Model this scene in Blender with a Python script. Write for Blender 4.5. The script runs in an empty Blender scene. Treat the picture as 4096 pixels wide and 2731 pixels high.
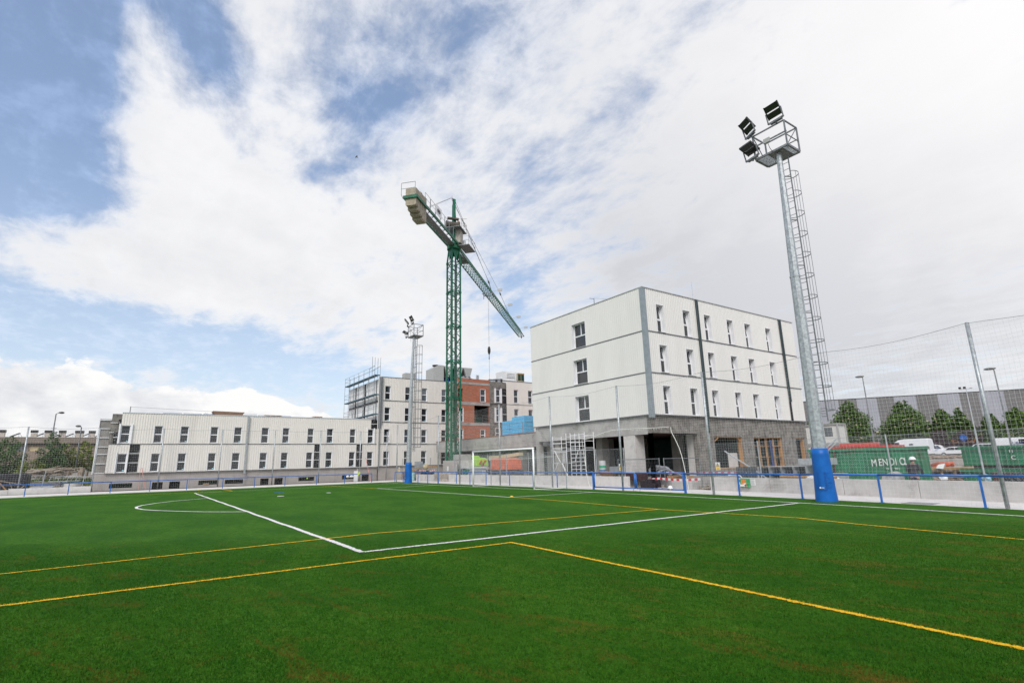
import bpy, bmesh, math, random
from mathutils import Vector, Matrix, noise as mnoise
R = random.Random(11)
C = bpy.context.scene.collection
PI = math.pi
rad = math.radians
scn = bpy.context.scene

# ---------------- camera ----------------
cam_d = bpy.data.cameras.new('camera'); cam = bpy.data.objects.new('camera', cam_d); C.objects.link(cam)
yaw, pitch, roll = -0.96490, 0.22520, -0.02360
fw = Vector((math.sin(yaw)*math.cos(pitch), math.cos(yaw)*math.cos(pitch), math.sin(pitch)))
rt = Vector((math.cos(yaw), -math.sin(yaw), 0)); up = rt.cross(fw)
rt2 = math.cos(roll)*rt + math.sin(roll)*up; up2 = -math.sin(roll)*rt + math.cos(roll)*up
cam.matrix_world = Matrix(((rt2.x, up2.x, -fw.x, 30.962), (rt2.y, up2.y, -fw.y, -20.290), (rt2.z, up2.z, -fw.z, 1.639), (0, 0, 0, 1)))
cam_d.sensor_width = 36; cam_d.lens = 18.604; cam_d.clip_end = 3000; cam_d.clip_start = 0.1
scn.camera = cam

# ---------------- exposure ----------------
vs = scn.view_settings
vs.view_transform = 'Standard'; vs.look = 'None'; vs.exposure = 0.12; vs.gamma = 1.0; vs.use_curve_mapping = False
scn.cycles.max_bounces = 5; scn.cycles.diffuse_bounces = 3; scn.cycles.transparent_max_bounces = 8
scn.cycles.use_denoising = True

# ---------------- node helpers ----------------
class NV:
    """a node socket with arithmetic"""
    def __init__(s, nt, sock): s.nt = nt; s.s = sock
    def _m(s, op, b=None, c=None, clamp=False):
        n = s.nt.nodes.new('ShaderNodeMath'); n.operation = op; n.use_clamp = clamp
        for i, v in enumerate((s, b, c)):
            if v is None: continue
            if isinstance(v, NV): s.nt.links.new(v.s, n.inputs[i])
            else: n.inputs[i].default_value = v
        return NV(s.nt, n.outputs[0])
    def __add__(s, b): return s._m('ADD', b)
    def __radd__(s, b): return s._m('ADD', b)
    def __sub__(s, b): return s._m('SUBTRACT', b)
    def __mul__(s, b): return s._m('MULTIPLY', b)
    def __rmul__(s, b): return s._m('MULTIPLY', b)
    def __truediv__(s, b): return s._m('DIVIDE', b)
    def pw(s, b): return s._m('POWER', b)
    def mx(s, b): return s._m('MAXIMUM', b)
    def mn(s, b): return s._m('MINIMUM', b)
    def clamp(s): return s._m('ADD', 0.0, clamp=True)
    def sstep(s, a, b, lo=0.0, hi=1.0):
        n = s.nt.nodes.new('ShaderNodeMapRange'); n.interpolation_type = 'SMOOTHSTEP'
        s.nt.links.new(s.s, n.inputs[0])
        for i, v in enumerate((a, b, lo, hi)):
            if isinstance(v, NV): s.nt.links.new(v.s, n.inputs[i+1])
            else: n.inputs[i+1].default_value = v
        return NV(s.nt, n.outputs[0])
def comb(nt, x, y, z):
    n = nt.nodes.new('ShaderNodeCombineXYZ')
    for i, v in enumerate((x, y, z)):
        if isinstance(v, NV): nt.links.new(v.s, n.inputs[i])
        else: n.inputs[i].default_value = v
    return NV(nt, n.outputs[0])
def nz(nt, vec, scale, detail=5, rough=.55, dist=0.0, lac=2.0):
    n = nt.nodes.new('ShaderNodeTexNoise'); n.inputs['Scale'].default_value = scale
    n.inputs['Detail'].default_value = detail; n.inputs['Roughness'].default_value = rough
    n.inputs['Distortion'].default_value = dist; n.inputs['Lacunarity'].default_value = lac
    nt.links.new(vec.s, n.inputs['Vector']); return NV(nt, n.outputs['Fac'])
def mixc(nt, f, a, b):
    n = nt.nodes.new('ShaderNodeMix'); n.data_type = 'RGBA'
    for i, v in ((0, f), (6, a), (7, b)):
        if isinstance(v, NV): nt.links.new(v.s, n.inputs[i])
        elif i == 0: n.inputs[0].default_value = v
        else: n.inputs[i].default_value = (v[0], v[1], v[2], 1)
    return NV(nt, n.outputs[2])

# ---------------- sky, clouds and sun ----------------
SUN_EL, SUN_AZ = rad(43), rad(136)         # azimuth measured from +y towards +x
world = bpy.data.worlds.new('World'); scn.world = world; world.use_nodes = True
nt = world.node_tree; nt.nodes.clear()
tc = nt.nodes.new('ShaderNodeTexCoord'); sx = nt.nodes.new('ShaderNodeSeparateXYZ')
nt.links.new(tc.outputs['Generated'], sx.inputs[0])
dx, dy, dz = (NV(nt, sx.outputs[i]) for i in range(3))
dzp = dz.mx(0.0)
den = dzp + 0.16
plane = comb(nt, dx/den, dy/den, 0.0)
dirv = comb(nt, dx, dy, dz)
def lobe(c, s, zs=1.0):
    """soft spot on the sky round direction c, radius s; zs > 1 flattens it"""
    a = dx - c[0]; b = dy - c[1]; d = (dz - c[2])*zs
    r2 = a*a + b*b + d*d
    return (r2*(-1.0/(s*s)))._m('EXPONENT')
w1 = nz(nt, plane, 1.3, 3, .5); w2 = nz(nt, comb(nt, dy/den, dx/den, 3.7), 1.3, 3, .5)
warp = comb(nt, dx/den + (w1 - .5)*.8, dy/den*1.25 + (w2 - .5)*.8, 0.0)
n1 = nz(nt, warp, 1.15, 9, .60, .25)
n2 = nz(nt, comb(nt, dx/den*.9 + (w2 - .5)*.35, dy/den*1.5 + (w1 - .5)*.35, 2.0), 4.6, 8, .62, .2)
n4 = nz(nt, comb(nt, dx/den + (w1 - .5)*.25, dy/den*1.2 + (w2 - .5)*.25, 9.0), 10.0, 6, .62, .1)
n3 = nz(nt, comb(nt, dx/den + dy/den*.6, dy/den*.6 - dx/den*.3, 7.0), 1.9, 6, .55)
LOBES = [((-0.828, -0.189, 0.529), 0.170, 1.0, -0.85), ((-0.797, -0.127, 0.590), 0.110, 1.0, -0.75), ((-0.877, -0.170, 0.449), 0.120, 1.0, -0.60), ((-0.913, -0.178, 0.368), 0.100, 1.5, -0.55), ((-0.918, -0.109, 0.382), 0.060, 1.0, -0.30), ((-0.800, 0.027, 0.599), 0.060, 1.0, -0.75), ((-0.772, -0.004, 0.635), 0.050, 1.0, -0.60), ((-0.844, 0.014, 0.537), 0.045, 1.0, -0.35), ((-0.817, -0.053, 0.574), 0.070, 1.0, 0.60), ((-0.793, -0.071, 0.605), 0.050, 1.0, 0.40), ((-0.849, -0.026, 0.528), 0.090, 1.0, 0.45), ((-0.760, 0.082, 0.645), 0.100, 1.0, 0.35), ((-0.787, 0.126, 0.604), 0.100, 1.0, 0.30), ((-0.855, 0.027, 0.518), 0.060, 1.0, 0.15), ((-0.870, -0.125, 0.477), 0.060, 1.0, 0.32), ((-0.844, -0.187, 0.503), 0.050, 1.0, 0.15), ((-0.921, 0.055, 0.385), 0.220, 1.2, 0.55), ((-0.939, -0.098, 0.331), 0.110, 2.2, 0.45), ((-0.933, -0.174, 0.315), 0.080, 2.5, 0.35), ((-0.902, -0.027, 0.431), 0.100, 1.0, 0.35), ((-0.872, 0.308, 0.380), 0.250, 1.2, 0.35), ((-0.871, 0.434, 0.231), 0.140, 2.0, 0.30), ((-0.834, 0.133, 0.536), 0.130, 1.0, -0.22), ((-0.753, 0.274, 0.598), 0.100, 1.0, -0.46), ((-0.747, 0.171, 0.643), 0.070, 1.0, -0.25), ((-0.845, 0.219, 0.488), 0.120, 1.0, -0.26), ((-0.640, 0.337, 0.691), 0.060, 1.0, -0.20), ((-0.800, 0.112, 0.589), 0.050, 1.0, -0.20), ((-0.973, -0.125, 0.192), 0.170, 5.5, -0.95), ((-0.977, 0.024, 0.211), 0.160, 5.0, -0.80), ((-0.964, 0.215, 0.158), 0.170, 5.0, -0.95), ((-0.947, 0.141, 0.288), 0.080, 3.0, -0.20), ((-0.957, -0.157, 0.242), 0.120, 5.0, -0.40), ((-0.798, 0.544, 0.258), 0.070, 1.0, -0.34), ((-0.798, 0.501, 0.335), 0.060, 1.0, -0.22), ((-0.741, 0.564, 0.363), 0.080, 1.0, -0.18), ((-0.617, 0.442, 0.652), 0.080, 1.0, -0.20), ((-0.519, 0.602, 0.607), 0.100, 1.0, -0.16), ((-0.431, 0.626, 0.650), 0.060, 1.0, -0.10), ((-.26, .86, .40), .42, 1, .70), ((-.50, .70, .50), .26, 1, .20)]
L = None
for c_, s_, z_, a_ in LOBES:
    q_ = lobe(c_, s_, z_)*a_; L = q_ if L is None else L + q_
dens = (n1 - .5)*1.15 + (n2 - .5)*1.6 + (n4 - .5)*.8 + L + .09
M1 = dens.sstep(-.36, .58)
# cumulus bank low over the left horizon
az = dy*.9 - dx*.1
cn = nz(nt, comb(nt, dx*1.0, dy*1.0, dz*1.7), 9.5, 8, .56, .15)
cn2 = nz(nt, comb(nt, dx*1.0, dy*1.0, dz*1.5 + 3.0), 3.2, 2, .5)
toph = dy.sstep(-.25, .50, .165, .078) + (cn - .5)*.115 + (cn2 - .5)*.05
M2 = (toph - dz).sstep(-.001, .005) * dy.sstep(.42, .62, 1.0, 0.0)
# colours (radiance)
skyn = nt.nodes.new('ShaderNodeTexSky'); skyn.sky_type = 'NISHITA'; skyn.sun_disc = False
skyn.sun_elevation = SUN_EL; skyn.sun_rotation = SUN_AZ
bgs = nt.nodes.new('ShaderNodeBackground'); nt.links.new(skyn.outputs[0], bgs.inputs[0]); bgs.inputs[1].default_value = .135
# thin milky veil over the blue, thicker towards the horizon
veil = (dzp.sstep(0.0, .60, .66, .36) + (n2*.5 + n4*.5).sstep(.44, .66)*.34)._m('MINIMUM', 1.0)
veilc = mixc(nt, dzp.sstep(.05, .5), (.70, .80, .92), (.40, .54, .82))
gray = (lobe((-.40, .88, .28), .36)*.9 + lobe((-.52, .75, .40), .28)*.35).clamp()
shade = ((n3 - .46)*2.2 + (n2 - .5)*1.0 + .20).clamp()
thick = dens.sstep(.05, .7)
cc = mixc(nt, (shade*thick*.55 + gray*.80).clamp(), (.93, .93, .945), (.62, .635, .68))
cc = mixc(nt, lobe((-.12, .82, .56), .35)*.7, cc, (1.06, 1.04, 1.04))
hz = dz.sstep(.02, .20)
cc = mixc(nt, (n2.sstep(.42, .58))*(hz*-1.0 + 1.0)*.55, cc, (.60, .64, .71))
cb = (cn - .5)*3.2 + (n2 - .5)*.8 + (toph - dz)*-4.2 + .98
cum = mixc(nt, cb.clamp(), (.66, .685, .745), (1.0, .995, .99))
bgv = nt.nodes.new('ShaderNodeBackground'); nt.links.new(veilc.s, bgv.inputs[0]); bgv.inputs[1].default_value = 1.0
bgc = nt.nodes.new('ShaderNodeBackground'); nt.links.new(cc.s, bgc.inputs[0]); bgc.inputs[1].default_value = .93
bgm = nt.nodes.new('ShaderNodeBackground'); nt.links.new(cum.s, bgm.inputs[0]); bgm.inputs[1].default_value = .92
def mixs(f, a, b):
    n = nt.nodes.new('ShaderNodeMixShader'); nt.links.new(f.s, n.inputs[0]); nt.links.new(a.outputs[0], n.inputs[1]); nt.links.new(b.outputs[0], n.inputs[2]); return n
o1 = mixs(veil, bgs, bgv); o2 = mixs(M1, o1, bgc); o3 = mixs(M2, o2, bgm)
outw = nt.nodes.new('ShaderNodeOutputWorld'); nt.links.new(o3.outputs[0], outw.inputs[0])
try: world.cycles.sampling_method = 'MANUAL'; world.cycles.sample_map_resolution = 1024
except Exception: pass
sl = bpy.data.lights.new('sun', 'SUN'); sl.energy = 2.5; sl.angle = rad(30); sl.color = (1, .965, .91)
sun = bpy.data.objects.new('sun', sl); C.objects.link(sun)
sun.rotation_euler = Vector((math.sin(SUN_AZ)*math.cos(SUN_EL), math.cos(SUN_AZ)*math.cos(SUN_EL), math.sin(SUN_EL))).to_track_quat('Z', 'Y').to_euler()

# ---------------- materials ----------------
MATS = {}
def mat(name, col, rough=.6, metal=0.0, var=.12, scale=3.0, bump=.0, bscale=30.0, spec=.4, stain=None, stain_amt=.0, stain_scale=1.0, vert=1.0, detail=5):
    if name in MATS: return MATS[name]
    m = bpy.data.materials.new(name); m.use_nodes = True; t = m.node_tree
    b = t.nodes['Principled BSDF']; b.inputs['Roughness'].default_value = rough; b.inputs['Metallic'].default_value = metal
    b.inputs['Specular IOR Level'].default_value = spec
    tcn = t.nodes.new('ShaderNodeTexCoord'); mp = t.nodes.new('ShaderNodeMapping'); mp.inputs['Scale'].default_value = (1, 1, vert)
    t.links.new(tcn.outputs['Object'], mp.inputs[0]); v = NV(t, mp.outputs[0])
    c1 = tuple(min(1, x*(1-var)) for x in col); c2 = tuple(min(1, x*(1+var)) for x in col)
    c = mixc(t, nz(t, v, scale, detail, .6).sstep(.3, .7), c1, c2)
    if stain:
        c = mixc(t, nz(t, v, stain_scale, 7, .68, .6).sstep(.50, .70)*stain_amt, c, stain)
    t.links.new(c.s, b.inputs['Base Color'])
    if bump:
        bn = t.nodes.new('ShaderNodeBump'); bn.inputs['Strength'].default_value = bump; bn.inputs['Distance'].default_value = .02
        h = nz(t, v, bscale, 4, .6); t.links.new(h.s, bn.inputs['Height']); t.links.new(bn.outputs[0], b.inputs['Normal'])
    MATS[name] = m; return m
clad = mat('cladding_white', (.71, .695, .665), .45, var=.03, scale=.6, spec=.4, stain=(.60, .58, .55), stain_amt=.22, stain_scale=.8, vert=.25)
cladc = mat('cladding_cream', (.70, .665, .62), .45, var=.03, scale=.6, spec=.4, stain=(.57, .53, .48), stain_amt=.45, stain_scale=.7, vert=.22)
cladb = mat('board_white', (.82, .81, .79), .5, var=.04, scale=.5, stain=(.55, .53, .5), stain_amt=.4, stain_scale=.7)
flash = mat('flashing_grey', (.16, .165, .17), .5, .3, var=.1)
whitef = mat('window_frame_white', (.78, .78, .80), .35, var=.02)
galv = mat('galvanised_steel', (.38, .405, .42), .45, .45, var=.25, scale=9, spec=.5, bump=.05, bscale=60)
galvd = mat('weathered_steel', (.22, .23, .24), .55, .4, var=.25, scale=9)
galvl = mat('bright_steel', (.50, .52, .54), .42, .35, var=.15, scale=7)
conc = mat('fair_concrete', (.38, .365, .35), .85, var=.14, scale=1.2, bump=.25, bscale=14, stain=(.19, .18, .17), stain_amt=.75, stain_scale=1.1, vert=.8)
concl = mat('pale_concrete', (.54, .52, .50), .85, var=.07, scale=1.6, bump=.12, bscale=22, stain=(.33, .31, .29), stain_amt=.5, stain_scale=1.3)
concw = mat('cast_wall_concrete', (.50, .48, .46), .88, var=.08, scale=2.0, bump=.15, bscale=25, stain=(.21, .19, .17), stain_amt=.55, stain_scale=.9)
concp = mat('plinth_concrete', (.40, .365, .34), .88, var=.07, scale=1.0, bump=.12, bscale=20, stain=(.27, .24, .22), stain_amt=.5, stain_scale=.6)
mortar = mat('rendered_mortar', (.205, .19, .172), .92, var=.3, scale=2.2, bump=1.0, bscale=7, stain=(.085, .078, .07), stain_amt=.9, stain_scale=2.4)
mortard = mat('smooth_mortar', (.25, .235, .22), .92, var=.12, scale=2.0, bump=.3, bscale=16, stain=(.16, .15, .14), stain_amt=.6, stain_scale=1.5)
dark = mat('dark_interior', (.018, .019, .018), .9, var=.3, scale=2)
darkg = mat('dark_green_sheet', (.010, .045, .034), .6, var=.3, scale=1.5)
insul = mat('black_insulation', (.014, .014, .016), .7, var=.3, scale=5, bump=.3)
bluep = mat('blue_paint', (.022, .135, .46), .38, var=.12, scale=5, spec=.5)
bluev = mat('blue_vinyl', (.010, .115, .42), .36, var=.12, scale=2.5, bump=.35, bscale=6, spec=.2)
greenc = mat('crane_green', (.012, .135, .075), .45, var=.25, scale=3, stain=(.12, .05, .02), stain_amt=.3, stain_scale=2.5)
greens = mat('skip_green', (.012, .17, .075), .55, var=.22, scale=1.6, stain=(.10, .045, .02), stain_amt=.55, stain_scale=2.0)
redp = mat('skip_red', (.55, .02, .018), .42, var=.15, scale=2, stain=(.2, .02, .01), stain_amt=.4)
rust = mat('rusty_steel', (.105, .045, .03), .8, var=.25, scale=3, stain=(.04, .025, .02), stain_amt=.6, stain_scale=3)
whitep = mat('white_paint', (.80, .80, .81), .35, var=.03)
whitel = mat('white_lettering', (.72, .74, .72), .6, var=.15, scale=8, stain=(.05, .16, .09), stain_amt=.5, stain_scale=6)
blackp = mat('black_plastic', (.018, .018, .02), .5, var=.2)
blackm = mat('lamp_housing', (.035, .034, .032), .45, .2, var=.2)
wood = mat('timber', (.42, .25, .12), .75, var=.2, scale=6, bump=.2, bscale=30, vert=.2)
woodg = mat('weathered_timber', (.26, .215, .17), .85, var=.3, scale=5, bump=.3, bscale=20)
woodo = mat('orange_timber', (.42, .225, .09), .65, var=.15, scale=5, vert=.2)
netm = mat('net_cord', (.62, .63, .62), .8, var=.1)
ropem = mat('rope_white', (.72, .70, .67), .8, var=.15, scale=30)
bluei = mat('blue_foam', (.11, .47, .78), .55, var=.12, scale=4, stain=(.30, .36, .62), stain_amt=.6, stain_scale=3.0)
orange = mat('orange_paint', (.62, .115, .035), .5, var=.2, scale=3, stain=(.25, .08, .04), stain_amt=.5)
cream = mat('cream_paint', (.60, .50, .30), .55, var=.12, stain=(.3, .22, .12), stain_amt=.4)
lime = mat('lime_paint', (.30, .56, .03), .45, var=.1)
yellowp = mat('yellow_paint', (.75, .50, .06), .5, var=.12)
yellowf = mat('flag_yellow', (.72, .90, .03), .6, var=.05)
greyp = mat('grey_panel', (.40, .40, .385), .5, var=.06)
stone = mat('rubble_stone', (.36, .32, .28), .9, var=.3, scale=3, bump=.5, bscale=12)
paperm = mat('printed_sheet', (.72, .72, .70), .6, var=.05)
def glass_mat(name, col, rough=.06, spec=.6):
    m = mat(name, col, rough, var=.25, scale=.7, spec=spec); return m
glassm = glass_mat('window_glass', (.020, .023, .026), .05, .75)
glassl = glass_mat('window_glass_pale', (.10, .115, .125), .08, .8)
tape = bpy.data.materials.new('barrier_tape'); tape.use_nodes = True; t_ = tape.node_tree
_tc = t_.nodes.new('ShaderNodeTexCoord'); _s = t_.nodes.new('ShaderNodeSeparateXYZ'); t_.links.new(_tc.outputs['Object'], _s.inputs[0])
_x = NV(t_, _s.outputs[0]); _f = (_x*2.2)._m('FRACT').sstep(.48, .52)
t_.links.new(mixc(t_, _f, (.75, .74, .73), (.62, .05, .07)).s, t_.nodes['Principled BSDF'].inputs['Base Color'])

# ---------------- mesh builder ----------------
ORG = {}
def org(o): return ORG.get(o.name, Vector((0, 0, 0))) if o is not None else Vector((0, 0, 0))
class MB:
    def __init__(s, T=None): s.v = []; s.f = []; s.T = T
    def add(s, pts, faces):
        n = len(s.v)
        for p in pts:
            p = Vector(p); s.v.append(s.T @ p if s.T is not None else p)
        for f in faces: s.f.append(tuple(n+i for i in f))
        return s
    def box(s, x0, x1, y0, y1, z0, z1):
        return s.add([(x0,y0,z0),(x1,y0,z0),(x1,y1,z0),(x0,y1,z0),(x0,y0,z1),(x1,y0,z1),(x1,y1,z1),(x0,y1,z1)],
                     [(0,3,2,1),(4,5,6,7),(0,1,5,4),(1,2,6,5),(2,3,7,6),(3,0,4,7)])
    def tbox(s, b, t):
        """box from 4 bottom and 4 top corners"""
        return s.add(list(b)+list(t), [(0,3,2,1),(4,5,6,7),(0,1,5,4),(1,2,6,5),(2,3,7,6),(3,0,4,7)])
    def quad(s, a, b, c, d): return s.add([a,b,c,d], [(0,1,2,3)])
    def frame(s, a, b):
        a = Vector(a); b = Vector(b); d = (b-a)
        if d.length < 1e-6: d = Vector((0,0,1e-3))
        d.normalize(); h = Vector((0,0,1)) if abs(d.z) < .95 else Vector((1,0,0))
        u = d.cross(h).normalized(); w = u.cross(d); return a, b, u, w
    def bar(s, a, b, w=.05, h=None):
        h = w if h is None else h; a, b, u, v = s.frame(a, b); u = u*w*.5; v = v*h*.5
        return s.add([a-u-v, a+u-v, a+u+v, a-u+v, b-u-v, b+u-v, b+u+v, b-u+v],
                     [(0,3,2,1),(4,5,6,7),(0,1,5,4),(1,2,6,5),(2,3,7,6),(3,0,4,7)])
    def tube(s, a, b, r0=.03, r1=None, n=8, ph=0.0):
        r1 = r0 if r1 is None else r1; a, b, u, v = s.frame(a, b)
        P = [a + (u*math.cos(ph+2*PI*i/n) + v*math.sin(ph+2*PI*i/n))*r0 for i in range(n)] + [b + (u*math.cos(ph+2*PI*i/n) + v*math.sin(ph+2*PI*i/n))*r1 for i in range(n)]
        return s.add(P, [(i, (i+1) % n, n+(i+1) % n, n+i) for i in range(n)] + [tuple(range(n-1,-1,-1)), tuple(range(n, 2*n))])
    def path(s, pts, r=.01, n=4, closed=False):
        m = len(pts)
        for i in range(m if closed else m-1): s.tube(pts[i], pts[(i+1) % m], r, r, n)
        return s
    def ring(s, c, r, w=.01, n=20, a0=0, a1=2*PI, axis='z'):
        P = []
        for i in range(n+1):
            a = a0 + (a1-a0)*i/n; ca, sa = math.cos(a)*r, math.sin(a)*r
            P.append((c[0]+ca, c[1]+sa, c[2]) if axis == 'z' else ((c[0], c[1]+ca, c[2]+sa) if axis == 'x' else (c[0]+ca, c[1], c[2]+sa)))
        return s.path(P, w, 4)
    def blob(s, c, rx, ry, rz, n=10, m=7, jit=0.0, rnd=R):
        P = []; F = []
        for j in range(m+1):
            th = PI*j/m
            for i in range(n):
                a = 2*PI*i/n; k = 1+rnd.uniform(-jit, jit)
                P.append((c[0]+rx*math.sin(th)*math.cos(a)*k, c[1]+ry*math.sin(th)*math.sin(a)*k, c[2]+rz*math.cos(th)*k))
        for j in range(m):
            for i in range(n): F.append((j*n+i, (j+1)*n+i, (j+1)*n+(i+1) % n, j*n+(i+1) % n))
        return s.add(P, F)
    def extrude(s, prof, p0, p1, plane='xz'):
        """profile polygon (2-D) extruded along the third axis from p0 to p1"""
        n = len(prof)
        f = {'xz': lambda a, b, c: (a, c, b), 'yz': lambda a, b, c: (c, a, b), 'xy': lambda a, b, c: (a, b, c)}[plane]
        P = [f(a, b, p0) for a, b in prof] + [f(a, b, p1) for a, b in prof]
        return s.add(P, [(i, (i+1) % n, n+(i+1) % n, n+i) for i in range(n)] + [tuple(range(n-1,-1,-1)), tuple(range(n, 2*n))])
    def build(s, name, m, parent=None, smooth=False):
        me = bpy.data.meshes.new(name); o = bpy.data.objects.new(name, me); C.objects.link(o)
        g = org(parent)
        if parent is None:
            # origin at the thing's base
            if s.v:
                xs = [p.x for p in s.v]; ys = [p.y for p in s.v]; zs = [p.z for p in s.v]
                g = Vector(((min(xs)+max(xs))/2, (min(ys)+max(ys))/2, min(zs))); o.location = g
        else: o.parent = parent
        me.from_pydata([p-g for p in s.v], [], s.f); ORG[o.name] = g
        me.materials.append(m)
        if smooth:
            for p in me.polygons: p.use_smooth = True
        me.update(); return o
def fixn(o):
    bm = bmesh.new(); bm.from_mesh(o.data); bmesh.ops.recalc_face_normals(bm, faces=bm.faces); bm.to_mesh(o.data); bm.free(); return o
def bevel(o, w=.01, seg=2):
    b = o.modifiers.new('bevel', 'BEVEL'); b.width = w; b.segments = seg; b.limit_method = 'ANGLE'; return o
def tag(o, label=None, cat=None, group=None, kind=None):
    if label: o['label'] = label
    if cat: o['category'] = cat
    if group: o['group'] = group
    if kind: o['kind'] = kind
    return o
def thing(name, label, cat, loc, group=None):
    o = bpy.data.objects.new(name, None); C.objects.link(o); o.location = loc; o.empty_display_size = .3
    ORG[o.name] = Vector(loc); return tag(o, label, cat, group)
def struct(mb, name, m): return tag(mb.build(name, m), kind='structure')
def copy_tree(o, delta, label=None, parent=None):
    c = o.copy(); C.objects.link(c)
    if parent is None: c.location = o.location + Vector(delta); ORG[c.name] = c.location.copy()
    else: c.parent = parent
    if label: c['label'] = label
    for ch in list(o.children): copy_tree(ch, delta, None, c)
    return c
def bend(x): return -0.0045*max(0.0, x-9)**2
def sst(a, b, x):
    t = min(1, max(0, (x-a)/(b-a))); return t*t*(3-2*t)
# ================= ground =================
def terr(x, y):
    z = -.30 + 1.35*sst(17, 42, y)*sst(-5, 6, x) + .15*sst(60, 110, y)
    z += (1.05*sst(-31, -37, x) + 1.0*sst(-38, -50, x))*sst(-20, -24, y) + .9*sst(-50, -90, x)
    if y < 2.2 or x < -60: pass
    if (y > 5 and x > -28) or (x < -31.5 and y < -23.2): z += .10*mnoise.noise(Vector((x*.8, y*.8, 0))) + .05*mnoise.noise(Vector((x*2.3, y*2.3, 4)))
    return z
def axis(lo, hi, a, b, fine, coarse):
    v = [lo]
    while v[-1] < hi: v.append(v[-1] + (fine if a <= v[-1] < b else coarse))
    return v
gx = axis(-900, 900, -60, 45, .75, 30); gy = axis(-700, 1000, -50, 52, .75, 25)
g = MB(); g.v = [Vector((x, y, terr(x, y))) for y in gy for x in gx]; nx = len(gx)
g.f = [(j*nx+i, j*nx+i+1, (j+1)*nx+i+1, (j+1)*nx+i) for j in range(len(gy)-1) for i in range(nx-1)]
groundm = mat('site_ground', (.27, .24, .21), .95, var=.3, scale=.9, bump=1.0, bscale=5, stain=(.13, .11, .095), stain_amt=.8, stain_scale=1.6, detail=9)
struct(g, 'ground', groundm)

# turf
turf = bpy.data.materials.new('artificial_turf'); turf.use_nodes = True; t = turf.node_tree; b = t.nodes['Principled BSDF']
tcn = t.nodes.new('ShaderNodeTexCoord'); v = NV(t, tcn.outputs['Object'])
sp = t.nodes.new('ShaderNodeSeparateXYZ'); t.links.new(v.s, sp.inputs[0]); X, Y = NV(t, sp.outputs[0]), NV(t, sp.outputs[1])
fine = nz(t, v, 48, 3, .8); mid = nz(t, v, 17, 3, .7); med = nz(t, v, 4.5, 5, .7); big = nz(t, comb(t, X*.8, Y*1.6, 0.0), .40, 5, .6, .4)
roll_ = ((X*(1/4.0))._m('FRACT')).sstep(.47, .53)
g1 = (fine*.6 + mid*.4).sstep(.42, .58)
c = mixc(t, g1, (.009, .054, .004), (.052, .172, .010))
c = mixc(t, med.sstep(.40, .62)*.55, c, (.074, .172, .015))
c = mixc(t, big.sstep(.38, .66)*.58, c, (.013, .078, .005))
c = mixc(t, roll_*.10, c, (.058, .140, .010))
patch = nz(t, comb(t, X*.55 + Y*.35, Y*1.5 - X*.6, 0.0), 1.15, 7, .72, .8)
near = (X*1.0).sstep(2, 14)
c = mixc(t, patch.sstep(.52, .66)*(g1*.6 + .4)*near*.85, c, (.22, .100, .024))
t.links.new(c.s, b.inputs['Base Color']); b.inputs['Roughness'].default_value = .7; b.inputs['Specular IOR Level'].default_value = .03
bn = t.nodes.new('ShaderNodeBump'); bn.inputs['Strength'].default_value = 1.0; bn.inputs['Distance'].default_value = .02
t.links.new((fine + mid*1.2).s, bn.inputs['Height']); t.links.new(bn.outputs[0], b.inputs['Normal'])
xs = [-22.9] + [x for x in range(-20, 41, 2)] + [60]
tf = MB()
for i in range(len(xs)-1):
    a, c_ = xs[i], xs[i+1]; ya, yb = 1.95+bend(min(a, 34)), 1.95+bend(min(c_, 34))
    tf.quad((a, -110, 0), (c_, -110, 0), (c_, yb, 0), (a, ya, 0))
struct(tf, 'football_pitch', turf)
# pavement strips
pavm = mat('pavement_concrete', (.66, .62, .595), .85, var=.07, scale=1.5, bump=.08, bscale=40, stain=(.42, .38, .35), stain_amt=.45, stain_scale=1.4)
pv = MB()
for i in range(len(xs)-1):
    a, c_ = xs[i], xs[i+1]; ya, yb = bend(min(a, 34)), bend(min(c_, 34))
    pv.quad((a, 1.6+ya, -.012), (c_, 1.6+yb, -.012), (c_, 4.95+yb, -.012), (a, 4.95+ya, -.012))
pv.quad((-29.5, -110, -.012), (-22.8, -110, -.012), (-22.8, 4.95, -.012), (-29.5, 4.95, -.012))
struct(pv, 'pavement', pavm)
# turf edge kerb (thin pale concrete lip along the far touchline)
kb = MB().box(-23.22, -22.92, -110, 1.9, -.02, .035); struct(kb, 'kerb', pavm)
dr = MB().quad((-31.2, -60, .0), (-29.45, -60, .0), (-29.45, 3.2, .0), (-31.2, 3.2, .0)); struct(dr, 'drainage_strip', mat('drain_gap_dark', (.03, .027, .024), .9, var=.4, scale=3, bump=.8))  # flat near-black sheet for the dark gap along the low block's foot
# manhole
tag(MB().box(22.9, 23.8, 2.2+bend(23.3), 2.9+bend(23.3), -.011, -.004).build('drain_grate', galvd), 'dark flat drain grate in the pale pavement right of the nearest blue mast pad', 'drain cover')

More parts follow.
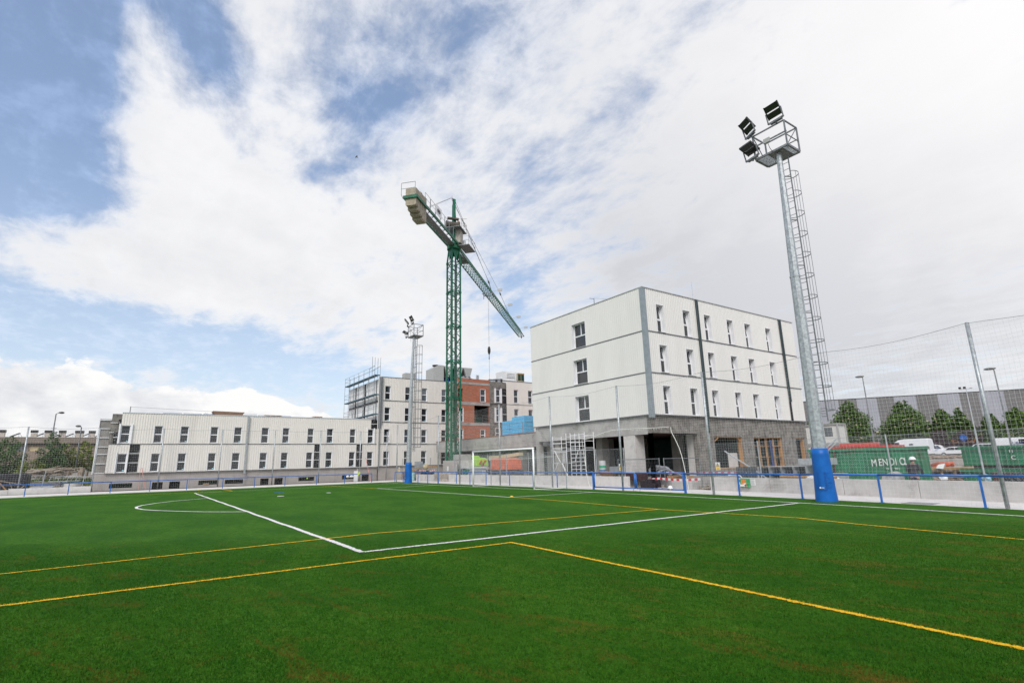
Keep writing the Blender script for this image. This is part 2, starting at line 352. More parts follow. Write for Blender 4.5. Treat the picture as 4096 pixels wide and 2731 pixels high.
# ================= line markings =================
lw = mat('line_white', (.74, .71, .70), .8, var=.08, scale=30, bump=.5, bscale=90)
ly = mat('line_yellow', (.74, .43, .004), .8, var=.14, scale=30, bump=.5, bscale=90)
def line(pts, w, m, z=.006, name='pitch_line'):
    """tufted line: a strip with slightly ragged edges"""
    mb = MB(); rr = random.Random(len(pts)*7+int(w*1000)+int(pts[0][0]*13)); P = []
    tot = 0
    for (x0, y0), (x1, y1) in zip(pts[:-1], pts[1:]):
        Ls = math.hypot(x1-x0, y1-y0); n = max(2, int(Ls/.03)); dxn, dyn = -(y1-y0)/Ls, (x1-x0)/Ls
        for i in range(n if (x1, y1) != pts[-1] else n+1):
            f = i/n; wav = .012*math.sin((tot+f*Ls)*1.7)
            P.append((x0+(x1-x0)*f, y0+(y1-y0)*f, dxn, dyn, wav)); 
        tot += Ls
    V = []
    for (x, y, nx_, ny_, wv) in P:
        a = w*.5+rr.uniform(-.018, .018)+wv; c_ = w*.5+rr.uniform(-.018, .018)-wv
        V += [(x+nx_*a, y+ny_*a, z), (x-nx_*c_, y-ny_*c_, z)]
    mb.add(V, [(2*i, 2*i+1, 2*i+3, 2*i+2) for i in range(len(P)-1)])
    return struct(mb, name, m)
def bx(x, y): return (x, y + bend(x))
xr = [9, 12, 15, 18, 20, 22, 24, 26, 28, 30, 33]
line([(-22.0, 0)] + [bx(x, 0) for x in xr], .11, lw)                       # goal line
line([(-22.0, -.6), (-22.0, -60)], .10, lw)                                # touchline
line([(-15.97, -16.72), (20.19, -16.50)], .12, lw, .007)                   # penalty area front
line([(20.17, -16.46), (20.45, -.69)], .12, lw, .006)                      # penalty area side
line([(-15.97, -16.72), (-16.6, -9), (-17.2, 0)], .09, lw, .006)
line([(9.0, 0), (8.66, -5.2)], .11, lw, .006); line([(-9.91, 0), (-8.75, -5.4)], .11, lw, .006)
line([(-8.75, -5.4), (8.66, -5.15)], .11, lw, .007)
arc = [(-6.64, -16.66), (-5.84, -17.58), (-4.9, -18.55), (-3.6, -19.4), (-2.2, -19.95), (-.9, -20.2), (.3, -20.2), (1.5, -19.95), (2.68, -19.5), (4.0, -18.85), (5.35, -18.02), (6.4, -17.2), (7.09, -16.52)]
line(arc, .12, lw, .008)
line([(-22.6, -6.4), (-8.75, -5.4)], .09, ly, .0075)
line([(8.72, -5.12), (12, -5.2), (15, -5.42), (18.4, -5.72), (22.9, -5.36), (24.5, -5.8), (27.7, -6.35), (32, -7.4)], .075, ly, .0075)
LY = 1
line([(18.39, -5.74), (17.5, -15.26), (18.1, -22.0), (18.6, -29)], .075, ly, .0095)
line([(21.16, -13.62), (21.14, -21.57), (21.1, -30)], .075, ly, .007)
line([(21.13, -13.64), (29.31, -13.95), (34, -14.1)], .075, ly, .008)
line([(-22.9, -14.2), (-16.8, -14.1)], .09, ly, .0065); line([(-16.75, -21.0), (-16.45, -14.1)], .06, ly, .0072); line([(-18.6, -40), (-17.6, -14.6)], .06, ly, .0072)
tag(MB().blob((-4.2, -13.1, .012), .10, .22, .02, 10, 5).build('penalty_spot_mark', lw), kind='structure')

# ================= synthetic blades in the near foreground =================
import numpy as np
rg = np.random.default_rng(4); NB = 520000
cxy = np.array([30.962, -20.29]); f2 = np.array([fw.x, fw.y]); f2 /= np.linalg.norm(f2); r2 = np.array([f2[1], -f2[0]])
dd = 4.0 + 9.5*rg.random(NB)**1.15; ss = (rg.random(NB)*2-1)*1.06*dd + 0.0
bp = cxy + dd[:, None]*f2 + ss[:, None]*r2
hh = rg.uniform(.012, .030, NB)*np.clip((14.5-dd)/4, .35, 1); wd = rg.uniform(.0016, .0034, NB); aa = rg.uniform(0, 6.283, NB); le = rg.uniform(0, .018, NB); la = rg.uniform(0, 6.283, NB)
dv = np.stack([np.cos(aa)*wd, np.sin(aa)*wd], 1); co = np.zeros((NB, 3, 3), np.float32)
co[:, 0, :2] = bp-dv; co[:, 1, :2] = bp+dv; co[:, 2, :2] = bp+np.stack([np.cos(la), np.sin(la)], 1)*le[:, None]; co[:, 2, 2] = hh
me = bpy.data.meshes.new('turf_blades'); me.vertices.add(NB*3); me.vertices.foreach_set('co', co.ravel()); me.loops.add(NB*3); me.loops.foreach_set('vertex_index', np.arange(NB*3, dtype=np.int32))
me.polygons.add(NB); me.polygons.foreach_set('loop_start', np.arange(0, NB*3, 3, dtype=np.int32)); me.polygons.foreach_set('loop_total', np.full(NB, 3, np.int32))
def seg(p, a, b):
    a = np.array(a); b = np.array(b); t = np.clip(((p-a)@(b-a))/((b-a)@(b-a)), 0, 1); return np.linalg.norm(p-(a+t[:, None]*(b-a)), axis=1)
yl = np.minimum(np.minimum(seg(bp, (21.13, -13.64), (29.31, -13.95)), seg(bp, (21.16, -13.62), (21.1, -30))), seg(bp, (29.31, -13.95), (34, -14.1))) < .0375+rg.normal(0, .006, NB)
mi = np.where(yl, 1, 0).astype(np.int32)
me.materials.append(turf); me.materials.append(ly); me.polygons.foreach_set('material_index', mi); me.update(calc_edges=True); me.validate()
ob = bpy.data.objects.new('turf_blades', me); C.objects.link(ob); tag(ob, 'short green blades of the artificial turf in the foreground', 'grass', kind='stuff')
# ================= facade helpers =================
def mapx(x0):            # facade facing +x: u runs along y, d = distance in front of it
    return lambda u, d, z: (x0+d, u, z)
def mapy(y0):            # facade facing -y: u runs along x
    return lambda u, d, z: (u, y0-d, z)
def corr(mb, mp, u0, u1, z0, z1, holes=(), pitch=.2, depth=.035, flip=False):
    """corrugated sheet with real trapezoidal ribs; holes = (ua, ub, za, zb)"""
    us = []; u = u0
    while u < u1-1e-6:
        for f, d in ((0, 0), (.42, 0), (.5, depth), (.92, depth)):
            if u+f*pitch < u1: us.append((u+f*pitch, d))
        u += pitch
    us.append((u1, 0))
    def dep(u):
        f = ((u-u0) / pitch) % 1.0
        return 0 if f < .42 else (depth*(f-.42)/.08 if f < .5 else (depth if f < .92 else depth*(1-f)/.08))
    cuts = set()
    for h in holes:
        for q in h[:2]:
            if u0 < q < u1: cuts.add(q)
    us = sorted(us + [(q, dep(q)) for q in cuts])
    for (a, da), (b_, db) in zip(us[:-1], us[1:]):
        if b_-a < 1e-5: continue
        m = (a+b_)/2; zs = [(z0, z1)]
        for h in holes:
            if h[0] < m < h[1]:
                nz_ = []
                for (p, q) in zs:
                    if h[3] <= p or h[2] >= q: nz_.append((p, q)); continue
                    if h[2] > p: nz_.append((p, h[2]))
                    if h[3] < q: nz_.append((h[3], q))
                zs = nz_
        for p, q in zs:
            P = [mp(a, da, p), mp(b_, db, p), mp(b_, db, q), mp(a, da, q)]
            mb.add(P, [(0, 1, 2, 3)])
def wallh(mb, mp, u0, u1, z0, z1, holes=(), th=.3, d0=0.0):
    """flat wall of thickness th with rectangular openings and their reveals"""
    us = sorted({u0, u1} | {q for h in holes for q in h[:2] if u0 < q < u1}); zs = sorted({z0, z1} | {q for h in holes for q in h[2:] if z0 < q < z1})
    def isin(u, z): return any(h[0] < u < h[1] and h[2] < z < h[3] for h in holes)
    for a, b_ in zip(us[:-1], us[1:]):
        for p, q in zip(zs[:-1], zs[1:]):
            if isin((a+b_)/2, (p+q)/2): continue
            mb.add([mp(a, d0, p), mp(b_, d0, p), mp(b_, d0, q), mp(a, d0, q)], [(0, 1, 2, 3)])
            mb.add([mp(a, d0-th, p), mp(b_, d0-th, p), mp(b_, d0-th, q), mp(a, d0-th, q)], [(3, 2, 1, 0)])
    rects = [(u0, u1, z0, z1)] + list(holes)
    for (a, b_, p, q) in rects:
        a, b_, p, q = max(a, u0), min(b_, u1), max(p, z0), min(q, z1)
        for (s_, e_) in (((a, p), (b_, p)), ((b_, p), (b_, q)), ((b_, q), (a, q)), ((a, q), (a, p))):
            mb.add([mp(s_[0], d0, s_[1]), mp(e_[0], d0, e_[1]), mp(e_[0], d0-th, e_[1]), mp(s_[0], d0-th, s_[1])], [(0, 1, 2, 3)])
def parts(name, boxes, m_, parent):
    """one part per box (x0, x1, y0, y1, z0, z1)"""
    for b_ in boxes: q_ = MB(); q_.box(*b_); q_.build(name, m_, parent)
def fbox(mb, mp, u0, u1, d0, d1, z0, z1):
    P = [mp(u0, d0, z0), mp(u1, d0, z0), mp(u1, d1, z0), mp(u0, d1, z0), mp(u0, d0, z1), mp(u1, d0, z1), mp(u1, d1, z1), mp(u0, d1, z1)]
    mb.add(P, [(0,3,2,1),(4,5,6,7),(0,1,5,4),(1,2,6,5),(2,3,7,6),(3,0,4,7)])
def window(parent, mp, u0, u1, z0, z1, deep=.22, sill=True, split=.5, mull=False, tilt=0.0, lip=.03, gl=None, sticker=False, casing=0.0):
    """framed window in a lined reveal: frame, upper and lower pane, sill"""
    gl = gl or glassm; f = .055; e = .025
    fr = MB()
    # lining of the reveal, proud of the cladding by lip
    fbox(fr, mp, u0-e, u0+.012, -deep-.06, lip, z0-e, z1+e); fbox(fr, mp, u1-.012, u1+e, -deep-.06, lip, z0-e, z1+e)
    fbox(fr, mp, u0+.013, u1-.013, -deep-.06, lip-.002, z1-.01, z1+e-.002)
    if casing:
        fbox(fr, mp, u0-casing, u0-e-.002, -.08, .16, z0-.1, z1+.12); fbox(fr, mp, u1+e+.002, u1+casing, -.08, .16, z0-.1, z1+.12)
    a, b_ = u0+.014, u1-.014; zm = z0+(z1-z0)*split
    D0, D1 = -deep-.05, -deep+.02
    fbox(fr, mp, a, a+f, D0, D1, z0, z1-.012); fbox(fr, mp, b_-f, b_, D0, D1, z0, z1-.012)
    fbox(fr, mp, a+f+.001, b_-f-.001, D0+.002, D1-.002, z0, z0+f); fbox(fr, mp, a+f+.001, b_-f-.001, D0+.002, D1-.002, z1-.012-f, z1-.013)
    fbox(fr, mp, a+f+.001, b_-f-.001, D0+.002, D1+.004, zm-.045, zm+.045)
    if mull: fbox(fr, mp, (a+b_)/2-.045, (a+b_)/2+.045, D0+.003, D1+.003, zm+.046, z1-.012-f-.001)
    w = fr.build('window', whitef, parent)
    if sill:
        s_ = MB(); fbox(s_, mp, u0-.04, u1+.04, -deep-.02, lip+.05, z0-.045, z0-.026); s_.build('sill', galvl if deep > .3 else whitef, w)
    p1 = MB(); fbox(p1, mp, a+f+.001, b_-f-.001, D0+.02, D0+.035, z0+f+.001, zm-.046); p1.build('pane', gl, w)
    if tilt:
        s_ = MB(); zt = z1-.013-f; zb = zm+.047
        def q(u, d, z): return mp(u, D0+.03+d+tilt*-(z-zb)/(zt-zb), z)
        for (ua, ub, za, zc) in ((a+f, a+f+.04, zb, zt), (b_-f-.04, b_-f, zb, zt), (a+f, b_-f, zb, zb+.04), (a+f, b_-f, zt-.04, zt)):
            P = [q(ua, 0, za), q(ub, 0, za), q(ub, .05, za), q(ua, .05, za), q(ua, 0, zc), q(ub, 0, zc), q(ub, .05, zc), q(ua, .05, zc)]
            s_.add(P, [(0,3,2,1),(4,5,6,7),(0,1,5,4),(1,2,6,5),(2,3,7,6),(3,0,4,7)])
        sa = s_.build('sash', whitef, w)
        g_ = MB(); g_.quad(q(a+f+.02, .02, zb+.02), q(b_-f-.02, .02, zb+.02), q(b_-f-.02, .02, zt-.02), q(a+f+.02, .02, zt-.02)); g_.build('pane', gl, w)
        k_ = MB(); fbox(k_, mp, a+f, b_-f, D0-.25, D0-.24, zb, zt); k_.build('dark_backing', dark, w)  # near-black sheet painting in the unlit room behind the tilted sash
    else:
        p2 = MB(); fbox(p2, mp, a+f+.001, b_-f-.001, D0+.02, D0+.035, zm+.046, z1-.014-f); p2.build('pane', gl, w)
    if sticker:
        s_ = MB(); fbox(s_, mp, b_-f-.17, b_-f-.03, D0+.036, D0+.038, z0+f+.05, z0+f+.14); s_.build('sticker', mat('film_sticker', (.30, .62, .70), .5), w)
    return w
def batten_bay(parent, mp, u0, u1, z0, z1, nb=2, rr=R):
    """open bay where the cladding is missing: black insulation, pale battens, white fixings"""
    m = MB(); fbox(m, mp, u0, u1, -.14, -.06, z0, z1); o = m.build('insulation', insul, parent)
    b_ = MB()
    for i in range(nb): zz = z0+(z1-z0)*(i+1)/(nb+1)+.03; fbox(b_, mp, u0, u1, -.058, -.01, zz-.025, zz+.025)
    for i in range(max(3, int((u1-u0)*(z1-z0)*2))):
        u = rr.uniform(u0+.08, u1-.08); z = rr.uniform(z0+.1, z1-.1); fbox(b_, mp, u-.02, u+.02, -.059, -.045, z-.02, z+.02)
    b_.build('batten', whitef, parent)

# ================= long low block on the left =================
LX = -31.0; mp = mapx(LX)
low = thing('apartment_block', 'long low two-storey white ribbed block on a pale concrete plinth, nearest the touchline', 'building', (LX-6, -10, -.3))
Uy = [(-22.1,-21.36), (-19.5,-18.8), (-17.34,-16.62), (-14.75,-14.04), (-12.61,-11.86), (-10.0,-9.27), (-7.9,-7.18), (-5.30,-4.6), (-3.2,-2.46), (-.57,.13), (1.56,2.28)]
holes2 = [(a, b_, 4.30, 5.92) for a, b_ in Uy]; holes1 = [(a, b_, 1.63, 3.32) for a, b_ in Uy]
gaps1 = [(-21.24, -20.44), (-4.47, -3.78), (.27, .97)]
m = MB(); wallh(m, mapx(LX-.16), -22.9, 2.9, -.3, 1.50, [(-22.4,-20.67,.22,.63), (-19.13,-18.28,-.02,.63), (-17.76,-16.87,-.05,.64), (-15.32,-13.66,.22,.65), (-13.0,-11.27,.23,.64), (-9.7,-8.88,-.04,.65), (-8.32,-7.49,-.02,.65), (-5.9,-4.22,.24,.66), (-1.2,.42,.26,.70), (1.1,1.97,0,.70)], .25)
m.build('plinth', concp, low)
m = MB(); m.box(LX-12, LX-.45, -22.1, 2.85, -.3, 7.0); m.build('core', dark, low)
m = MB(); corr(m, mp, -22.85, 2.85, 1.56, 4.13, holes1 + [(a, b_, 1.6, 4.2) for a, b_ in gaps1], .205, .022); m.build('lower_cladding', cladc, low)
m = MB(); corr(m, mp, -22.12, 1.95, 4.21, 7.06, holes2, .205, .022); corr(m, mp, 1.95, 2.75, 4.21, 5.95, holes2, .205, .022); m.build('upper_cladding', cladc, low)
for k, (a, b_) in enumerate(Uy):
    window(low, mp, a, b_, 4.30, 5.92, .13, sticker=k % 2 == 0, casing=.16 if k == 0 else (.1 if k == 10 else 0)); window(low, mp, a, b_, 1.63, 3.32, .13, sticker=k % 3 != 1, casing=.1 if k in (0,) else 0)
for a, b_ in gaps1: batten_bay(low, mp, a, b_, 1.60, 4.13)
batten_bay(low, mp, 1.98, 2.86, 5.98, 7.05, 1); batten_bay(low, mp, -22.60, -22.28, 4.22, 5.3, 1); batten_bay(low, mp, -22.36, -22.14, 5.95, 6.45, 0); batten_bay(low, mp, 2.45, 2.86, 4.2, 5.9, 2)
m = MB(); fbox(m, mp, -22.85, 2.85, -.10, .045, 4.145, 4.195); fbox(m, mp, -22.9, 2.85, -.12, .05, 1.505, 1.555); m.build('storey_flashing', flash, low)
m = MB(); fbox(m, mp, -22.15, 2.0, -.30, .06, 7.07, 7.13); m.build('coping', mat('coping_pale', (.55, .60, .66), .4, var=.05), low)
m = MB(); m.box(LX-12, LX-.31, -22.1, 2.85, 7.0, 7.06); m.build('roof', galvd, low)
m = MB(); fbox(m, mp, -11.42, -11.26, .05, .19, 3.2, 7.03); fbox(m, mp, -11.43, -11.25, .04, .2, 1.2, 3.2); fbox(m, mp, -11.37, -11.31, .06, .12, .1, 1.2); m.build('downpipe', galv, low)
# unfinished end: rendered cores with horizontal battens
m = MB(); m.box(-37.4, LX-.30, -22.88, -22.11, 1.56, 6.98); m.build('end_core', mortar, low)
m = MB(); m.box(-38.6, LX-.6, -23.75, -22.90, 1.50, 6.50); m.build('end_wall', mortard, low)
m = MB(); m.box(-38.6, LX-.5, -23.62, -22.905, -.3, 1.49); m.build('end_plinth', concp, low)
m = MB()
for z in (1.57, 2.42, 3.27, 3.95, 4.78, 5.61, 6.40): m.box(LX-.59, LX-.50, -23.78, -22.9, z-.03, z+.03)
for z in (5.25, 6.15): m.box(LX-.29, LX-.20, -22.95, -22.2, z-.025, z+.025)
m.box(LX-.62, LX-.50, -23.82, -23.76, 1.5, 6.6); m.build('batten', whitef, low)
m = MB()
for y in (-19.9, -16.1, -12.2, -7.0, -2.0): m.bar((LX-.15, y, -.2), (LX-.15, y, 1.5), .012, .012)
m.build('plinth_joint', mortard, low)
# small openings in the plinth hold a dark void: louvred lights
for (a, b_, z) in ((-22.3, -20.7, .3), (-15.3, -13.7, .3)):
    m = MB(); fbox(m, mp, a, b_, -.42, -.40, z, z+.3); m.build('vent_light', glassm, low)

# ================= four-storey block =================
bB = thing('apartment_block', 'four-storey white ribbed block behind the far blue mast pad, scaffold on its left side', 'building', (-37, 7, -.3))
Bx = -30.6; mp = mapx(Bx); Z4 = [(1.66, 3.36), (4.32, 5.96), (6.92, 8.57), (9.50, 11.17)]; UB = [(3.39, 4.12), (5.99, 6.72), (8.24, 9.0), (11.02, 11.75)]
lev = [1.60, 4.17, 6.77, 9.37, 12.25]
for i in range(4):
    z0, z1 = lev[i]+.03, lev[i+1]-.05
    m = MB(); corr(m, mp, 2.95, 11.9, z0, z1, [(a, b_, Z4[i][0], Z4[i][1]) for a, b_ in UB], .205, .022); m.build('cladding_storey', cladc, bB)
    for k, (a, b_) in enumerate(UB): window(bB, mp, a, b_, Z4[i][0], Z4[i][1], .17, gl=glassl if (i == 3 and k > 1) else None, sticker=(i+k) % 2 == 0)
m = MB()
for z in lev[:4]: fbox(m, mp, 2.95, 11.9, -.10, .05, z-.055, z+.018)
fbox(m, mp, 2.9, 11.95, -.3, .06, 12.205, 12.26); m.build('storey_flashing', flash, bB)
m = MB(); fbox(m, mp, 2.95, 12.0, -.35, -.1, -.3, 1.53); m.build('plinth', concp, bB)
m = MB(); m.box(-43.2, Bx-.42, 3.02, 13.4, -.3, 12.15); m.build('core', mat('core_render', (.20, .19, .18), .9, var=.2), bB)
m = MB(); fbox(m, mp, 2.62, 2.92, -.2, .10, 1.6, 12.28); m.build('corner_trim', cladc, bB)
m = MB(); m.tube((Bx+.16, 2.78, 1.2), (Bx+.16, 2.78, 12.1), .075, n=8); m.tube((Bx+.17, 3.02, 6.5), (Bx+.17, 3.02, 12.2), .05, n=8); fbox(m, mp, 2.60, 2.98, .11, .14, 6.0, 12.2); m.build('downpipe', galvd, bB)
# side facing the pitch, large boards
mq = mapy(3.0)
for i in range(1, 4):
    z0, z1 = lev[i]+.12, lev[i+1]-.18
    for (a, b_) in ((-32.05, -31.05), (-36.05, -32.45), (-39.75, -36.75), (-42.9, -40.35)):
        if i == 1 and a < -40: continue
        m = MB(); fbox(m, mq, a, b_, .02, .10, z0, z1); m.build('side_board', cladb, bB)
for i in range(1, 4):
    for (a, b_) in ((-32.4, -32.1), (-36.7, -36.1), (-40.3, -39.8)): m = MB(); fbox(m, mq, a, b_, .01, .05, lev[i]+.1, lev[i+1]-.2); m.build('side_opening', insul, bB)
m = MB(); fbox(m, mp, 6.9, 8.4, -3.2, -2.2, 12.2, 13.35); m.build('roof_hatch', greyp, bB)

# scaffold on that side
sc = thing('scaffold', 'grey tube scaffold with three decks on the side of the four-storey block', 'scaffold', (-37.5, 2.0, 7.1))
pl = MB(); de = MB(); br = MB()
SX = [-30.7, -32.6, -34.6, -36.6, -38.5, -40.4, -42.2]
for x in SX:
    for y in (2.05, 2.75): pl.tube((x, y, 7.1), (x, y, 13.5 if x < -32 else 14.6), .021, n=6)
pl.tube((-31.6, 2.05, 12.2), (-31.6, 2.05, 14.8), .026, n=6); pl.tube((-31.6, 2.75, 12.2), (-31.6, 2.75, 14.7), .026, n=6)
for z in (7.75, 10.1, 12.45):
    de.box(-42.3, -30.6, 2.07, 2.70, z-.05, z+.03)
    for x0, x1 in zip(SX[:-1], SX[1:]):
        for y in (2.04,):
            br.tube((x0, y, z+.55), (x1, y, z+.55), .015, n=5); br.tube((x0, y, z+1.05), (x1, y, z+1.05), .015, n=5)
        br.tube((x0, 2.75, z+1.0), (x1, 2.75, z+1.0), .012, n=5)
    for x in SX: br.tube((x, 2.05, z-.08), (x, 2.75, z-.08), .025, n=5)
    for zz in (.5, 1.0): br.tube((-42.2, 2.05, z+zz), (-42.2, 2.75, z+zz), .022, n=5)
br.tube((-32.6, 2.02, 12.4), (-34.6, 2.02, 7.2), .025, n=5); br.tube((-40.4, 2.02, 12.3), (-38.5, 2.02, 7.8), .03, n=5)
br.tube((-30.7, 2.05, 13.6), (-32.6, 2.05, 13.4), .02, n=5); br.tube((-30.7, 2.75, 13.6), (-31.6, 2.05, 13.0), .02, n=5)
pl.build('upright', galvd, sc); br.build('brace', galvd, sc)
de.build('deck_board', mat('scaffold_deck', (.12, .21, .26), .6, var=.35, scale=2, stain=(.3, .28, .24), stain_amt=.5), sc)

# ================= brick and concrete block behind the crane =================
bC = thing('apartment_block', 'unfinished red brick and grey render block behind the crane, white ribbed at its right', 'building', (-36, 20, 4.3))
Cx = -30.0; mp = mapx(Cx)
brick = bpy.data.materials.new('red_brick'); brick.use_nodes = True; t = brick.node_tree
tcn = t.nodes.new('ShaderNodeTexCoord'); s_ = t.nodes.new('ShaderNodeSeparateXYZ'); t.links.new(tcn.outputs['Object'], s_.inputs[0])
bt = t.nodes.new('ShaderNodeTexBrick'); bt.inputs['Scale'].default_value = 1; bt.inputs['Brick Width'].default_value = .33; bt.inputs['Row Height'].default_value = .20; bt.inputs['Mortar Size'].default_value = .012
bt.inputs['Color1'].default_value = (.38, .125, .068, 1); bt.inputs['Color2'].default_value = (.46, .175, .105, 1); bt.inputs['Mortar'].default_value = (.30, .16, .11, 1)
vv = comb(t, NV(t, s_.outputs[1]), NV(t, s_.outputs[2]), 0.0); t.links.new(vv.s, bt.inputs['Vector'])
cst = mixc(t, nz(t, NV(t, tcn.outputs['Object']), 1.2, 6, .65).sstep(.5, .72)*.45, NV(t, bt.outputs[0]), (.30, .21, .165))
t.links.new(cst.s, t.nodes['Principled BSDF'].inputs['Base Color']); t.nodes['Principled BSDF'].inputs['Roughness'].default_value = .9
hb = [(13.15, 13.88, 9.7, 11.35), (16.5, 17.4, 9.72, 11.45), (13.2, 13.93, 7.0, 8.85), (15.6, 17.98, 6.92, 9.2), (13.2, 13.9, 4.4, 6.1), (16.5, 17.25, 4.6, 6.05)]
m = MB(); wallh(m, mp, 12.75, 18.0, 3.3, 12.75, hb, .3); m.build('brick_wall', brick, bC)
m = MB()
for z0, z1 in ((11.95, 12.25), (9.22, 9.62), (6.55, 6.9)): fbox(m, mp, 12.75, 18.02, -.2, .04, z0, z1)
m.build('floor_band', conc, bC)
hc = [(18.8, 19.92, 9.72, 11.72), (18.8, 19.92, 7.05, 9.05), (18.9, 19.7, 4.9, 6.3)]
m = MB(); wallh(m, mapx(Cx-.05), 18.01, 20.75, 3.3, 12.6, hc, .3); m.build('rendered_wall', mortar, bC)
window(bC, mp, 16.55, 17.35, 9.74, 11.42, .10); window(bC, mp, 13.2, 13.93, 7.02, 8.83, .1); window(bC, mp, 16.53, 17.22, 4.62, 6.03, .1); window(bC, mp, 13.2, 13.9, 4.42, 6.08, .1)
window(bC, mp, 19.0, 19.72, 9.76, 11.55, .05, casing=.22); window(bC, mp, 19.0, 19.72, 7.1, 8.9, .05, casing=.22); window(bC, mp, 18.95, 19.65, 4.92, 6.28, .1)
batten_bay(bC, mapx(Cx+.1), 20.0, 20.7, 9.72, 11.7, 1); batten_bay(bC, mapx(Cx+.1), 20.05, 20.7, 6.95, 9.3, 1)
UC = [(22.02, 22.82), (24.5, 25.3), (26.9, 27.7)]; ZC = [(4.55, 6.2), (7.1, 8.97), (9.82, 11.68)]; lc = [3.3, 6.75, 9.55, 12.85]
for i in range(3):
    m = MB(); corr(m, mp, 20.78, 29.5, lc[i]+.04, lc[i+1]-.03, [(a, b_, *ZC[i]) for a, b_ in UC], .205, ); m.build('cladding_storey', cladc, bC)
    for a, b_ in UC: window(bC, mp, a, b_, *ZC[i], .18)
m = MB()
for z in (6.75, 9.55): fbox(m, mp, 18.1 if z > 9 else 20.7, 29.5, -.1, .05, z-.025, z+.035)
fbox(m, mp, 18.0, 29.5, -.3, .07, 12.83, 12.89); m.build('storey_flashing', flash, bC)
m = MB(); m.box(-43, Cx-3.3, 13.5, 29.4, 3.2, 12.6); m.box(Cx-3.3, Cx-.4, 13.6, 15.5, 3.2, 12.5); m.box(Cx-3.3, Cx-.4, 18.1, 29.4, 3.2, 12.5); m.box(Cx-3.3, Cx-.42, 15.5, 18.1, 3.2, 6.85); m.box(Cx-3.3, Cx-.43, 15.5, 18.1, 9.3, 12.4); m.box(-43, Cx-.5, 13.5, 29.4, -.3, 3.19); m.build('core', dark, bC)
m = MB(); m.box(Cx-3.2, Cx-.1, 15.55, 15.6, 6.9, 9.2); m.box(Cx-3.25, Cx-3.2, 15.6, 18, 6.9, 9.2); m.build('loggia_lining', mat('loggia_render', (.24, .24, .22), .9), bC)
m = MB(); m.box(Cx-2.0, Cx-1.9, 15.7, 17.9, 6.9, 7.9); m.build('loggia_screen', mat('screen_green', (.02, .12, .08), .6), bC)
m = MB()
for z in (7.05, 7.5, 7.9): m.tube((Cx+.05, 15.6, z), (Cx+.05, 18, z), .02, n=5)
for y in (15.7, 16.8, 17.9): m.tube((Cx+.05, y, 6.9), (Cx+.05, y, 7.95), .02, n=5)
m.build('loggia_railing', galvd, bC)
# dark recessed joint between the blocks
m = MB(); m.box(Bx-2, Bx-1.2, 11.95, 12.72, 1, 12.2); m.build('joint_wall', insul, bC)
m = MB()
for z in (4.4, 6.7, 9.3, 10.5): m.box(Bx-1.19, Bx-1.1, 11.95, 12.72, z-.04, z+.04)
m.box(-30.9, -30.5, 12.3, 12.7, 1.5, 12.3); m.build('joint_post', concl, bC)

# ================= podium deck in front of it =================
dk = thing('podium_deck', 'raised grey concrete deck running from the crane to the big white block', 'terrace', (-18, 12, .3))
m = MB(); m.box(-29.8, -7.0, 10.0, 29, 3.08, 3.5); m.box(-29.8, -7.0, 9.98, 10.35, 3.5, 4.36); m.build('slab', conc, dk)
m = MB(); m.box(-29.8, -7.0, 9.93, 10.4, 4.37, 4.43); m.box(-29.8, -7.0, 10.6, 29, 4.0, 4.36); m.build('brick_edge', mat('brick_edge', (.36, .16, .10), .9, var=.2), dk)
parts('column', [(x-.3, x+.3, y, y+.6, .1, 3.07) for x in (-27.5, -22.8, -18.2, -13.2, -8.6) for y in (11, 16.5)], conc, dk)
parts('back_wall', [(-29.8, -7.0, 18.5, 18.8, .1, 3.07)], mat('deck_back', (.035, .035, .033), .9, var=.3), dk)
parts('green_screen', [(-21.5, -17, 12.6, 12.65, .2, 3.0), (-13.5, -9.5, 13.6, 13.65, .2, 2.9)], darkg, dk)
for x in [-29.5+i*2.25 for i in range(10)]: rl = MB(); rl.tube((x, 10.15, 4.4), (x, 10.15, 5.5), .025, n=5); rl.build('rail_post', mat('rust_post', (.30, .13, .09), .7), dk)
rl = MB(); rl.tube((-29.5, 10.15, 5.45), (-7.2, 10.15, 5.45), .02, n=5); rl.tube((-29.5, 10.15, 4.95), (-7.2, 10.15, 4.95), .018, n=5); rl.build('rail', galvd, dk)
m = MB(); m.box(-30, 6.2, 8.9, 28.5, -.5, .42); m.box(-30, -7.2, 7.9, 8.9, -.5, .3); struct(m, 'building_slab', conc)

# ================= big white block =================
X0, Y0, Y1, XL = 6.35, 8.25, 28.7, -7.19
big = thing('apartment_block', 'big three-storey white ribbed block raised on rough grey columns at the centre right', 'building', (0, 18, .4))
LV = [4.64, 7.58, 10.58, 13.82]
ma, mb_ = mapy(Y0), mapx(X0)
UR = [(9.60, 10.42), (12.61, 13.48), (15.22, 16.06), (18.22, 19.08), (20.72, 21.60), (23.88, 24.76)]
ZR = [(4.72, 6.72), (7.71, 9.68), (10.68, 12.72)]
UL = [(-1.44, .22)]
for i in range(3):
    z0, z1 = LV[i]+.05, LV[i+1]-.03
    m = MB(); corr(m, mb_, Y0+.30, Y1, z0, z1, [(a, b_, *ZR[i]) for a, b_ in UR], .20, .028); corr(m, ma, XL, X0-.22, z0, z1, [(UL[0][0], UL[0][1], *ZR[i])], .20, .010); m.build('cladding_storey', clad, big)
    for k, (a, b_) in enumerate(UR): window(big, mb_, a, b_, *ZR[i], .27, tilt=0 if (i == 0 and k == 1) else .16, split=.47, lip=.05)
    window(big, ma, UL[0][0], UL[0][1], *ZR[i], .30, mull=True, split=.5, lip=.03, gl=None)
m = MB()
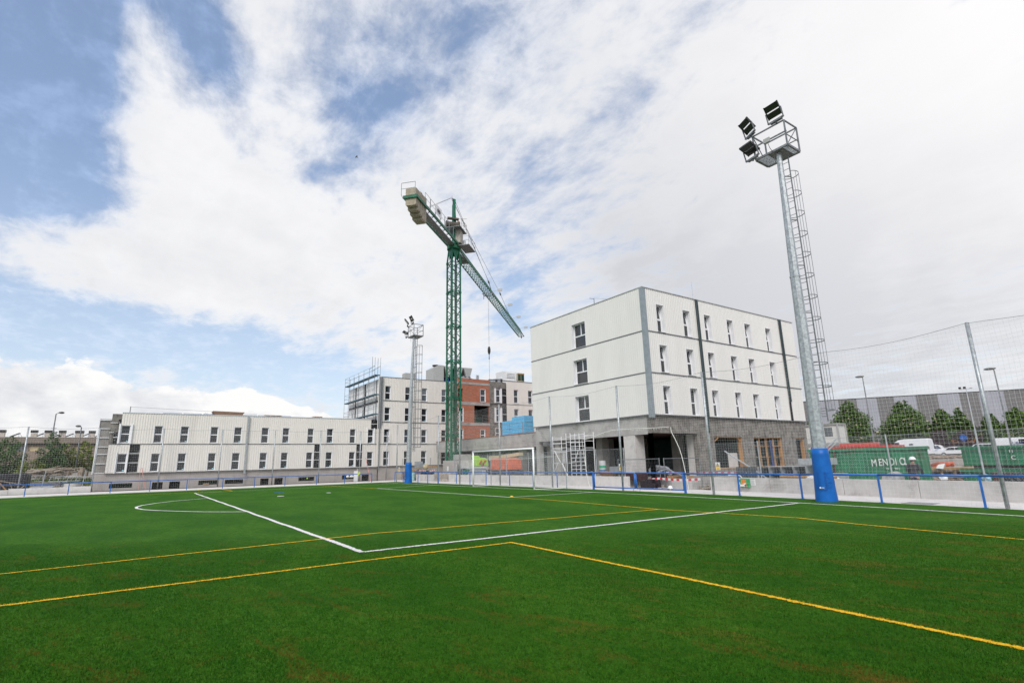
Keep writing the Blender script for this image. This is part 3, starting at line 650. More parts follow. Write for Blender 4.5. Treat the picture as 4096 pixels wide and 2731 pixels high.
for z in LV[:3]: fbox(m, mb_, Y0+.3, Y1, -.1, .05, z-.03, z+.045); fbox(m, ma, XL, X0-.22, -.1, .03, z-.03, z+.045)
m.build('storey_flashing', flash, big)
m = MB(); fbox(m, mb_, Y0-.05, Y1+.05, -.3, .07, 13.80, 13.85); fbox(m, ma, XL-.05, X0-.32, -.3, .05, 13.80, 13.85); m.build('coping', mat('coping_grey', (.42, .43, .43), .4), big)
m = MB(); m.box(X0-.22, X0+.05, Y0-.05, Y0+.30, 4.45, 13.795); m.build('corner_trim', mat('trim_bluegrey', (.27, .31, .33), .42, .25, var=.1), big)
# inner walls behind the cladding with recesses for the windows
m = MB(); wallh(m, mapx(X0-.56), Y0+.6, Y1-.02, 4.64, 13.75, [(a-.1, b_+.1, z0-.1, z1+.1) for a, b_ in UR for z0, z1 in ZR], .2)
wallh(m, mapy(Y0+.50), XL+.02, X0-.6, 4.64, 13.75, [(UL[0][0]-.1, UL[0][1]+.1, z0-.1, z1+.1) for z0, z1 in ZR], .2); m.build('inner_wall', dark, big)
m = MB(); m.box(XL+.02, X0-.02, Y0+.02, Y1-.02, 13.6, 13.78); m.box(XL+.02, X0-.8, Y0+.75, Y1-.02, 4.6, 4.75); m.box(XL+.0, XL+.2, Y0+.02, Y1-.02, 4.66, 13.6); m.box(XL, X0-.02, Y1-.25, Y1-.03, 4.66, 13.6); m.build('roof_and_floor', flash, big)
# rough concrete storey
op = [(8.2, 14.95, 0, 3.42), (15.15, 18.75, .86, 3.22), (20.3, 24.55, .84, 3.20), (26.75, 28.2, 1.0, 3.18)]
m = MB(); wallh(m, mapx(X0-.12), Y0+.12, Y1, .38, 4.60, [(Y0+.12-1, 13.2, 0, 3.42)] + op[1:], .45); m.build('rendered_wall', mortar, big)
m = MB(); wallh(m, mapy(Y0+.12), XL+.15, X0-.57, .38, 4.60, [(XL+.6, X0+1, 0, 3.36)], .45); m.build('concrete_beam', conc, big)
parts('column', [(3.45, 4.55, Y0+.14, Y0+1.05, .38, 3.355), (X0-1.2, X0-.14, 13.25, 14.95, .38, 3.4)], concl, big)
parts('column', [(x-.35, x+.35, y, y+.6, .38, 3.445) for (x, y) in ((-4.6, 8.75), (-2.6, 12.5), (3.3, 14.2), (-.6, 9.8), (-1.5, 15.5), (1.4, 17.0))], mat('inner_concrete', (.30, .28, .25), .9, var=.15), big)
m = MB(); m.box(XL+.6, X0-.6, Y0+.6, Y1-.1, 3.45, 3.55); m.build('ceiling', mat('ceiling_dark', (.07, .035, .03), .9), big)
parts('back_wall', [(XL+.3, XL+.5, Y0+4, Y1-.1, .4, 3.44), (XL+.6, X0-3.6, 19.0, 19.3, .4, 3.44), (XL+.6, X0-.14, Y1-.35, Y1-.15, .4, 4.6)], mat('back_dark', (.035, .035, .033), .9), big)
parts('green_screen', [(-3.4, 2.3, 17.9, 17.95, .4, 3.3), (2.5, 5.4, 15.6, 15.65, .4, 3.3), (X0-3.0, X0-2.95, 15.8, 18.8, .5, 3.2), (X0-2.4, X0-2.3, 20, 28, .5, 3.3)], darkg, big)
# openings' timber frames
for k_, (a, b_, z0, z1) in enumerate(op[1:]):
    fr = MB()
    for u in (a, b_-.09): fbox(fr, mapx(X0-.3), u, u+.09, -.2, .1, z0, z1)
    fbox(fr, mapx(X0-.3), a+.09, b_-.09, -.2, .1, z1-.07, z1); fbox(fr, mapx(X0-.3), a+.09, b_-.09, -.2, .12, z0, z0+.06)
    if k_ == 0: fr.bar((X0-.2, 15.3, 2.9), (X0-.2, 15.75, 3.15), .06); fr.bar((X0-.2, 18.55, 2.9), (X0-.2, 18.2, 3.15), .06); fr.bar((X0-.2, 18.6, 1.3), (X0+.3, 18.3, .9), .10)
    fr.build('timber_frame', woodo, big)
fr = MB()
for y in (21.3, 22.3, 23.4): fbox(fr, mapx(X0-.3), y, y+.06, -.1, .05, .9, 3.12)
for z in (1.6, 2.5): fbox(fr, mapx(X0-.3), 20.4, 24.45, -.1, .051, z, z+.05)
fr.build('timber_prop', wood, big)
m = MB(); m.box(X0-.14, X0+.02, 22.55, 22.66, .9, 3.0); m.build('blue_prop', mat('prop_blue', (.03, .06, .2), .6), big)
m = MB(); m.box(X0-.6, X0-.55, 17.3, 18.5, .9, 2.0); m.build('leaning_board', concl, big)
dpm = mat('pipe_dark', (.05, .07, .075), .4, .3)
m = MB(); m.tube((X0+.12, 14.28, 3.45), (X0+.12, 14.28, 13.78),   .075, n=10); m.tube((X0+.10, 14.50, 4.6), (X0+.10, 14.50, 13.78), .045, n=8); m.build('downpipe', dpm, big)
m = MB(); m.tube((X0+.12, 26.42, 6.3), (X0+.12, 26.42, 13.78), .08, n=10); m.tube((X0+.1, 26.24, 6.3), (X0+.1, 26.22, 13.78), .05, n=8)
m.build('downpipe', mat('pipe_dark', (.05, .07, .075), .4, .3), big)
m = MB(); fbox(m, mb_, 26.2, 26.55, .045, .06, 4.66, 6.3); m.build('joint_gap', insul, big)
m = MB(); m.tube((X0+.03, 14.3, .5), (X0+.03, 14.3, 3.44), .045, n=8); m.build('white_pipe', whitep, big)
m = MB(); m.tube((X0-.1, 14.3, 13.8), (X0-.1, 14.3, 15.4), .025, .012, n=6); m.build('lightning_rod', galvl, big)
m = MB(); m.tube((.95, 8.7, 13.85), (.95, 8.7, 14.5), .03, n=6); m.bar((.95, 8.7, 14.45), (.55, 8.6, 14.6), .04); m.tube((.95, 8.7, 14.5), (3.2, 9.5, 13.9), .008, n=4); m.build('roof_anchor', galvd, big)
# ================= tower crane =================
cr = thing('tower_crane', 'tall green lattice tower crane with concrete counterweights and long jib, standing behind the goal', 'crane', (-20, 7.1, -.2))
cx, cy, S = -20.0, 7.1, .55
leg_w = .13
for sx_ in (-1, 1):
    for sy_ in (-1, 1):
        m = MB(); w_ = .20 if (sx_ == sy_*-1) else .15
        m.box(cx+sx_*S-w_/2, cx+sx_*S+w_/2, cy+sy_*S-w_/2, cy+sy_*S+w_/2, .9 if sx_ > 0 else 1.4, 24.4)
        for z in (4.6, 8.6, 12.6, 16.6, 20.6, 24.2): m.box(cx+sx_*S-w_/2-.03, cx+sx_*S+w_/2+.03, cy+sy_*S-w_/2-.03, cy+sy_*S+w_/2+.03, z-.1, z+.1)
        m.build('mast_leg', greenc, cr)
corners = [(-S,-S), (S,-S), (S,S), (-S,S)]
for k in range(4):
    m = MB(); (ax, ay), (bx_, by_) = corners[k], corners[(k+1) % 4]; z = 1.0; fl = 0
    while z < 24.0:
        zn = min(z+.80, 24.2); a = (cx+ax, cy+ay); b_ = (cx+bx_, cy+by_)
        if fl: a, b_ = b_, a
        m.bar((a[0], a[1], z), (b_[0], b_[1], zn), .065); fl ^= 1; z = zn
    for z in (4.55, 4.75, 8.55, 8.75, 12.55, 12.75, 16.55, 16.75, 20.55, 20.75, 24.2): m.bar((cx+ax, cy+ay, z), (cx+bx_, cy+by_, z), .075)
    m.build('mast_lattice', greenc, cr)
m = MB(); m.tube((cx-.12, cy+.3, 1.5), (cx-.12, cy+.3, 24.4), .02, n=5); m.tube((cx+.2, cy+.3, 1.5), (cx+.2, cy+.3, 24.4), .02, n=5)
z = 1.7
while z < 24.3: m.tube((cx-.12, cy+.3, z), (cx+.2, cy+.3, z), .012, n=4); z += .3
for k in range(5): m.ring((cx+.04, cy+.1, 5+k*4.0), .42, .02, 14)
m.build('mast_ladder', galvd, cr)
# slewing head
m = MB()
for sx_ in (-1, 1):
    for sy_ in (-1, 1):
        m.bar((cx+sx_*S, cy+sy_*S, 24.3), (cx+sx_*.42, cy+sy_*.42, 25.9), .14)
for (ax, ay), (bx_, by_) in zip(corners, corners[1:]+corners[:1]):
    mx_, my_ = (ax+bx_)/2, (ay+by_)/2
    m.add([(cx+ax*.85, cy+ay*.85, 25.85), (cx+bx_*.85, cy+by_*.85, 25.85), (cx+mx_*1.0, cy+my_*1.0, 24.4)], [(0, 1, 2)])
    m.add([(cx+ax*.80, cy+ay*.80, 25.85), (cx+bx_*.80, cy+by_*.80, 25.85), (cx+mx_*.93, cy+my_*.93, 24.4)], [(2, 1, 0)])
m.tube((cx, cy, 25.85), (cx, cy, 26.25), .78, n=20); m.build('slewing_ring', greenc, cr)
jd = Vector((math.cos(rad(134.6)), math.sin(rad(134.6)), 0)); cd = -Vector((math.cos(rad(132.0)), math.sin(rad(132.0)), 0)); js = Vector((-jd.y, jd.x, 0)); cs = Vector((-cd.y, cd.x, 0))
O = Vector((cx, cy, 0))
def J(t, s_, z): return O + jd*t + js*s_ + Vector((0, 0, z))
def K(t, s_, z): return O + cd*t + cs*s_ + Vector((0, 0, z))
# counter-jib
m = MB()
for s_ in (-.66, .66): m.bar(K(-.6, s_, 26.4), K(12.1, s_, 26.4), .16, .26)
m.bar(K(12.1, -.74, 26.4), K(12.1, .74, 26.4), .16, .28); m.bar(K(-.6, -.7, 26.35), K(-.6, .7, 26.35), .2, .3)
m.build('counter_jib', greenc, cr)
m = MB(); n = 9
for i in range(n):
    a, b_ = .2+i*1.08, .2+(i+1)*1.08; m.bar(K(a, -.62, 26.3), K(b_, .62, 26.3), .05); m.bar(K(b_, .62, 26.3), K(b_, -.62, 26.3), .045)
m.build('counter_jib_lattice', galvd, cr)
m = MB(); P = [K(.3, .34, 26.20), K(.3, -.34, 26.20), K(9.9, -.34, 26.20), K(9.9, .34, 26.20)]; m.tbox(P, [p+Vector((0, 0, .04)) for p in P]); m.build('walkway', galvd, cr)
for s_ in (-.85, .85):
    m = MB()
    for i in range(7):
        t0 = 1.2+i*1.35; 
        if s_ < 0 and i > 5: continue
        m.tube(K(t0, s_, 26.4), K(t0, s_, 27.5), .02, n=5); m.tube(K(t0, s_, 27.5), K(t0+1.25, s_, 27.5), .02, n=5); m.tube(K(t0+1.25, s_, 27.5), K(t0+1.25, s_, 26.4), .02, n=5)
        m.tube(K(t0, s_, 26.95), K(t0+1.25, s_, 26.95), .016, n=5)
    m.build('guard_rail', galvd, cr)
m = MB()
for s_ in (-.7, .7): m.tube(K(12.2, s_, 26.2), K(12.6, s_, 26.4), .02, n=5); m.tube(K(12.6, s_, 26.4), K(12.6, s_, 27.6), .025, n=5)
m.tube(K(12.6, -.7, 27.6), K(12.6, .7, 27.6), .025, n=5); m.tube(K(12.6, -.7, 27.0), K(12.6, .7, 27.0), .02, n=5)
m.build('guard_rail', galvd, cr)
cwt = mat('counterweight_concrete', (.37, .32, .25), .9, var=.12, bump=.3, bscale=12, stain=(.2, .17, .14), stain_amt=.5)
for i in range(5):
    t0 = 9.45+i*.52; m = MB(); d_ = .06 if i == 1 else 0
    lo = 25.45-.27*max(0, 3-i) if i < 4 else 25.35; lo = (24.75, 24.75, 25.0, 25.25, 25.55)[i]
    prof = [(-.54, 27.45-d_-(.12 if i > 2 else 0)), (.54, 27.45-d_-(.12 if i > 2 else 0)), (.54, lo+.12), (.46, lo), (-.46, lo), (-.54, lo+.12)]
    a = [K(t0, p, q) for p, q in prof]; b_ = [K(t0+.49, p, q) for p, q in prof]; N_ = len(prof)
    m.add(a+b_, [(k, (k+1) % N_, N_+(k+1) % N_, N_+k) for k in range(N_)] + [tuple(range(N_-1, -1, -1)), tuple(range(N_, 2*N_))])
    bevel(m.build('counterweight', cwt, cr), .03)
m = MB(); P = [K(6.3, .90, 26.6), K(8.0, .90, 26.6), K(8.0, .93, 26.6), K(6.3, .93, 26.6)]; m.tbox(P, [p+Vector((0, 0, 1.05)) for p in P]); sb = m.build('name_board', whitep, cr)
m = MB(); m.path([K(7.15+.42*math.cos(a_), .935, 27.1+.22*math.sin(a_)) for a_ in [i*PI/8 for i in range(16)]], .03, 4, True)
for i_ in range(5): m.bar(K(6.88+i_*.13, .935, 26.98), K(6.92+i_*.13, .935, 27.22), .035)
m.build('emblem', blackp, sb)
# tower head
m = MB(); m.bar(K(.55, .22, 26.3), K(.45, .2, 32.0), .26, .30); m.bar(K(-.1, -.2, 26.3), K(-.05, -.15, 31.6), .12); m.bar(K(.45, .2, 32.0), K(-.6, 0, 30.2), .12); m.bar(K(-.6, 0, 30.2), K(-.65, 0, 26.3), .12)
for z in (27.5, 28.9, 30.2, 31.2): m.bar(K(.5, .2, z), K(-.35, 0, z), .07)
m.build('tower_head', greenc, cr)
m = MB(); m.tube(K(1.0, .1, 31.95), K(.1, .1, 32.0), .09, n=8); m.tube(K(.9, .1, 31.7), K(.9, .1, 32.2), .06, n=6); m.build('head_pulley', galvl, cr)
m = MB(); m.tube(K(1.2, -.4, 28.6), K(.5, .75, 28.6), .36, n=14); m.tube(K(1.26, -.5, 28.6), K(1.2, -.4, 28.6), .46, n=14); m.tube(K(.5, .75, 28.6), K(.44, .85, 28.6), .46, n=14); m.tube(K(1.3, -.3, 29.3), K(.6, .8, 29.3), .17, n=10); m.build('hoist_winch', mat('winch_brown', (.10, .085, .07), .6, .2, var=.3), cr)
m = MB(); P = [K(1.5, -.5, 28.05), K(-.9, -.5, 28.05), K(-.9, 1.3, 28.05), K(1.5, 1.3, 28.05)]; m.tbox(P, [p+Vector((0, 0, .06)) for p in P])
m.build('winch_platform', galvd, cr)
m = MB(); P = [K(.55, .25, 26.5), K(-.4, .25, 26.5), K(-.4, 1.0, 26.5), K(.55, 1.0, 26.5)]; m.tbox(P, [p+Vector((0, 0, 1.6)) for p in P]); bevel(m.build('control_cabinet', mat('cabinet_tan', (.40, .36, .31), .5, var=.08), cr), .02)
m = MB(); P = [K(-.5, -.5, 26.15), K(-.5, -1.55, 26.15), K(-2.3, -1.55, 26.15), K(-2.3, -.5, 26.15)]; P = [K(.5, .75, 26.12), K(-2.0, .75, 26.12), K(-2.0, 2.0, 26.12), K(.5, 2.0, 26.12)]
m.tbox(P, [p+Vector((0, 0, .07)) for p in P]); m.build('side_platform', galvd, cr)
m = MB()
def rail_loop(pts, h=1.05):
    for p in pts: m.tube(p, p+Vector((0, 0, h)), .02, n=5)
    for a, b_ in zip(pts[:-1], pts[1:]):
        for q in (h, h*.5): m.tube(a+Vector((0, 0, q)), b_+Vector((0, 0, q)), .018, n=5)
rail_loop([K(.5, .8, 26.15), K(.5, 1.98, 26.15), K(-.75, 1.98, 26.15), K(-1.98, 1.98, 26.15), K(-1.98, .8, 26.15)])
rail_loop([K(1.0, 1.28, 28.1), K(.1, 1.28, 28.1), K(-.88, 1.28, 28.1), K(-.88, -.48, 28.1)])
m.bar(K(-.3, .5, 29.8), K(-.9, 1.3, 30.0), .03)
m.build('platform_rail', galvd, cr)
m = MB(); m.tube(K(-.6, 1.1, 26.2), K(-.6, 1.1, 27.1), .16, n=10); m.tube(K(-.6, 1.1, 26.2), K(-.6, 1.1, 26.45), .24, n=10); m.build('slewing_motor', galvl, cr)
m = MB(); m.tube(K(-.2, .45, 29.4), K(-.2, .45, 29.75), .08, n=8); m.build('warning_lamp', mat('amber', (.6, .25, .03), .4), cr)
# jib
JL = 45.2; zt, zb = 27.05, 25.95
for s_ in (-.55, .55):
    m = MB(); m.bar(J(.6, s_, zb), J(JL, s_, zb), .11); m.build('jib_lower_chord', greenc, cr)
m = MB(); m.bar(J(.6, 0, zt), J(JL-1.2, 0, zt), .15, .15); m.bar(J(JL-1.2, 0, zt), J(JL, 0, zb+.1), .1); m.build('jib_upper_chord', greenc, cr)
m = MB(); t0 = .8; i = 0
while t0 < JL-.8:
    for s_ in (-.55, .55): m.bar(J(t0, s_, zb), J(t0+.5, 0, zt), .05); m.bar(J(t0+.5, 0, zt), J(t0+1.0, s_, zb), .05)
    m.bar(J(t0, -.55, zb), J(t0+1.0, .55, zb), .04); m.bar(J(t0, -.55, zb), J(t0, .55, zb), .04); t0 += 1.0
m.build('jib_lattice', greenc, cr)
m = MB(); m.bar(J(JL, -.6, zb), J(JL, .6, zb), .12); m.tube(J(JL, .0, zb-.35), J(JL, 0, zb), .1, n=8); m.build('jib_tip', blackm, cr)
m = MB(); P = [J(3.2, -.4, zb+.1), J(5.0, -.4, zb+.1), J(5.0, .4, zb+.1), J(3.2, .4, zb+.1)]; m.tbox(P, [p+Vector((0, 0, .4)) for p in P]); m.build('trolley_winch', galvd, cr)
m = MB(); P = [J(1.0, -.3, zb+.02), J(3.0, -.3, zb+.02), J(3.0, .3, zb+.02), J(1.0, .3, zb+.02)]; m.tbox(P, [p+Vector((0, 0, .05)) for p in P]); m.build('jib_walkway', galvd, cr)
for t0 in (19.6, 27.6, 35.4, 43.2):
    m = MB(); m.bar(J(t0, .0, zt), J(t0, -.9, zt+.2), .04); P = [J(t0, -.9, zt), J(t0, -1.6, zt), J(t0+.1, -1.6, zt), J(t0+.1, -.9, zt)]; m.tbox(P, [p+Vector((0, 0, .38)) for p in P]); m.build('jib_sign', greyp, cr)
m = MB()
top = K(.42, .15, 31.9)
for s_ in (-.12, .05): m.tube(top+js*s_, J(17.5+s_*2, 0, zt+.9), .022, n=5)
m.tube(J(17.5, 0, zt+.9), J(19.3, 0, zt), .05, n=5); m.tube(top+js*.2, J(25.6, 0, zt+1.6), .022, n=5); m.tube(J(25.6, 0, zt+1.6), J(33.6, 0, zt), .03, n=5)
m.tube(J(17.2, 0, zt+.95), J(17.8, 0, zt+.75), .12, n=8); m.tube(J(25.3, 0, zt+1.68), J(26.0, 0, zt+1.5), .12, n=8)
for s_ in (-.4, .1): m.tube(K(.9, .1+s_*.2, 32.0), K(8.9, s_, 26.6), .02, n=5)
m.build('pendant_rope', galvd, cr)
# trolley, hoist rope, hook block
TR = 17.2
m = MB()
for t0 in (-.6, .6): m.bar(J(TR+t0, -.8, zb-.1), J(TR+t0, .8, zb-.1), .1)
for s_ in (-.7, .7): m.bar(J(TR-.6, s_, zb-.12), J(TR+.6, s_, zb-.12), .08); m.bar(J(TR, s_, zb-.1), J(TR, s_, zb-.8), .06)
m.build('trolley', galvd, cr)
m = MB(); m.tube(J(TR-.25, 0, zb-.1), J(TR-.02, 0, 18.2), .013, n=4); m.tube(J(TR+.25, 0, zb-.1), J(TR+.02, 0, 18.2), .013, n=4); m.tube(J(TR, 0, 16.7), J(TR, 0, 13.0), .02, n=5)
m.build('hoist_rope', galvd, cr)
m = MB(); hb_ = J(TR, 0, 0); m.blob((hb_.x, hb_.y, 17.45), .22, .22, .62, 10, 8); m.tube((hb_.x, hb_.y, 16.95), (hb_.x, hb_.y, 16.3), .05, n=6); m.ring((hb_.x, hb_.y, 16.25), .12, .03, 10, axis='y'); m.build('hook_block', blackm, cr)
m = MB()
for s_ in (-.12, .12): m.tube((hb_.x, hb_.y, 13.1), (hb_.x+s_*.8, hb_.y+s_*1.5, 10.95), .02, n=4)
m.ring((hb_.x, hb_.y, 13.0), .16, .03, 10, axis='y'); m.build('sling_chain', blackm, cr)
# ballast base
m = MB(); m.box(-20.5, -18.0, 6.1, 6.5, -.2, 2.02); bevel(m.build('base_block', concp, cr), .03)
m = MB(); m.box(-20.1, -18.0, 6.75, 8.1, 2.06, 2.62); m.build('top_ballast', conc, cr)
m = MB(); m.box(-19.7, -17.9, 6.8, 8.2, 1.2, 2.04); m.build('white_ballast', mat('dirty_white', (.55, .54, .52), .7, stain=(.3, .2, .15), stain_amt=.5), cr)
m = MB(); m.box(-22.6, -17.4, 7.2, 7.6, -.3, 1.1); m.box(-20.3, -19.8, 4.9+.6, 9.6, -.3, .9); m.build('base_cross', greenc, cr)
m = MB(); m.box(-19.5, -19.15, 6.07, 6.09, .95, 1.45); m.build('notice', paperm, cr)
# lifted pallet forks
fk = thing('pallet_fork', 'yellow crane pallet fork hanging from the hook in front of the brick wall', 'pallet fork', (hb_.x, hb_.y, 9.3))
m = MB(); f0 = Vector((hb_.x, hb_.y, 0))
for s_ in (-.32, .32):
    q = f0+js*s_; m.bar(q+Vector((0, 0, 10.9)), q+jd*.9*0+Vector((0, 0, 10.9))+jd*-.35, .1); m.bar(q+jd*.35+Vector((0, 0, 10.55)), q+jd*-.55+Vector((0, 0, 9.35)), .14, .12)
m.build('fork_tine', yellowp, fk)
m = MB(); m.bar(f0+js*-.4+jd*.35+Vector((0, 0, 10.55)), f0+js*.4+jd*.35+Vector((0, 0, 10.55)), .18); m.bar(f0+jd*.35+Vector((0, 0, 10.55)), f0+jd*-.35+Vector((0, 0, 11.0)), .16); m.build('fork_frame', yellowp, fk)

# ================= floodlight masts =================
def flood_head(parent, c, ya, pit, s=1.0):
    """LED floodlight: twin dark light panels with cooling fins in a U bracket"""
    T = Matrix.Translation(Vector(c)) @ Matrix.Rotation(ya, 4, 'Z') @ Matrix.Rotation(pit, 4, 'X') @ Matrix.Scale(.84, 4)
    T0 = Matrix.Translation(Vector(c)) @ Matrix.Rotation(ya, 4, 'Z') @ Matrix.Scale(.86, 4)
    h = MB(T)
    for y0, y1 in ((-.34, -.03), (.03, .34)):
        h.box(-.34, .34, y0, y1, -.05, .03)
        for i in range(15): h.box(-.33+i*.046, -.325+i*.046+.01, y0, y1, .03, .09)
    h.box(-.37, -.345, -.36, .36, -.06, .05); h.box(.345, .37, -.36, .36, -.06, .05)
    hd = h.build('floodlight', blackm, parent)
    f = MB(T)
    for y0, y1 in ((-.33, -.04), (.04, .33)): f.box(-.33, .33, y0, y1, -.062, -.052)
    f.build('lens', mat('lamp_lens', (.02, .02, .017), .25, var=.2, scale=12, spec=.5), hd)
    b_ = MB(T0)
    b_.bar((-.40, 0, 0), (-.40, .12, -.50), .04, .05); b_.bar((.40, 0, 0), (.40, .12, -.50), .04, .05); b_.bar((-.42, .12, -.50), (.42, .12, -.50), .10, .06)
    b_.box(-.30, .30, .05, .22, -.58, -.53); b_.tube((0, .14, -.56), (0, .14, -.66), .05, n=8)
    b_.ring((.25, .10, -.62), .12, .008, 12, axis='y')
    b_.build('bracket', galvd, hd)
def flood_mast(x, y, label):
    r = thing('floodlight_mast', label, 'floodlight mast', (x, y, 0), 'floodlight masts at the pitch corners')
    top = (x, y+.35, 14.3)
    m = MB(); m.tube((x, y, 1.5), (x, y+.12, 8.75), .245, .185, 8, .39); m.tube((x, y+.12, 8.70), (x, y+.30, 14.3), .178, .105, 8, .39); m.tube((x, y+.12, 8.66), (x, y+.12, 8.74), .20, .20, 8, .39); m.build('pole', galv, r)
    m = MB(); n = 20
    for j in range(9):
        z = j*1.9/8; rr_ = .375-.085*(j/8)**.8
        for i in range(n):
            a = 2*PI*i/n; k = 1+(.012*math.sin(a*3+j*2.1) if 0 < j < 8 else 0); m.v.append(Vector((x+math.cos(a)*rr_*k, y+math.sin(a)*rr_*k, z)))
    for j in range(8):
        for i in range(n): m.f.append((j*n+i, j*n+(i+1) % n, (j+1)*n+(i+1) % n, (j+1)*n+i))
    m.v.append(Vector((x, y, 1.9))); m.f += [(8*n+i, 8*n+(i+1) % n, 9*n) for i in range(n)]
    pad = m.build('pad', bluev, r, smooth=True)
    m = MB(); a0 = -1.42
    for j in range(2): m.path([(x+math.cos(a0-.30+j*.78)*(.372-.045*q), y+math.sin(a0-.30+j*.78)*(.372-.045*q), .42+q*.66) for q in (0, .5, 1)], .006, 4)
    m.path([(x+math.cos(a0-.30+k*.13)*.377, y+math.sin(a0-.30+k*.13)*.377, .42) for k in range(7)], .006, 4)
    for q in range(7):
        zz = .50+q*.085; m.path([(x+math.cos(a0+.34+k*.09)*(.366-.045*(zz/1.9)), y+math.sin(a0+.34+k*.09)*(.366-.045*(zz/1.9)), zz+.012*math.sin(k*1.3+q)) for k in range(5 if q % 2 else 8)], .005, 4)
        m.path([(x+math.cos(a0-.30+k*.09)*(.366-.045*(zz/1.9)), y+math.sin(a0-.30+k*.09)*(.366-.045*(zz/1.9)), zz+.012*math.cos(k*1.9+q)) for k in range(4)], .005, 4)
    m.build('pad_seam', mat('seam_blue', (.008, .06, .26), .5), pad)
    m = MB(); a1 = a0-.13
    def cyl(a, z, rr_): return (x+math.cos(a)*rr_, y+math.sin(a)*rr_, z)
    m.quad(cyl(a1-.05, .47, .374), cyl(a1+.09, .47, .374), cyl(a1+.09, .53, .372), cyl(a1-.05, .53, .372))
    for q in range(6): m.quad(cyl(a1+.11+q*.045, .50, .376), cyl(a1+.145+q*.045, .50, .376), cyl(a1+.145+q*.045, .515, .376), cyl(a1+.11+q*.045, .515, .376)); m.quad(cyl(a1+.11+q*.045, .475, .376), cyl(a1+.135+q*.045, .475, .376), cyl(a1+.135+q*.045, .49, .376), cyl(a1+.11+q*.045, .49, .376))
    m.build('maker_label', paperm, pad)
    # ladder with safety hoops on the side away from the pitch
    def lad(z, ox, oy): k = (z-3)/11.3; return Vector((x+.02+ox, y+.52+.12*k+oy-.06*k, z))
    ld = MB()
    for ox in (-.21, .21): ld.bar(lad(2.9, ox, 0), lad(14.2, ox, 0), .05, .035)
    z = 3.1
    while z < 14.2: ld.tube(lad(z, -.21, 0), lad(z, .21, 0), .012, n=4); z += .30
    for z in (3.2, 5.2, 7.2, 9.2, 11.2, 13.2): ld.bar(lad(z, -.21, 0), lad(z, -.02, -.34), .05, .03); ld.bar(lad(z, .21, 0), lad(z, .02, -.34), .05, .03)
    ld.build('ladder', galvd, r)
    cg = MB(); HZ = [3.35+.92*i for i in range(12)]
    for z in HZ:
        P = [lad(z, .36*math.sin(a)*1.0, .30-.38*math.cos(a)) for a in [rad(35+i*290/16) for i in range(17)]]
        for a_, b_ in zip(P[:-1], P[1:]): cg.bar(a_, b_, .010, .035)
    for a in (70, 125, 180, 235, 290):
        a = rad(a); cg.bar(lad(HZ[0], .36*math.sin(a), .30-.38*math.cos(a)), lad(HZ[-1], .36*math.sin(a), .30-.38*math.cos(a)), .022, .010)
    cg.build('ladder_cage', galvd, r)
    px0, px1, py0, py1, pz = x-.90, x+.52, y+.07, y+1.08, 14.4
    pf = MB(); pf.bar((px0, py0, pz), (px1, py0, pz), .07, .09); pf.bar((px0, py1, pz), (px1, py1, pz), .07, .09); pf.bar((px0, py0+.04, pz), (px0, py1-.04, pz), .07, .09); pf.bar((px1, py0+.04, pz), (px1, py1-.04, pz), .07, .09)
    pf.bar((x-.33, py0+.04, pz-.01), (x-.33, py1-.04, pz-.01), .05, .07); pf.bar((x+.25, py0+.04, pz-.01), (x+.25, py1-.04, pz-.01), .05, .07)
    pf.build('platform_frame', galvd, r)
    pf = MB(); pf.box(x-.32, x+.24, py0+.05, py1-.05, pz-.04, pz+.01); pf.build('platform_plate', galvd, r)
    for (a, b_) in ((px0+.05, x-.37), (x+.29, px1-.05)):
        pf = MB(); q = a
        while q < b_: pf.box(q, q+.006, py0+.05, py1-.05, pz-.02, pz+.02); q += .035
        q = py0+.08
        while q < py1-.06: pf.box(a, b_, q, q+.006, pz-.015, pz+.015); q += .1
        pf.build('platform_grating', galvl, r)
    rl = MB(); zt_ = pz+1.15
    for (a, b_) in ((px0, py0), (px1, py0), (px1, py1), (px0, py1)): rl.bar((a, b_, pz), (a, b_, zt_), .055)
    for z in (zt_,):
        rl.bar((px0, py0, z), (px1, py0, z), .05); rl.bar((px1, py0, z), (px1, py1, z), .05); rl.bar((px1, py1, z), (px0, py1, z), .05); rl.bar((px0, py1, z), (px0, py0, z), .05)
    rl.bar((px0-.25, py0-.01, pz+.62), (px1+.05, py0-.01, pz+.62), .05); rl.bar((px0, py1, pz+.6), (px1, py1, pz+.6), .035)
    rl.bar((px1, py0, pz), (px1, py1, zt_), .03); rl.bar((px1, py0, pz+.5), (px1, py1, pz+.5), .03); rl.bar((px0, py0, zt_), (px0, py1, pz), .03)
    rl.build('platform_rail', galvd, r)
    m = MB(); m.box(x-.42, x-.14, py0-.09, py0-.03, pz+.50, pz+.70); m.build('junction_box', greyp, r)
    m = MB(); m.path([(x-.25, py0-.06, pz+.5), (x-.20, py0-.03, pz+.2), (x-.06, py0-.1, pz-.1), (x-.03, py0-.06, pz-.6)], .012, 5); m.build('cable', blackp, r)
    flood_head(r, (px0-.10, py0-.16, zt_+.55), rad(-26), rad(-50)); flood_head(r, (x+.22, py0-.16, zt_+.58), rad(-4), rad(-60)); flood_head(r, (px0-.06, py0-.28, pz+.50), rad(-12), rad(-26))
    return r
fm = flood_mast(20.80, .62, 'nearest tall galvanised floodlight mast with big blue padding, in front of the right fence')
fm2 = copy_tree(fm, (-38.46, .36, 0), 'far floodlight mast with blue padding, in front of the four-storey block left of the crane')

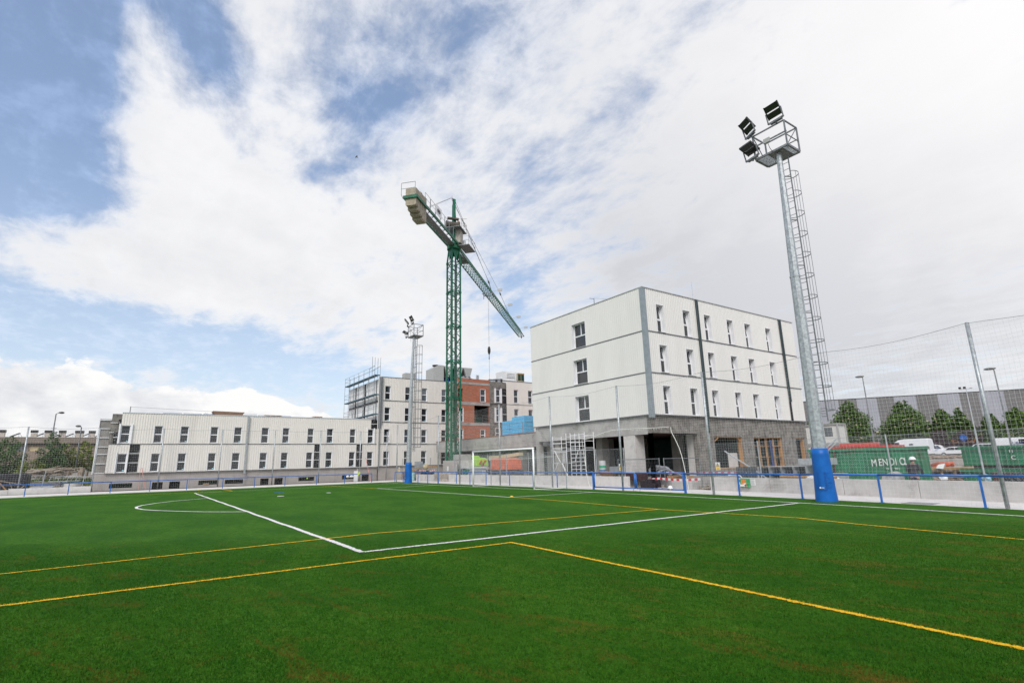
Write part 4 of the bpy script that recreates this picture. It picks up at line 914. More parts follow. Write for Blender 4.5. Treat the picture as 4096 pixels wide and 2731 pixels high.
# ================= goal =================
go = thing('football_goal', 'full-size white football goal with net on the goal line', 'goal', (0, 0, 0))
for sx_ in (-1, 1):
    m = MB(); m.tube((sx_*3.72, 0, 0), (sx_*3.72, 0, 2.53), .06, n=12); m.build('goalpost', whitep, go, True)
m = MB(); m.tube((-3.78, 0, 2.50), (3.78, 0, 2.50), .06, n=12); m.build('crossbar', whitep, go, True)
for sx_ in (-1, 1):
    m = MB(); m.tube((sx_*4.45-.0, 2.0, 0), (sx_*4.45, 2.0, 2.15), .035, n=8); m.build('net_support', galv, go)
def cord(m, a, b_, r=.004):
    """thin three-sided strand"""
    m.tube(a, b_, r, r, 3)
def netsheet(m, f, nu, nv, r, skip=None, su=1, sv=1):
    """grid of strands on surface f(u,v), u and v in 0..1"""
    for i in range(nu+1):
        P = [f(i/nu, j/nv) for j in range(0, nv+1, sv)]; Q = [j/nv for j in range(0, nv+1, sv)]
        for k in range(len(P)-1):
            if skip and skip(i/nu, (Q[k]+Q[k+1])/2): continue
            cord(m, P[k], P[k+1], r)
    for j in range(nv+1):
        P = [f(i/nu, j/nv) for i in range(0, nu+1, su)]; Q = [i/nu for i in range(0, nu+1, su)]
        for k in range(len(P)-1):
            if skip and skip((Q[k]+Q[k+1])/2, j/nv): continue
            cord(m, P[k], P[k+1], r)
nt_ = MB(); rn = .0028
def backf(u, v):
    x = -4.3+8.6*u; z = 2.0*v-.12*math.sin(PI*u*1)*v; return Vector((x, 1.85+.06*math.sin(u*9)*(1-v)*v*4, max(.02, z)))
def topf(u, v):
    xa = -3.7+7.4*u; xb = -4.3+8.6*u; return Vector((xa+(xb-xa)*v, 1.85*v, 2.44+(2.0-2.44)*v-.32*math.sin(PI*v)*.6-.12*math.sin(PI*u)*v))
netsheet(nt_, backf, 66, 16, rn, su=3, sv=4); netsheet(nt_, topf, 60, 15, rn, su=3, sv=3)
for sg in (-1, 1):
    def sidef(u, v, sg=sg):
        zt_ = 2.44-.44*u-.2*math.sin(PI*u); x = sg*(3.7+.6*u); return Vector((x+sg*.05*math.sin(PI*v), 1.85*u, zt_*v+.01))
    netsheet(nt_, sidef, 14, 17, rn, sv=3, su=2)
nt_.build('net', netm, go)
m = MB(); m.path([(-3.75, .05, .02), (-4.3, 1.85, .02), (4.3, 1.85, .02), (3.75, .05, .02)], .022, 5); m.build('net_base_rope', ropem, go)

# ================= low walls round the pitch end =================
def low_wall(label, xs_, h=.65, th=.22, m_=concw, y0=4.75):
    w = thing('low_wall', label, 'wall', (xs_[0], y0+bend(xs_[0]), 0))
    for a, b_ in zip(xs_[:-1], xs_[1:]):
        q = MB(); ya, yb = y0+bend(a), y0+bend(b_)
        q.tbox([(a+.008, ya, -.3), (b_-.008, yb, -.3), (b_-.008, yb+th, -.3), (a+.008, ya+th, -.3)], [(a+.008, ya, h), (b_-.008, yb, h), (b_-.008, yb+th, h), (a+.008, ya+th, h)])
        o = q.build('wall_panel', m_, w); bevel(o, .012)
    return w
low_wall('low pale concrete wall behind the goal, ending beside the blue gate', [-16.6, -14.3, -12.0, -9.7, -7.4, -5.1, -2.8, -.5, 1.8, 4.6, 7.05], m_=concl)
low_wall('low pale concrete wall on the right with the defibrillator box', [13.0, 16.4, 19.8, 22.6, 25.8, 29, 33, 40], m_=concw)
low_wall('short low concrete wall behind the far blue mast pad', [-24.2, -22.0, -19.9], m_=concl)
w = thing('low_wall', 'long low pale wall in front of the rubble at the far left', 'wall', (-29.8, -35, 0))
for a, b_ in ((-47, -41), (-41, -35), (-35, -29), (-29, -23.6)):
    q = MB(); q.box(-30.05, -29.8, a+.01, b_-.01, -.3, .50 if a > -30 else .42); q.build('wall_panel', concl, w)
rs = thing('block_wall', 'rough stacked stone blocks beside the crane base', 'wall', (-18.2, 5.0, 0))
for k in range(3):
    x = -19.8
    while x < -16.75:
        l = R.uniform(.7, 1.1); q = MB(); q.box(x, min(x+l-.03, -16.7), 4.80+R.uniform(-.05, .05), 5.1, k*.31-.02, k*.31+.28); bevel(q.build('stone_block', stone, rs), .03); x += l

# ================= blue railings =================
def railing(label, posts, H=.97, ends=None):
    r = thing('pitch_railing', label, 'railing', (posts[0][0], posts[0][1], 0))
    for (x, y) in posts:
        q = MB(); q.box(x-.028, x+.028, y-.028, y+.028, 0, H-.03); q.box(x-.06, x+.06, y-.06, y+.06, 0, .012); q.build('rail_post', bluep, r)
    q = MB(); P = [Vector((x, y, H)) for x, y in posts]; q.path(P, .036, 8); q.build('top_rail', bluep, r, True)
    return r
def yr(x): return 2.03+bend(x)
railing('long blue railing behind the goal between the far corner and the gate', [(x, yr(x)+(.5 if -12 < x < 2 else 0)) for x in (-23.5, -21.3, -19.5, -17.75, -15.6, -13.4, -10.95, -8.6, -6.04, -2.71, .23, 3.5, 6.85)])
railing('blue railing on the right, in front of the green skips', [(x, yr(x)-.08) for x in (13.56, 16.6, 19.48, 22.39, 25.3, 28.2, 31.1)], .93)
railing('blue railing along the far touchline in front of the long low block', [(-23.08, y) for y in (-.64, -3.4, -6.1, -8.95, -11.55, -14.1, -16.8, -19.4, -22.0, -24.6, -27.1, -29.7, -32.3, -35)], .90)
gt = thing('double_gate', 'blue tubular double gate open to the building site beside the goal', 'gate', (10.2, yr(10.2), 0))
for a, b_ in ((6.98, 10.17), (10.27, 13.45)):
    q = MB(); ya, yb = yr(a), yr(b_); z0, z1 = .14, .95
    q.path([(a, ya, z0), (b_, yb, z0), (b_, yb, z1), (a, ya, z1)], .036, 8, True); gl_ = q.build('gate_leaf', bluep, gt, True)
    q = MB(); xm = b_-.12 if a < 8 else a+.25; q.tube((xm, yr(xm), .12), (xm+.05, yr(xm)-.1, 0), .015, n=6); q.build('gate_wheel', galvd, gl_)
for x in (6.9, 13.53):
    q = MB(); q.box(x-.04, x+.04, yr(x)-.04, yr(x)+.04, 0, 1.0); q.build('gate_post', bluep, gt)

# ================= ball-stop nets =================
def yn(x): return 2.12+bend(x)
nf = thing('ball_stop_net', 'high torn ball-stop net on grey posts behind the goal line', 'net fence', (0, 2.1, 0))
NP = [(-23.3, 5.9), (-20.05, 5.95), (-13.65, 6.05), (-9.59, 6.1), (-3.36, 6.05), (2.9, 5.95), (9.17, 5.85), (15.11, 5.75), (20.8, 5.62), (25.78, 5.62), (31.6, 5.6)]
for x, h in NP:
    if abs(x-20.8) < .1: continue
    q = MB(); q.tube((x, yn(x), 0), (x, yn(x), h), .058, n=10); q.tube((x, yn(x), h), (x, yn(x), h+.03), .062, .03, 10); q.build('net_post', galv, nf, True)
def htop(x):
    for (a, ha), (b_, hb_) in zip(NP[:-1], NP[1:]):
        if a <= x <= b_: f = (x-a)/(b_-a); return ha+(hb_-ha)*f-.03*(b_-a)*math.sin(PI*f)
    return NP[-1][1]
def hole(x, z):
    """torn part of the net between the goal and the second gate leaf"""
    if 6.0 < x < 13.9:
        lo = 6.05+.55*(1-min(1, z/2.9))**.5; hi = 13.7-.7*(z/3.0)**2.2 if z < 3 else 13
        top_ = 2.93+.42*sst(6.05, 9, x)-.10*sst(9, 13.2, x)
        return lo < x < hi and z < top_
    return False
cell = .125
ng = MB()
def npt(x, z):
    puff = .05*math.sin(x*1.1+z*.9)+.03*math.sin(x*2.7-z*1.7)
    return Vector((x+.015*math.sin(z*3+x), yn(x)-.07+puff*.9, z))
x = -23.3
while x < 31.6:
    H_ = htop(x); n = 9; zs = [i*H_/n+.01 for i in range(n+1)]; c = cell if x > -4 else .16
    if 5 < x < 14:
        n = 36; zs = [i*H_/n+.01 for i in range(n+1)]
    for a, b_ in zip(zs[:-1], zs[1:]):
        if not hole(x, (a+b_)/2): cord(ng, npt(x, a), npt(x, b_), .0020 if x > 5 else .0023)
    x += c
for i in range(int(6.2/cell)):
    z = .05+i*cell; x = -23.3
    while x < 31.6:
        st = .33 if x > 0 else .9; x2 = min(x+st, 31.6); sag = lambda q: .02*math.sin(q*2.1)
        if z < htop((x+x2)/2) and not hole((x+x2)/2, z): cord(ng, npt(x, z+sag(x)), npt(x2, z+sag(x2)), .0020 if x > 5 else .0023)
        x = x2
ng.build('net', netm, nf)
q = MB(); x = -23.3; P = []
while x <= 31.6: P.append(Vector((x, yn(x)-.04, htop(x)))); x += .5
q.path(P, .006, 4); q.build('top_cable', galvd, nf)
q = MB(); P = [npt(6.62, .02), npt(6.4, .35), npt(6.25, 1.0), npt(6.12, 1.8), npt(6.06, 2.6), npt(6.05, 2.9)]; q.path(P, .016, 5)
P = [npt(6.05+i*.36, 2.93+.42*sst(6.05, 9, 6.05+i*.36)-.10*sst(9, 13.2, 6.05+i*.36)) for i in range(20)]; q.path(P, .018, 5)
P = [npt(13.0, 3.24)]+[npt(13.7-.7*(z/3.0)**2.2, z) for z in (3.0, 2.6, 2.2, 1.8, 1.4, 1.0, .6, .3, .02)]; q.path(P, .018, 5)
for i in range(46): xx = 7.4+i*.12; zz = 2.93+.42*sst(6.05, 9, xx)-.10*sst(9, 13.2, xx); q.tube(npt(xx, zz), npt(xx+R.uniform(-.05, .05), zz-R.uniform(.03, .12)), .008, n=3)
q.build('torn_edge_rope', ropem, nf)
lf = thing('ball_stop_net', 'high ball-stop net on leaning grey posts in front of the long low block', 'net fence', (-30, -14, 0))
LP_ = [-38.2, -33.3, -28.45, -23.6, -18.7, -13.75, -8.8, -4.1, .4, 3.6]
for y in LP_:
    q = MB(); q.tube((-30, y, 0), (-30, y, 5.6), .058, n=8); q.build('net_post', galv, lf, True)
def ht2(y):
    for a, b_ in zip(LP_[:-1], LP_[1:]):
        if a <= y <= b_: return 5.6-.16*math.sin(PI*(y-a)/(b_-a))
    return 5.6
q = MB(); y = -38.2
while y < 3.6: cord(q, (-30, y, .01), (-30.03, y, 2.8), 0.0024); cord(q, (-30.03, y, 2.8), (-30, y, ht2(y)), 0.0024); y += .17
z = .08
while z < 5.6:
    for a, b_ in zip(LP_[:-1], LP_[1:]):
        for k in range(4):
            y0_, y1_ = a+(b_-a)*k/4, a+(b_-a)*(k+1)/4
            if z < min(ht2(y0_), ht2(y1_)): cord(q, (-30, y0_, z), (-30, y1_, z), 0.0024)
    z += .16
q.build('net', netm, lf)
q = MB(); y = -38.2; P = []
while y < 3.6: P.append((-29.98, y, ht2(y))); y += .6
q.path(P, .009, 4); q.build('top_cable', galvd, lf)
# corner fence between the two, far corner
# ================= chain-link fence on the low walls =================
def chain(label, posts, z0=.65, z1=2.42, y0=5.02, cellw=.13):
    r = thing('chain_link_fence', label, 'fence', (posts[0], y0+bend(posts[0]), 0))
    for x in posts:
        q = MB(); q.tube((x, y0+bend(x), z0-.6), (x, y0+bend(x), z1), .032, n=8); q.build('fence_post', galv, r)
    q = MB(); a, b_ = posts[0], posts[-1]; hgt = z1-z0-.05; x = a-hgt
    while x < b_:
        for s_ in (1, -1):
            xa, xb = x, x+hgt; za, zb_ = (z0, z0+hgt) if s_ > 0 else (z0+hgt, z0)
            t0 = max(0, (a-xa)/hgt); t1 = min(1, (b_-xa)/hgt)
            if t1 > t0: 
                p0 = (xa+hgt*t0, y0+bend(xa+hgt*t0), za+(zb_-za)*t0); p1 = (xa+hgt*t1, y0+bend(xa+hgt*t1), za+(zb_-za)*t1); cord(q, p0, p1, .0019)
        x += cellw
    q.build('wire_mesh', galv, r)
    q = MB(); q.path([(x, y0+bend(x), z1-.06) for x in posts], .006, 4); q.build('top_wire', galv, r)
    return r
chain('grey chain-link fence on the low wall behind the goal', [-15.9, -12.9, -9.8, -6.8, -3.7, -.7, 2.55, 4.05, 6.6], cellw=.11)
chain('grey chain-link fence on the right wall in front of the green skips', [13.02, 15.85, 18.75, 21.65, 24.6, 27.5, 30.5], cellw=.085)
q = MB(); 
# ================= more helpers =================
def text(s, size, M4, m, parent, name='lettering', ext=.01):
    cu = bpy.data.curves.new(name, 'FONT'); cu.body = s; cu.size = size; cu.extrude = ext; cu.align_x = 'LEFT'
    o = bpy.data.objects.new(name, cu); C.objects.link(o); bpy.context.view_layer.update()
    me = bpy.data.meshes.new_from_object(o.evaluated_get(bpy.context.evaluated_depsgraph_get())); bpy.data.objects.remove(o); bpy.data.curves.remove(cu)
    g = org(parent); me.transform(Matrix.Translation(-g) @ M4); me.materials.clear(); me.materials.append(m)
    r = bpy.data.objects.new(name, me); C.objects.link(r); r.parent = parent; ORG[r.name] = g; return r
def face_minus_y(x, y, z, ang=0): return Matrix.Translation((x, y, z)) @ Matrix.Rotation(ang, 4, 'Z') @ Matrix.Rotation(PI/2, 4, 'X')
def at(name, label, cat, x, y, z, rz=0, group=None):
    """root plus a builder transform for parts modelled round the origin"""
    r = thing(name, label, cat, (x, y, z), group); return r, Matrix.Translation((x, y, z)) @ Matrix.Rotation(rz, 4, 'Z')
def single(mb, name, m, label, cat, group=None, bev=0):
    o = mb.build(name, m); 
    if bev: bevel(o, bev)
    return tag(o, label, cat, group)

# ================= skips on the right =================
def skip(parent, T, L_, W_, H_, m_, flare=.15, ribs=9, wall=.06):
    b_ = MB(T)
    z0 = .12
    out = [(0, 0, z0), (L_, 0, z0), (L_, W_, z0), (0, W_, z0)]; top_ = [(-.0, -flare*0, H_), (L_, 0, H_), (L_, W_, H_), (0, W_, H_)]
    inn = [(wall, wall, z0+.1), (L_-wall, wall, z0+.1), (L_-wall, W_-wall, z0+.1), (wall, W_-wall, z0+.1)]; int_ = [(wall, wall, H_), (L_-wall, wall, H_), (L_-wall, W_-wall, H_), (wall, W_-wall, H_)]
    b_.add(out+top_, [(0,3,2,1),(0,1,5,4),(1,2,6,5),(2,3,7,6),(3,0,4,7)]); b_.add(inn+int_, [(0,1,2,3),(0,4,5,1),(1,5,6,2),(2,6,7,3),(3,7,4,0)])
    b_.add(top_+int_, [(0,1,5,4),(1,2,6,5),(2,3,7,6),(3,0,4,7)])
    body = b_.build('body', m_, parent)
    r_ = MB(T)
    for i in range(ribs):
        x = .25+(L_-.5)*i/(ribs-1); r_.box(x-.04, x+.04, -.07, -.002, z0, H_-.1); r_.box(x-.04, x+.04, W_+.002, W_+.07, z0, H_-.1)
    r_.build('rib', m_, body)
    e_ = MB(T); e_.box(-.06, L_+.06, -.09, -.001, H_-.10, H_+.03); e_.box(-.06, L_+.06, W_+.001, W_+.09, H_-.10, H_+.03); e_.box(-.07, -.001, -.08, W_+.08, H_-.09, H_+.02); e_.box(L_+.001, L_+.07, -.08, W_+.08, H_-.09, H_+.02)
    e_.build('rim', m_, body)
    u_ = MB(T); u_.box(.1, L_-.1, W_*.25, W_*.25+.15, 0, z0); u_.box(.1, L_-.1, W_*.75-.15, W_*.75, 0, z0); u_.build('runner', rust, body)
    return body
SR = rad(18); SF = Vector((21.44, 9.0, 0)); SU = Vector((math.cos(SR), math.sin(SR), 0)); LS = 4.75
c0 = SF-SU*LS
r, T = at('green_skip', 'long green ribbed waste skip with faded white capital letters', 'skip', c0.x, c0.y, -.28, SR)
bd = skip(r, T, LS, 2.2, 2.2, greens, ribs=9)
def onskip(t, z): p_ = SF+SU*t; return Matrix.Translation((p_.x+.095*math.sin(SR), p_.y-.095*math.cos(SR), z)) @ Matrix.Rotation(SR, 4, 'Z') @ Matrix.Rotation(PI/2, 4, 'X') @ Matrix.Diagonal((.62, 1, 1, 1))
for ch, t0, z in (('M', -2.20, 1.09), ('E', -1.91, 1.11), ('N', -1.76, 1.11), ('D', -1.50, 1.13), ('I', -1.27, 1.13), ('O', -1.11, 1.14), ('L', -.93, 1.14)): text(ch, .47, onskip(t0, z), whitel, r, 'letter')
text('TN', .13, onskip(-1.66, .93), whitel, r, 'letter'); text('945 3', .13, onskip(-1.32, .93), whitel, r, 'letter')
m = MB(T); m.bar((1.0, -.09, .9), (1.1, -.09, 2.1), .07); m.build('latch', rust, bd)
r, T = at('green_skip', 'green tipper skip standing in a lower one, marked C', 'skip', 22.85, 8.3, .98, rad(-9))
bd = skip(r, T, 3.1, 2.0, .86, greens, ribs=3)
text('11', .17, T @ face_minus_y(1.62, -.10, .60), whitel, r, 'letter'); text('C', .22, T @ face_minus_y(1.66, -.10, .34), whitel, r, 'letter')
r, T = at('green_skip', 'lower green skip with a rusty brown open end, under the skip marked C', 'skip', 22.75, 8.3, -.28, rad(-9))
bd = skip(r, T, 3.4, 2.05, 1.22, greens, ribs=4)
m = MB(T); m.box(1.05, 3.3, -.10, -.075, .25, 1.1); m.build('rusty_side', rust, bd)
r, T = at('red_skip', 'bright red skip showing just above the long green one', 'skip', 13.6, 14.6, -.15, rad(4))
bd = skip(r, T, 4.2, 2.2, 2.28, redp, ribs=7); m = MB(T); m.box(1.6, 3.6, -.1, .3, 2.31, 2.46); m.build('red_cover', mat('cover_red', (.62, .10, .08), .5), bd)

# ================= site cabins =================
def cabin(x, y, z, L_, D_, H_, label, rz=0):
    r, T = at('site_cabin', label, 'site cabin', x, y, z, rz, 'stacked site cabins')
    m = MB(T); m.box(.08, L_-.08, .08, D_-.08, .12, H_-.12); b_ = m.build('wall_panel', mat('cabin_white', (.62, .61, .58), .5, var=.05, stain=(.45, .43, .4), stain_amt=.4, stain_scale=2), r)
    m = MB(T)
    for (a, c_) in ((0, 0), (L_, 0), (0, D_), (L_, D_)): m.box(a-.07, a+.07, c_-.07, c_+.07, 0, H_)
    m.box(0, L_, -.06, .08, 0, .14); m.box(0, L_, -.06, .08, H_-.14, H_); m.box(0, L_, D_-.08, D_+.06, 0, .14); m.box(L_-.08, L_+.06, .08, D_-.08, 0, .14); m.box(L_-.08, L_+.06, .08, D_-.08, H_-.14, H_)
    m.build('corner_frame', greyp, r)
    m = MB(T); m.box(L_+.0-1.6, L_-.7, .05, .07, .9, 2.0); m.build('cabin_window', glassl, r)
    m = MB(T); m.box(-.1, L_+.1, -.1, D_+.1, H_, H_+.06); m.build('roof', greyp, r)
cabin(-6.8, 50, .55, 6.0, 2.4, 2.42, 'lower white site cabin beside the right end of the big block', rad(4))
cabin(-6.8, 50, 3.05, 6.0, 2.4, 2.42, 'upper white site cabin stacked beside the right end of the big block', rad(4))

# ================= warehouse =================
r = thing('warehouse', 'long flat-roofed warehouse with broad dark and light grey stripes across the right background', 'warehouse', (-20, 130, 1.1))
A0, A1 = Vector((-37.8, 117.2, 0)), Vector((-1.27, 141.0, 0)); ad = (A1-A0).normalized(); an = Vector((ad.y, -ad.x, 0))
def onA(px_x):   # not a camera trick: station along the facade measured in metres
    return A0+ad*px_x
def apnt(t, d, z): p = A0+ad*t+an*d; return (p.x, p.y, z)
light_ = mat('stripe_light', (.33, .335, .375), .5, .1, var=.05, scale=.4); dark_ = mat('stripe_dark', (.17, .165, .165), .5, .1, var=.05, scale=.4)
st = [-4.7, -.7, 3.4, 7.42, 11.33, 15.52, 19.09, 23.44, 27.63, 31.78, 35.36, 39.81, 43.7, 47.8, 51.8, 56, 60, 64]
for k, (a, b_) in enumerate(zip(st[:-1], st[1:])):
    m = MB(); corr(m, apnt, a, b_, 7.05, 15.0, (), .5, .06); m.build('cladding_stripe', dark_ if k % 2 else light_, r)
m = MB(); P = [apnt(-4.7, -.2, 1), apnt(64, -.2, 1), apnt(64, -70, 1), apnt(-4.7, -70, 1)]; m.tbox(P, [(p[0], p[1], 14.9) for p in P]); m.build('hall', dark_, r)
m = MB(); P = [apnt(27.6, 0.0, 1), apnt(64, 0.0, 1), apnt(64, .25, 1), apnt(27.6, .25, 1)]; m.tbox(P, [(p[0], p[1], 7.04) for p in P]); m.build('shop_band', mat('shop_dark', (.035, .035, .04), .3, spec=.6), r)
m = MB(); P = [apnt(-4.7, -.3, 15.0), apnt(64, -.3, 15.0), apnt(64, .1, 15.0), apnt(-4.7, .1, 15.0)]; m.tbox(P, [(p[0], p[1], 15.15) for p in P]); m.build('roof_edge', blackm, r)
ai = math.atan2(ad.y, ad.x); orl = mat('orange_letter', (.70, .25, .03), .5)
for ch, t0 in (('O', 29.6), ('M', 33.3)):
    p = apnt(t0, .27, 5.0); text(ch, 1.5, Matrix.Translation(p) @ Matrix.Rotation(ai, 4, 'Z') @ Matrix.Rotation(PI/2, 4, 'X'), orl, r, 'letter', .05)
r = thing('roof_floodlight', 'small floodlight pole with two square heads above the striped warehouse roof line', 'floodlight', (2.0, 90, 1.1))
m = MB(); m.tube((2.0, 90, 1.1), (2.0, 90, 11.9), .09, .05, 6); m.tube((1.1, 90, 11.7), (2.8, 90, 11.75), .035, n=5); m.build('pole', galvl, r)
for x in (1.25, 1.85): m = MB(); m.box(x-.17, x+.17, 89.8, 89.95, 11.78, 12.1); m.build('floodlight', blackm, r)
m = MB(); m.box(2.5, 2.85, 89.8, 89.95, 11.72, 11.8); m.build('floodlight', galvd, r)

# ================= vehicles in the car park =================
tyre = mat('tyre', (.02, .02, .02), .85); carw = mat('car_white', (.74, .75, .77), .3, var=.03, spec=.6)
def vehicle(name, label, cat, x, y, z, rz, prof, W_, m_, wheels, wins, s=1.0, face=1, extras=()):
    """side profile extruded across the width; nose towards -x"""
    r, T = at(name, label, cat, x, y, z, rz); T = T @ Matrix.Scale(s, 4)
    b_ = MB(T); n = len(prof)
    tap = [max(0, (q[1]-1.0))*.10 for q in prof]
    P = [(a, -W_/2+t_, c_) for (a, c_), t_ in zip(prof, tap)] + [(a, W_/2-t_, c_) for (a, c_), t_ in zip(prof, tap)]
    b_.add(P, [(i, (i+1) % n, n+(i+1) % n, n+i) for i in range(n)] + [tuple(range(n-1, -1, -1)), tuple(range(n, 2*n))])
    body = fixn(b_.build('body', m_, r)); bevel(body, .06, 3)
    for (wx, wr) in wheels:
        for sy_ in (-1, 1):
            q = MB(T); q.tube((wx, sy_*(W_/2-.22), wr), (wx, sy_*(W_/2+.02), wr), wr, n=18); w_ = q.build('wheel', tyre, r, False)
            q = MB(T); q.tube((wx, sy_*(W_/2+.021), wr), (wx, sy_*(W_/2+.035), wr), wr*.6, n=12); q.build('rim', galvl, w_)
    for poly in wins:
        for sy_ in (-1, 1):
            q = MB(T); P = [(a, sy_*(W_/2-max(0, c_-1.0)*.10+.012), c_) for a, c_ in poly]; q.add(P, [tuple(range(len(P)))]); q.build('side_window', glassm, r)
    for (nm, bx_, mm) in extras:
        q = MB(T); q.box(*bx_); q.build(nm, mm, r)
    return r
vanp = [(-3.0, .45), (-3.0, 1.0), (-2.75, 1.2), (-2.0, 1.45), (-1.35, 2.25), (-.9, 2.55), (0, 2.68), (2.8, 2.68), (2.98, 2.5), (3.05, 1.2), (3.05, .4)]
vwin = [[(-2.0, 1.5), (-1.4, 2.2), (-.75, 2.2), (-.75, 1.45)]]
vx = [('tail_light', (3.04, 3.07, -.95, -.82, .9, 1.5), redp), ('tail_light', (3.04, 3.07, .82, .95, .9, 1.5), redp), ('windscreen', (-1.8, -1.78, -.1, .1, 1.7, 1.72), glassm), ('side_badge', (.6, 1.1, -1.0, -.98, 1.75, 1.95), blackp), ('bumper', (-3.06, -2.98, -.9, .9, .4, .7), blackp)]
vehicle('white_van', 'large white high-roof van parked behind the long green skip', 'van', -5.85, 85, 1.05, rad(-3), vanp, 2.0, carw, [(-2.1, .35), (2.0, .35)], vwin, 1.09, extras=vx)
v2p = [(-2.1, .4), (-2.1, .9), (-1.85, 1.05), (-1.25, 1.25), (-.75, 1.85), (-.3, 1.98), (2.0, 1.98), (2.15, 1.8), (2.2, .9), (2.2, .35)]
rr_ = vehicle('white_van', 'smaller white van with a blue zigzag mark, right behind the high-roof van', 'van', -2.55, 86.5, 1.05, rad(180-6), v2p, 1.85, carw, [(-1.35, .33), (1.4, .33)], [[(-1.2, 1.3), (-.75, 1.8), (-.1, 1.8), (-.1, 1.3)]], .95)
q = MB(); q.bar((-3.0, 85.5, 2.5), (-2.4, 85.5, 2.9), .05); q.bar((-2.4, 85.5, 2.9), (-1.9, 85.5, 2.3), .05); q.bar((-1.9, 85.5, 2.3), (-2.6, 85.5, 1.9), .05); q.build('zigzag_mark', mat('mark_blue', (.25, .33, .55), .5), rr_)
cp = [(-2.15, .35), (-2.2, .75), (-1.3, .95), (-.75, 1.38), (0, 1.48), (1.5, 1.44), (2.1, .98), (2.15, .4)]
cw = [[(-1.05, .98), (-.65, 1.32), (.1, 1.36), (.1, .98)], [(.16, .98), (.16, 1.36), (1.4, 1.33), (1.8, .98)]]
vehicle('parked_car', 'white estate car parked between the white vans and the green skip', 'car', .4, 85, 1.05, rad(2), cp, 1.75, carw, [(-1.35, .31), (1.35, .31)], cw)
vehicle('parked_car', 'dark grey car standing on the road under the striped warehouse', 'car', 4.6, 98, 1.1, 0, cp, 1.75, mat('car_grey', (.12, .12, .13), .3, spec=.6), [(-1.35, .31), (1.35, .31)], cw)
vehicle('tipper_truck', 'orange-topped tipper truck parked in front of the purple shrubs', 'truck', -1.2, 93, 1.1, rad(3), [(-2.2, .5), (-2.2, 1.5), (-2.0, 2.2), (-1.0, 2.3), (-.9, 1.4), (2.6, 1.4), (2.6, .6)], 2.0, mat('truck_dark', (.06, .06, .06), .5), [(-1.4, .4), (1.7, .4)], [[(-2.0, 1.5), (-1.9, 2.1), (-1.2, 2.1), (-1.2, 1.5)]], 1.0, extras=[('tipper_bed', (-.8, 2.7, -1.0, 1.0, 1.9, 2.6), mat('orange_bed', (.75, .30, .08), .5))])
wv = vehicle('white_van', 'white van with blue capital lettering behind the skip marked C', 'van', 11.4, 70, 1.05, rad(180), v2p, 1.85, carw, [(-1.35, .33), (1.4, .33)], [[(-1.2, 1.3), (-.75, 1.8), (-.1, 1.8), (-.1, 1.3)]], 1.12)
text('TUBAL', .48, face_minus_y(10.6, 68.93, 2.45), mat('letter_navy', (.03, .05, .18), .5), wv, 'letter')
vehicle('box_truck', 'blue and white box truck parked below the striped warehouse', 'truck', 6.0, 96, 1.1, 0, [(-3.6, .5), (-3.6, 2.0), (-3.3, 2.6), (-1.9, 2.6), (-1.85, 2.9), (3.6, 2.9), (3.6, .6)], 2.3, mat('truck_blue', (.03, .06, .28), .45), [(-2.8, .45), (2.2, .45)], [[(-3.4, 1.6), (-3.2, 2.4), (-2.2, 2.4), (-2.2, 1.6)]])
vehicle('white_pickup', 'white pickup cab visible between the tipper truck and the net post', 'pickup', 2.6, 90, 1.3, 0, cp, 1.8, carw, [(-1.35, .33), (1.35, .33)], cw, 1.1)
r = thing('round_sign', 'round blue road sign on a post in the car park', 'sign', (3.1, 80, 1.05))
m = MB(); m.tube((3.1, 80, 1.05), (3.1, 80, 3.6), .04, n=6); m.build('post', galvd, r); m = MB(); m.tube((3.1, 79.93, 3.75), (3.1, 79.97, 3.75), .45, n=18); m.build('sign_face', mat('sign_blue', (.02, .10, .38), .4), r)

# ================= street lamps =================
def street_lamp(x, y, z, h, label, dirn=(-1, 0), arm=.7, fat=.09):
    r = thing('street_lamp', label, 'street lamp', (x, y, z), 'street lamps')
    m = MB(); m.tube((x, y, z), (x, y, z+h), fat, fat*.6, 8); m.bar((x, y, z+h), (x+dirn[0]*arm*.5, y+dirn[1]*arm*.5, z+h+.12), .06); m.build('pole', galvd, r)
    m = MB(); m.blob((x+dirn[0]*arm, y+dirn[1]*arm, z+h+.15), .5, .28, .13, 12, 6); m.build('lamp_head', mat('lamp_grey', (.2, .2, .2), .4, .3), r, True)
street_lamp(3.84, 48, 1.05, 9.3, 'tall grey street lamp between the round tree and the widest tree on the right', (-1, 0), .3)
street_lamp(15.49, 48, 1.05, 8.4, 'tall grey street lamp at the right edge beyond the net post', (-1, 0), .3)
street_lamp(-50, -28.95, 1.4, 7.0, 'taller street lamp among the trees at the far left', (.35, .9), .55)
street_lamp(-50, -26.45, 1.4, 5.5, 'shorter street lamp beside the end of the long low block', (-.35, -.9), .35)

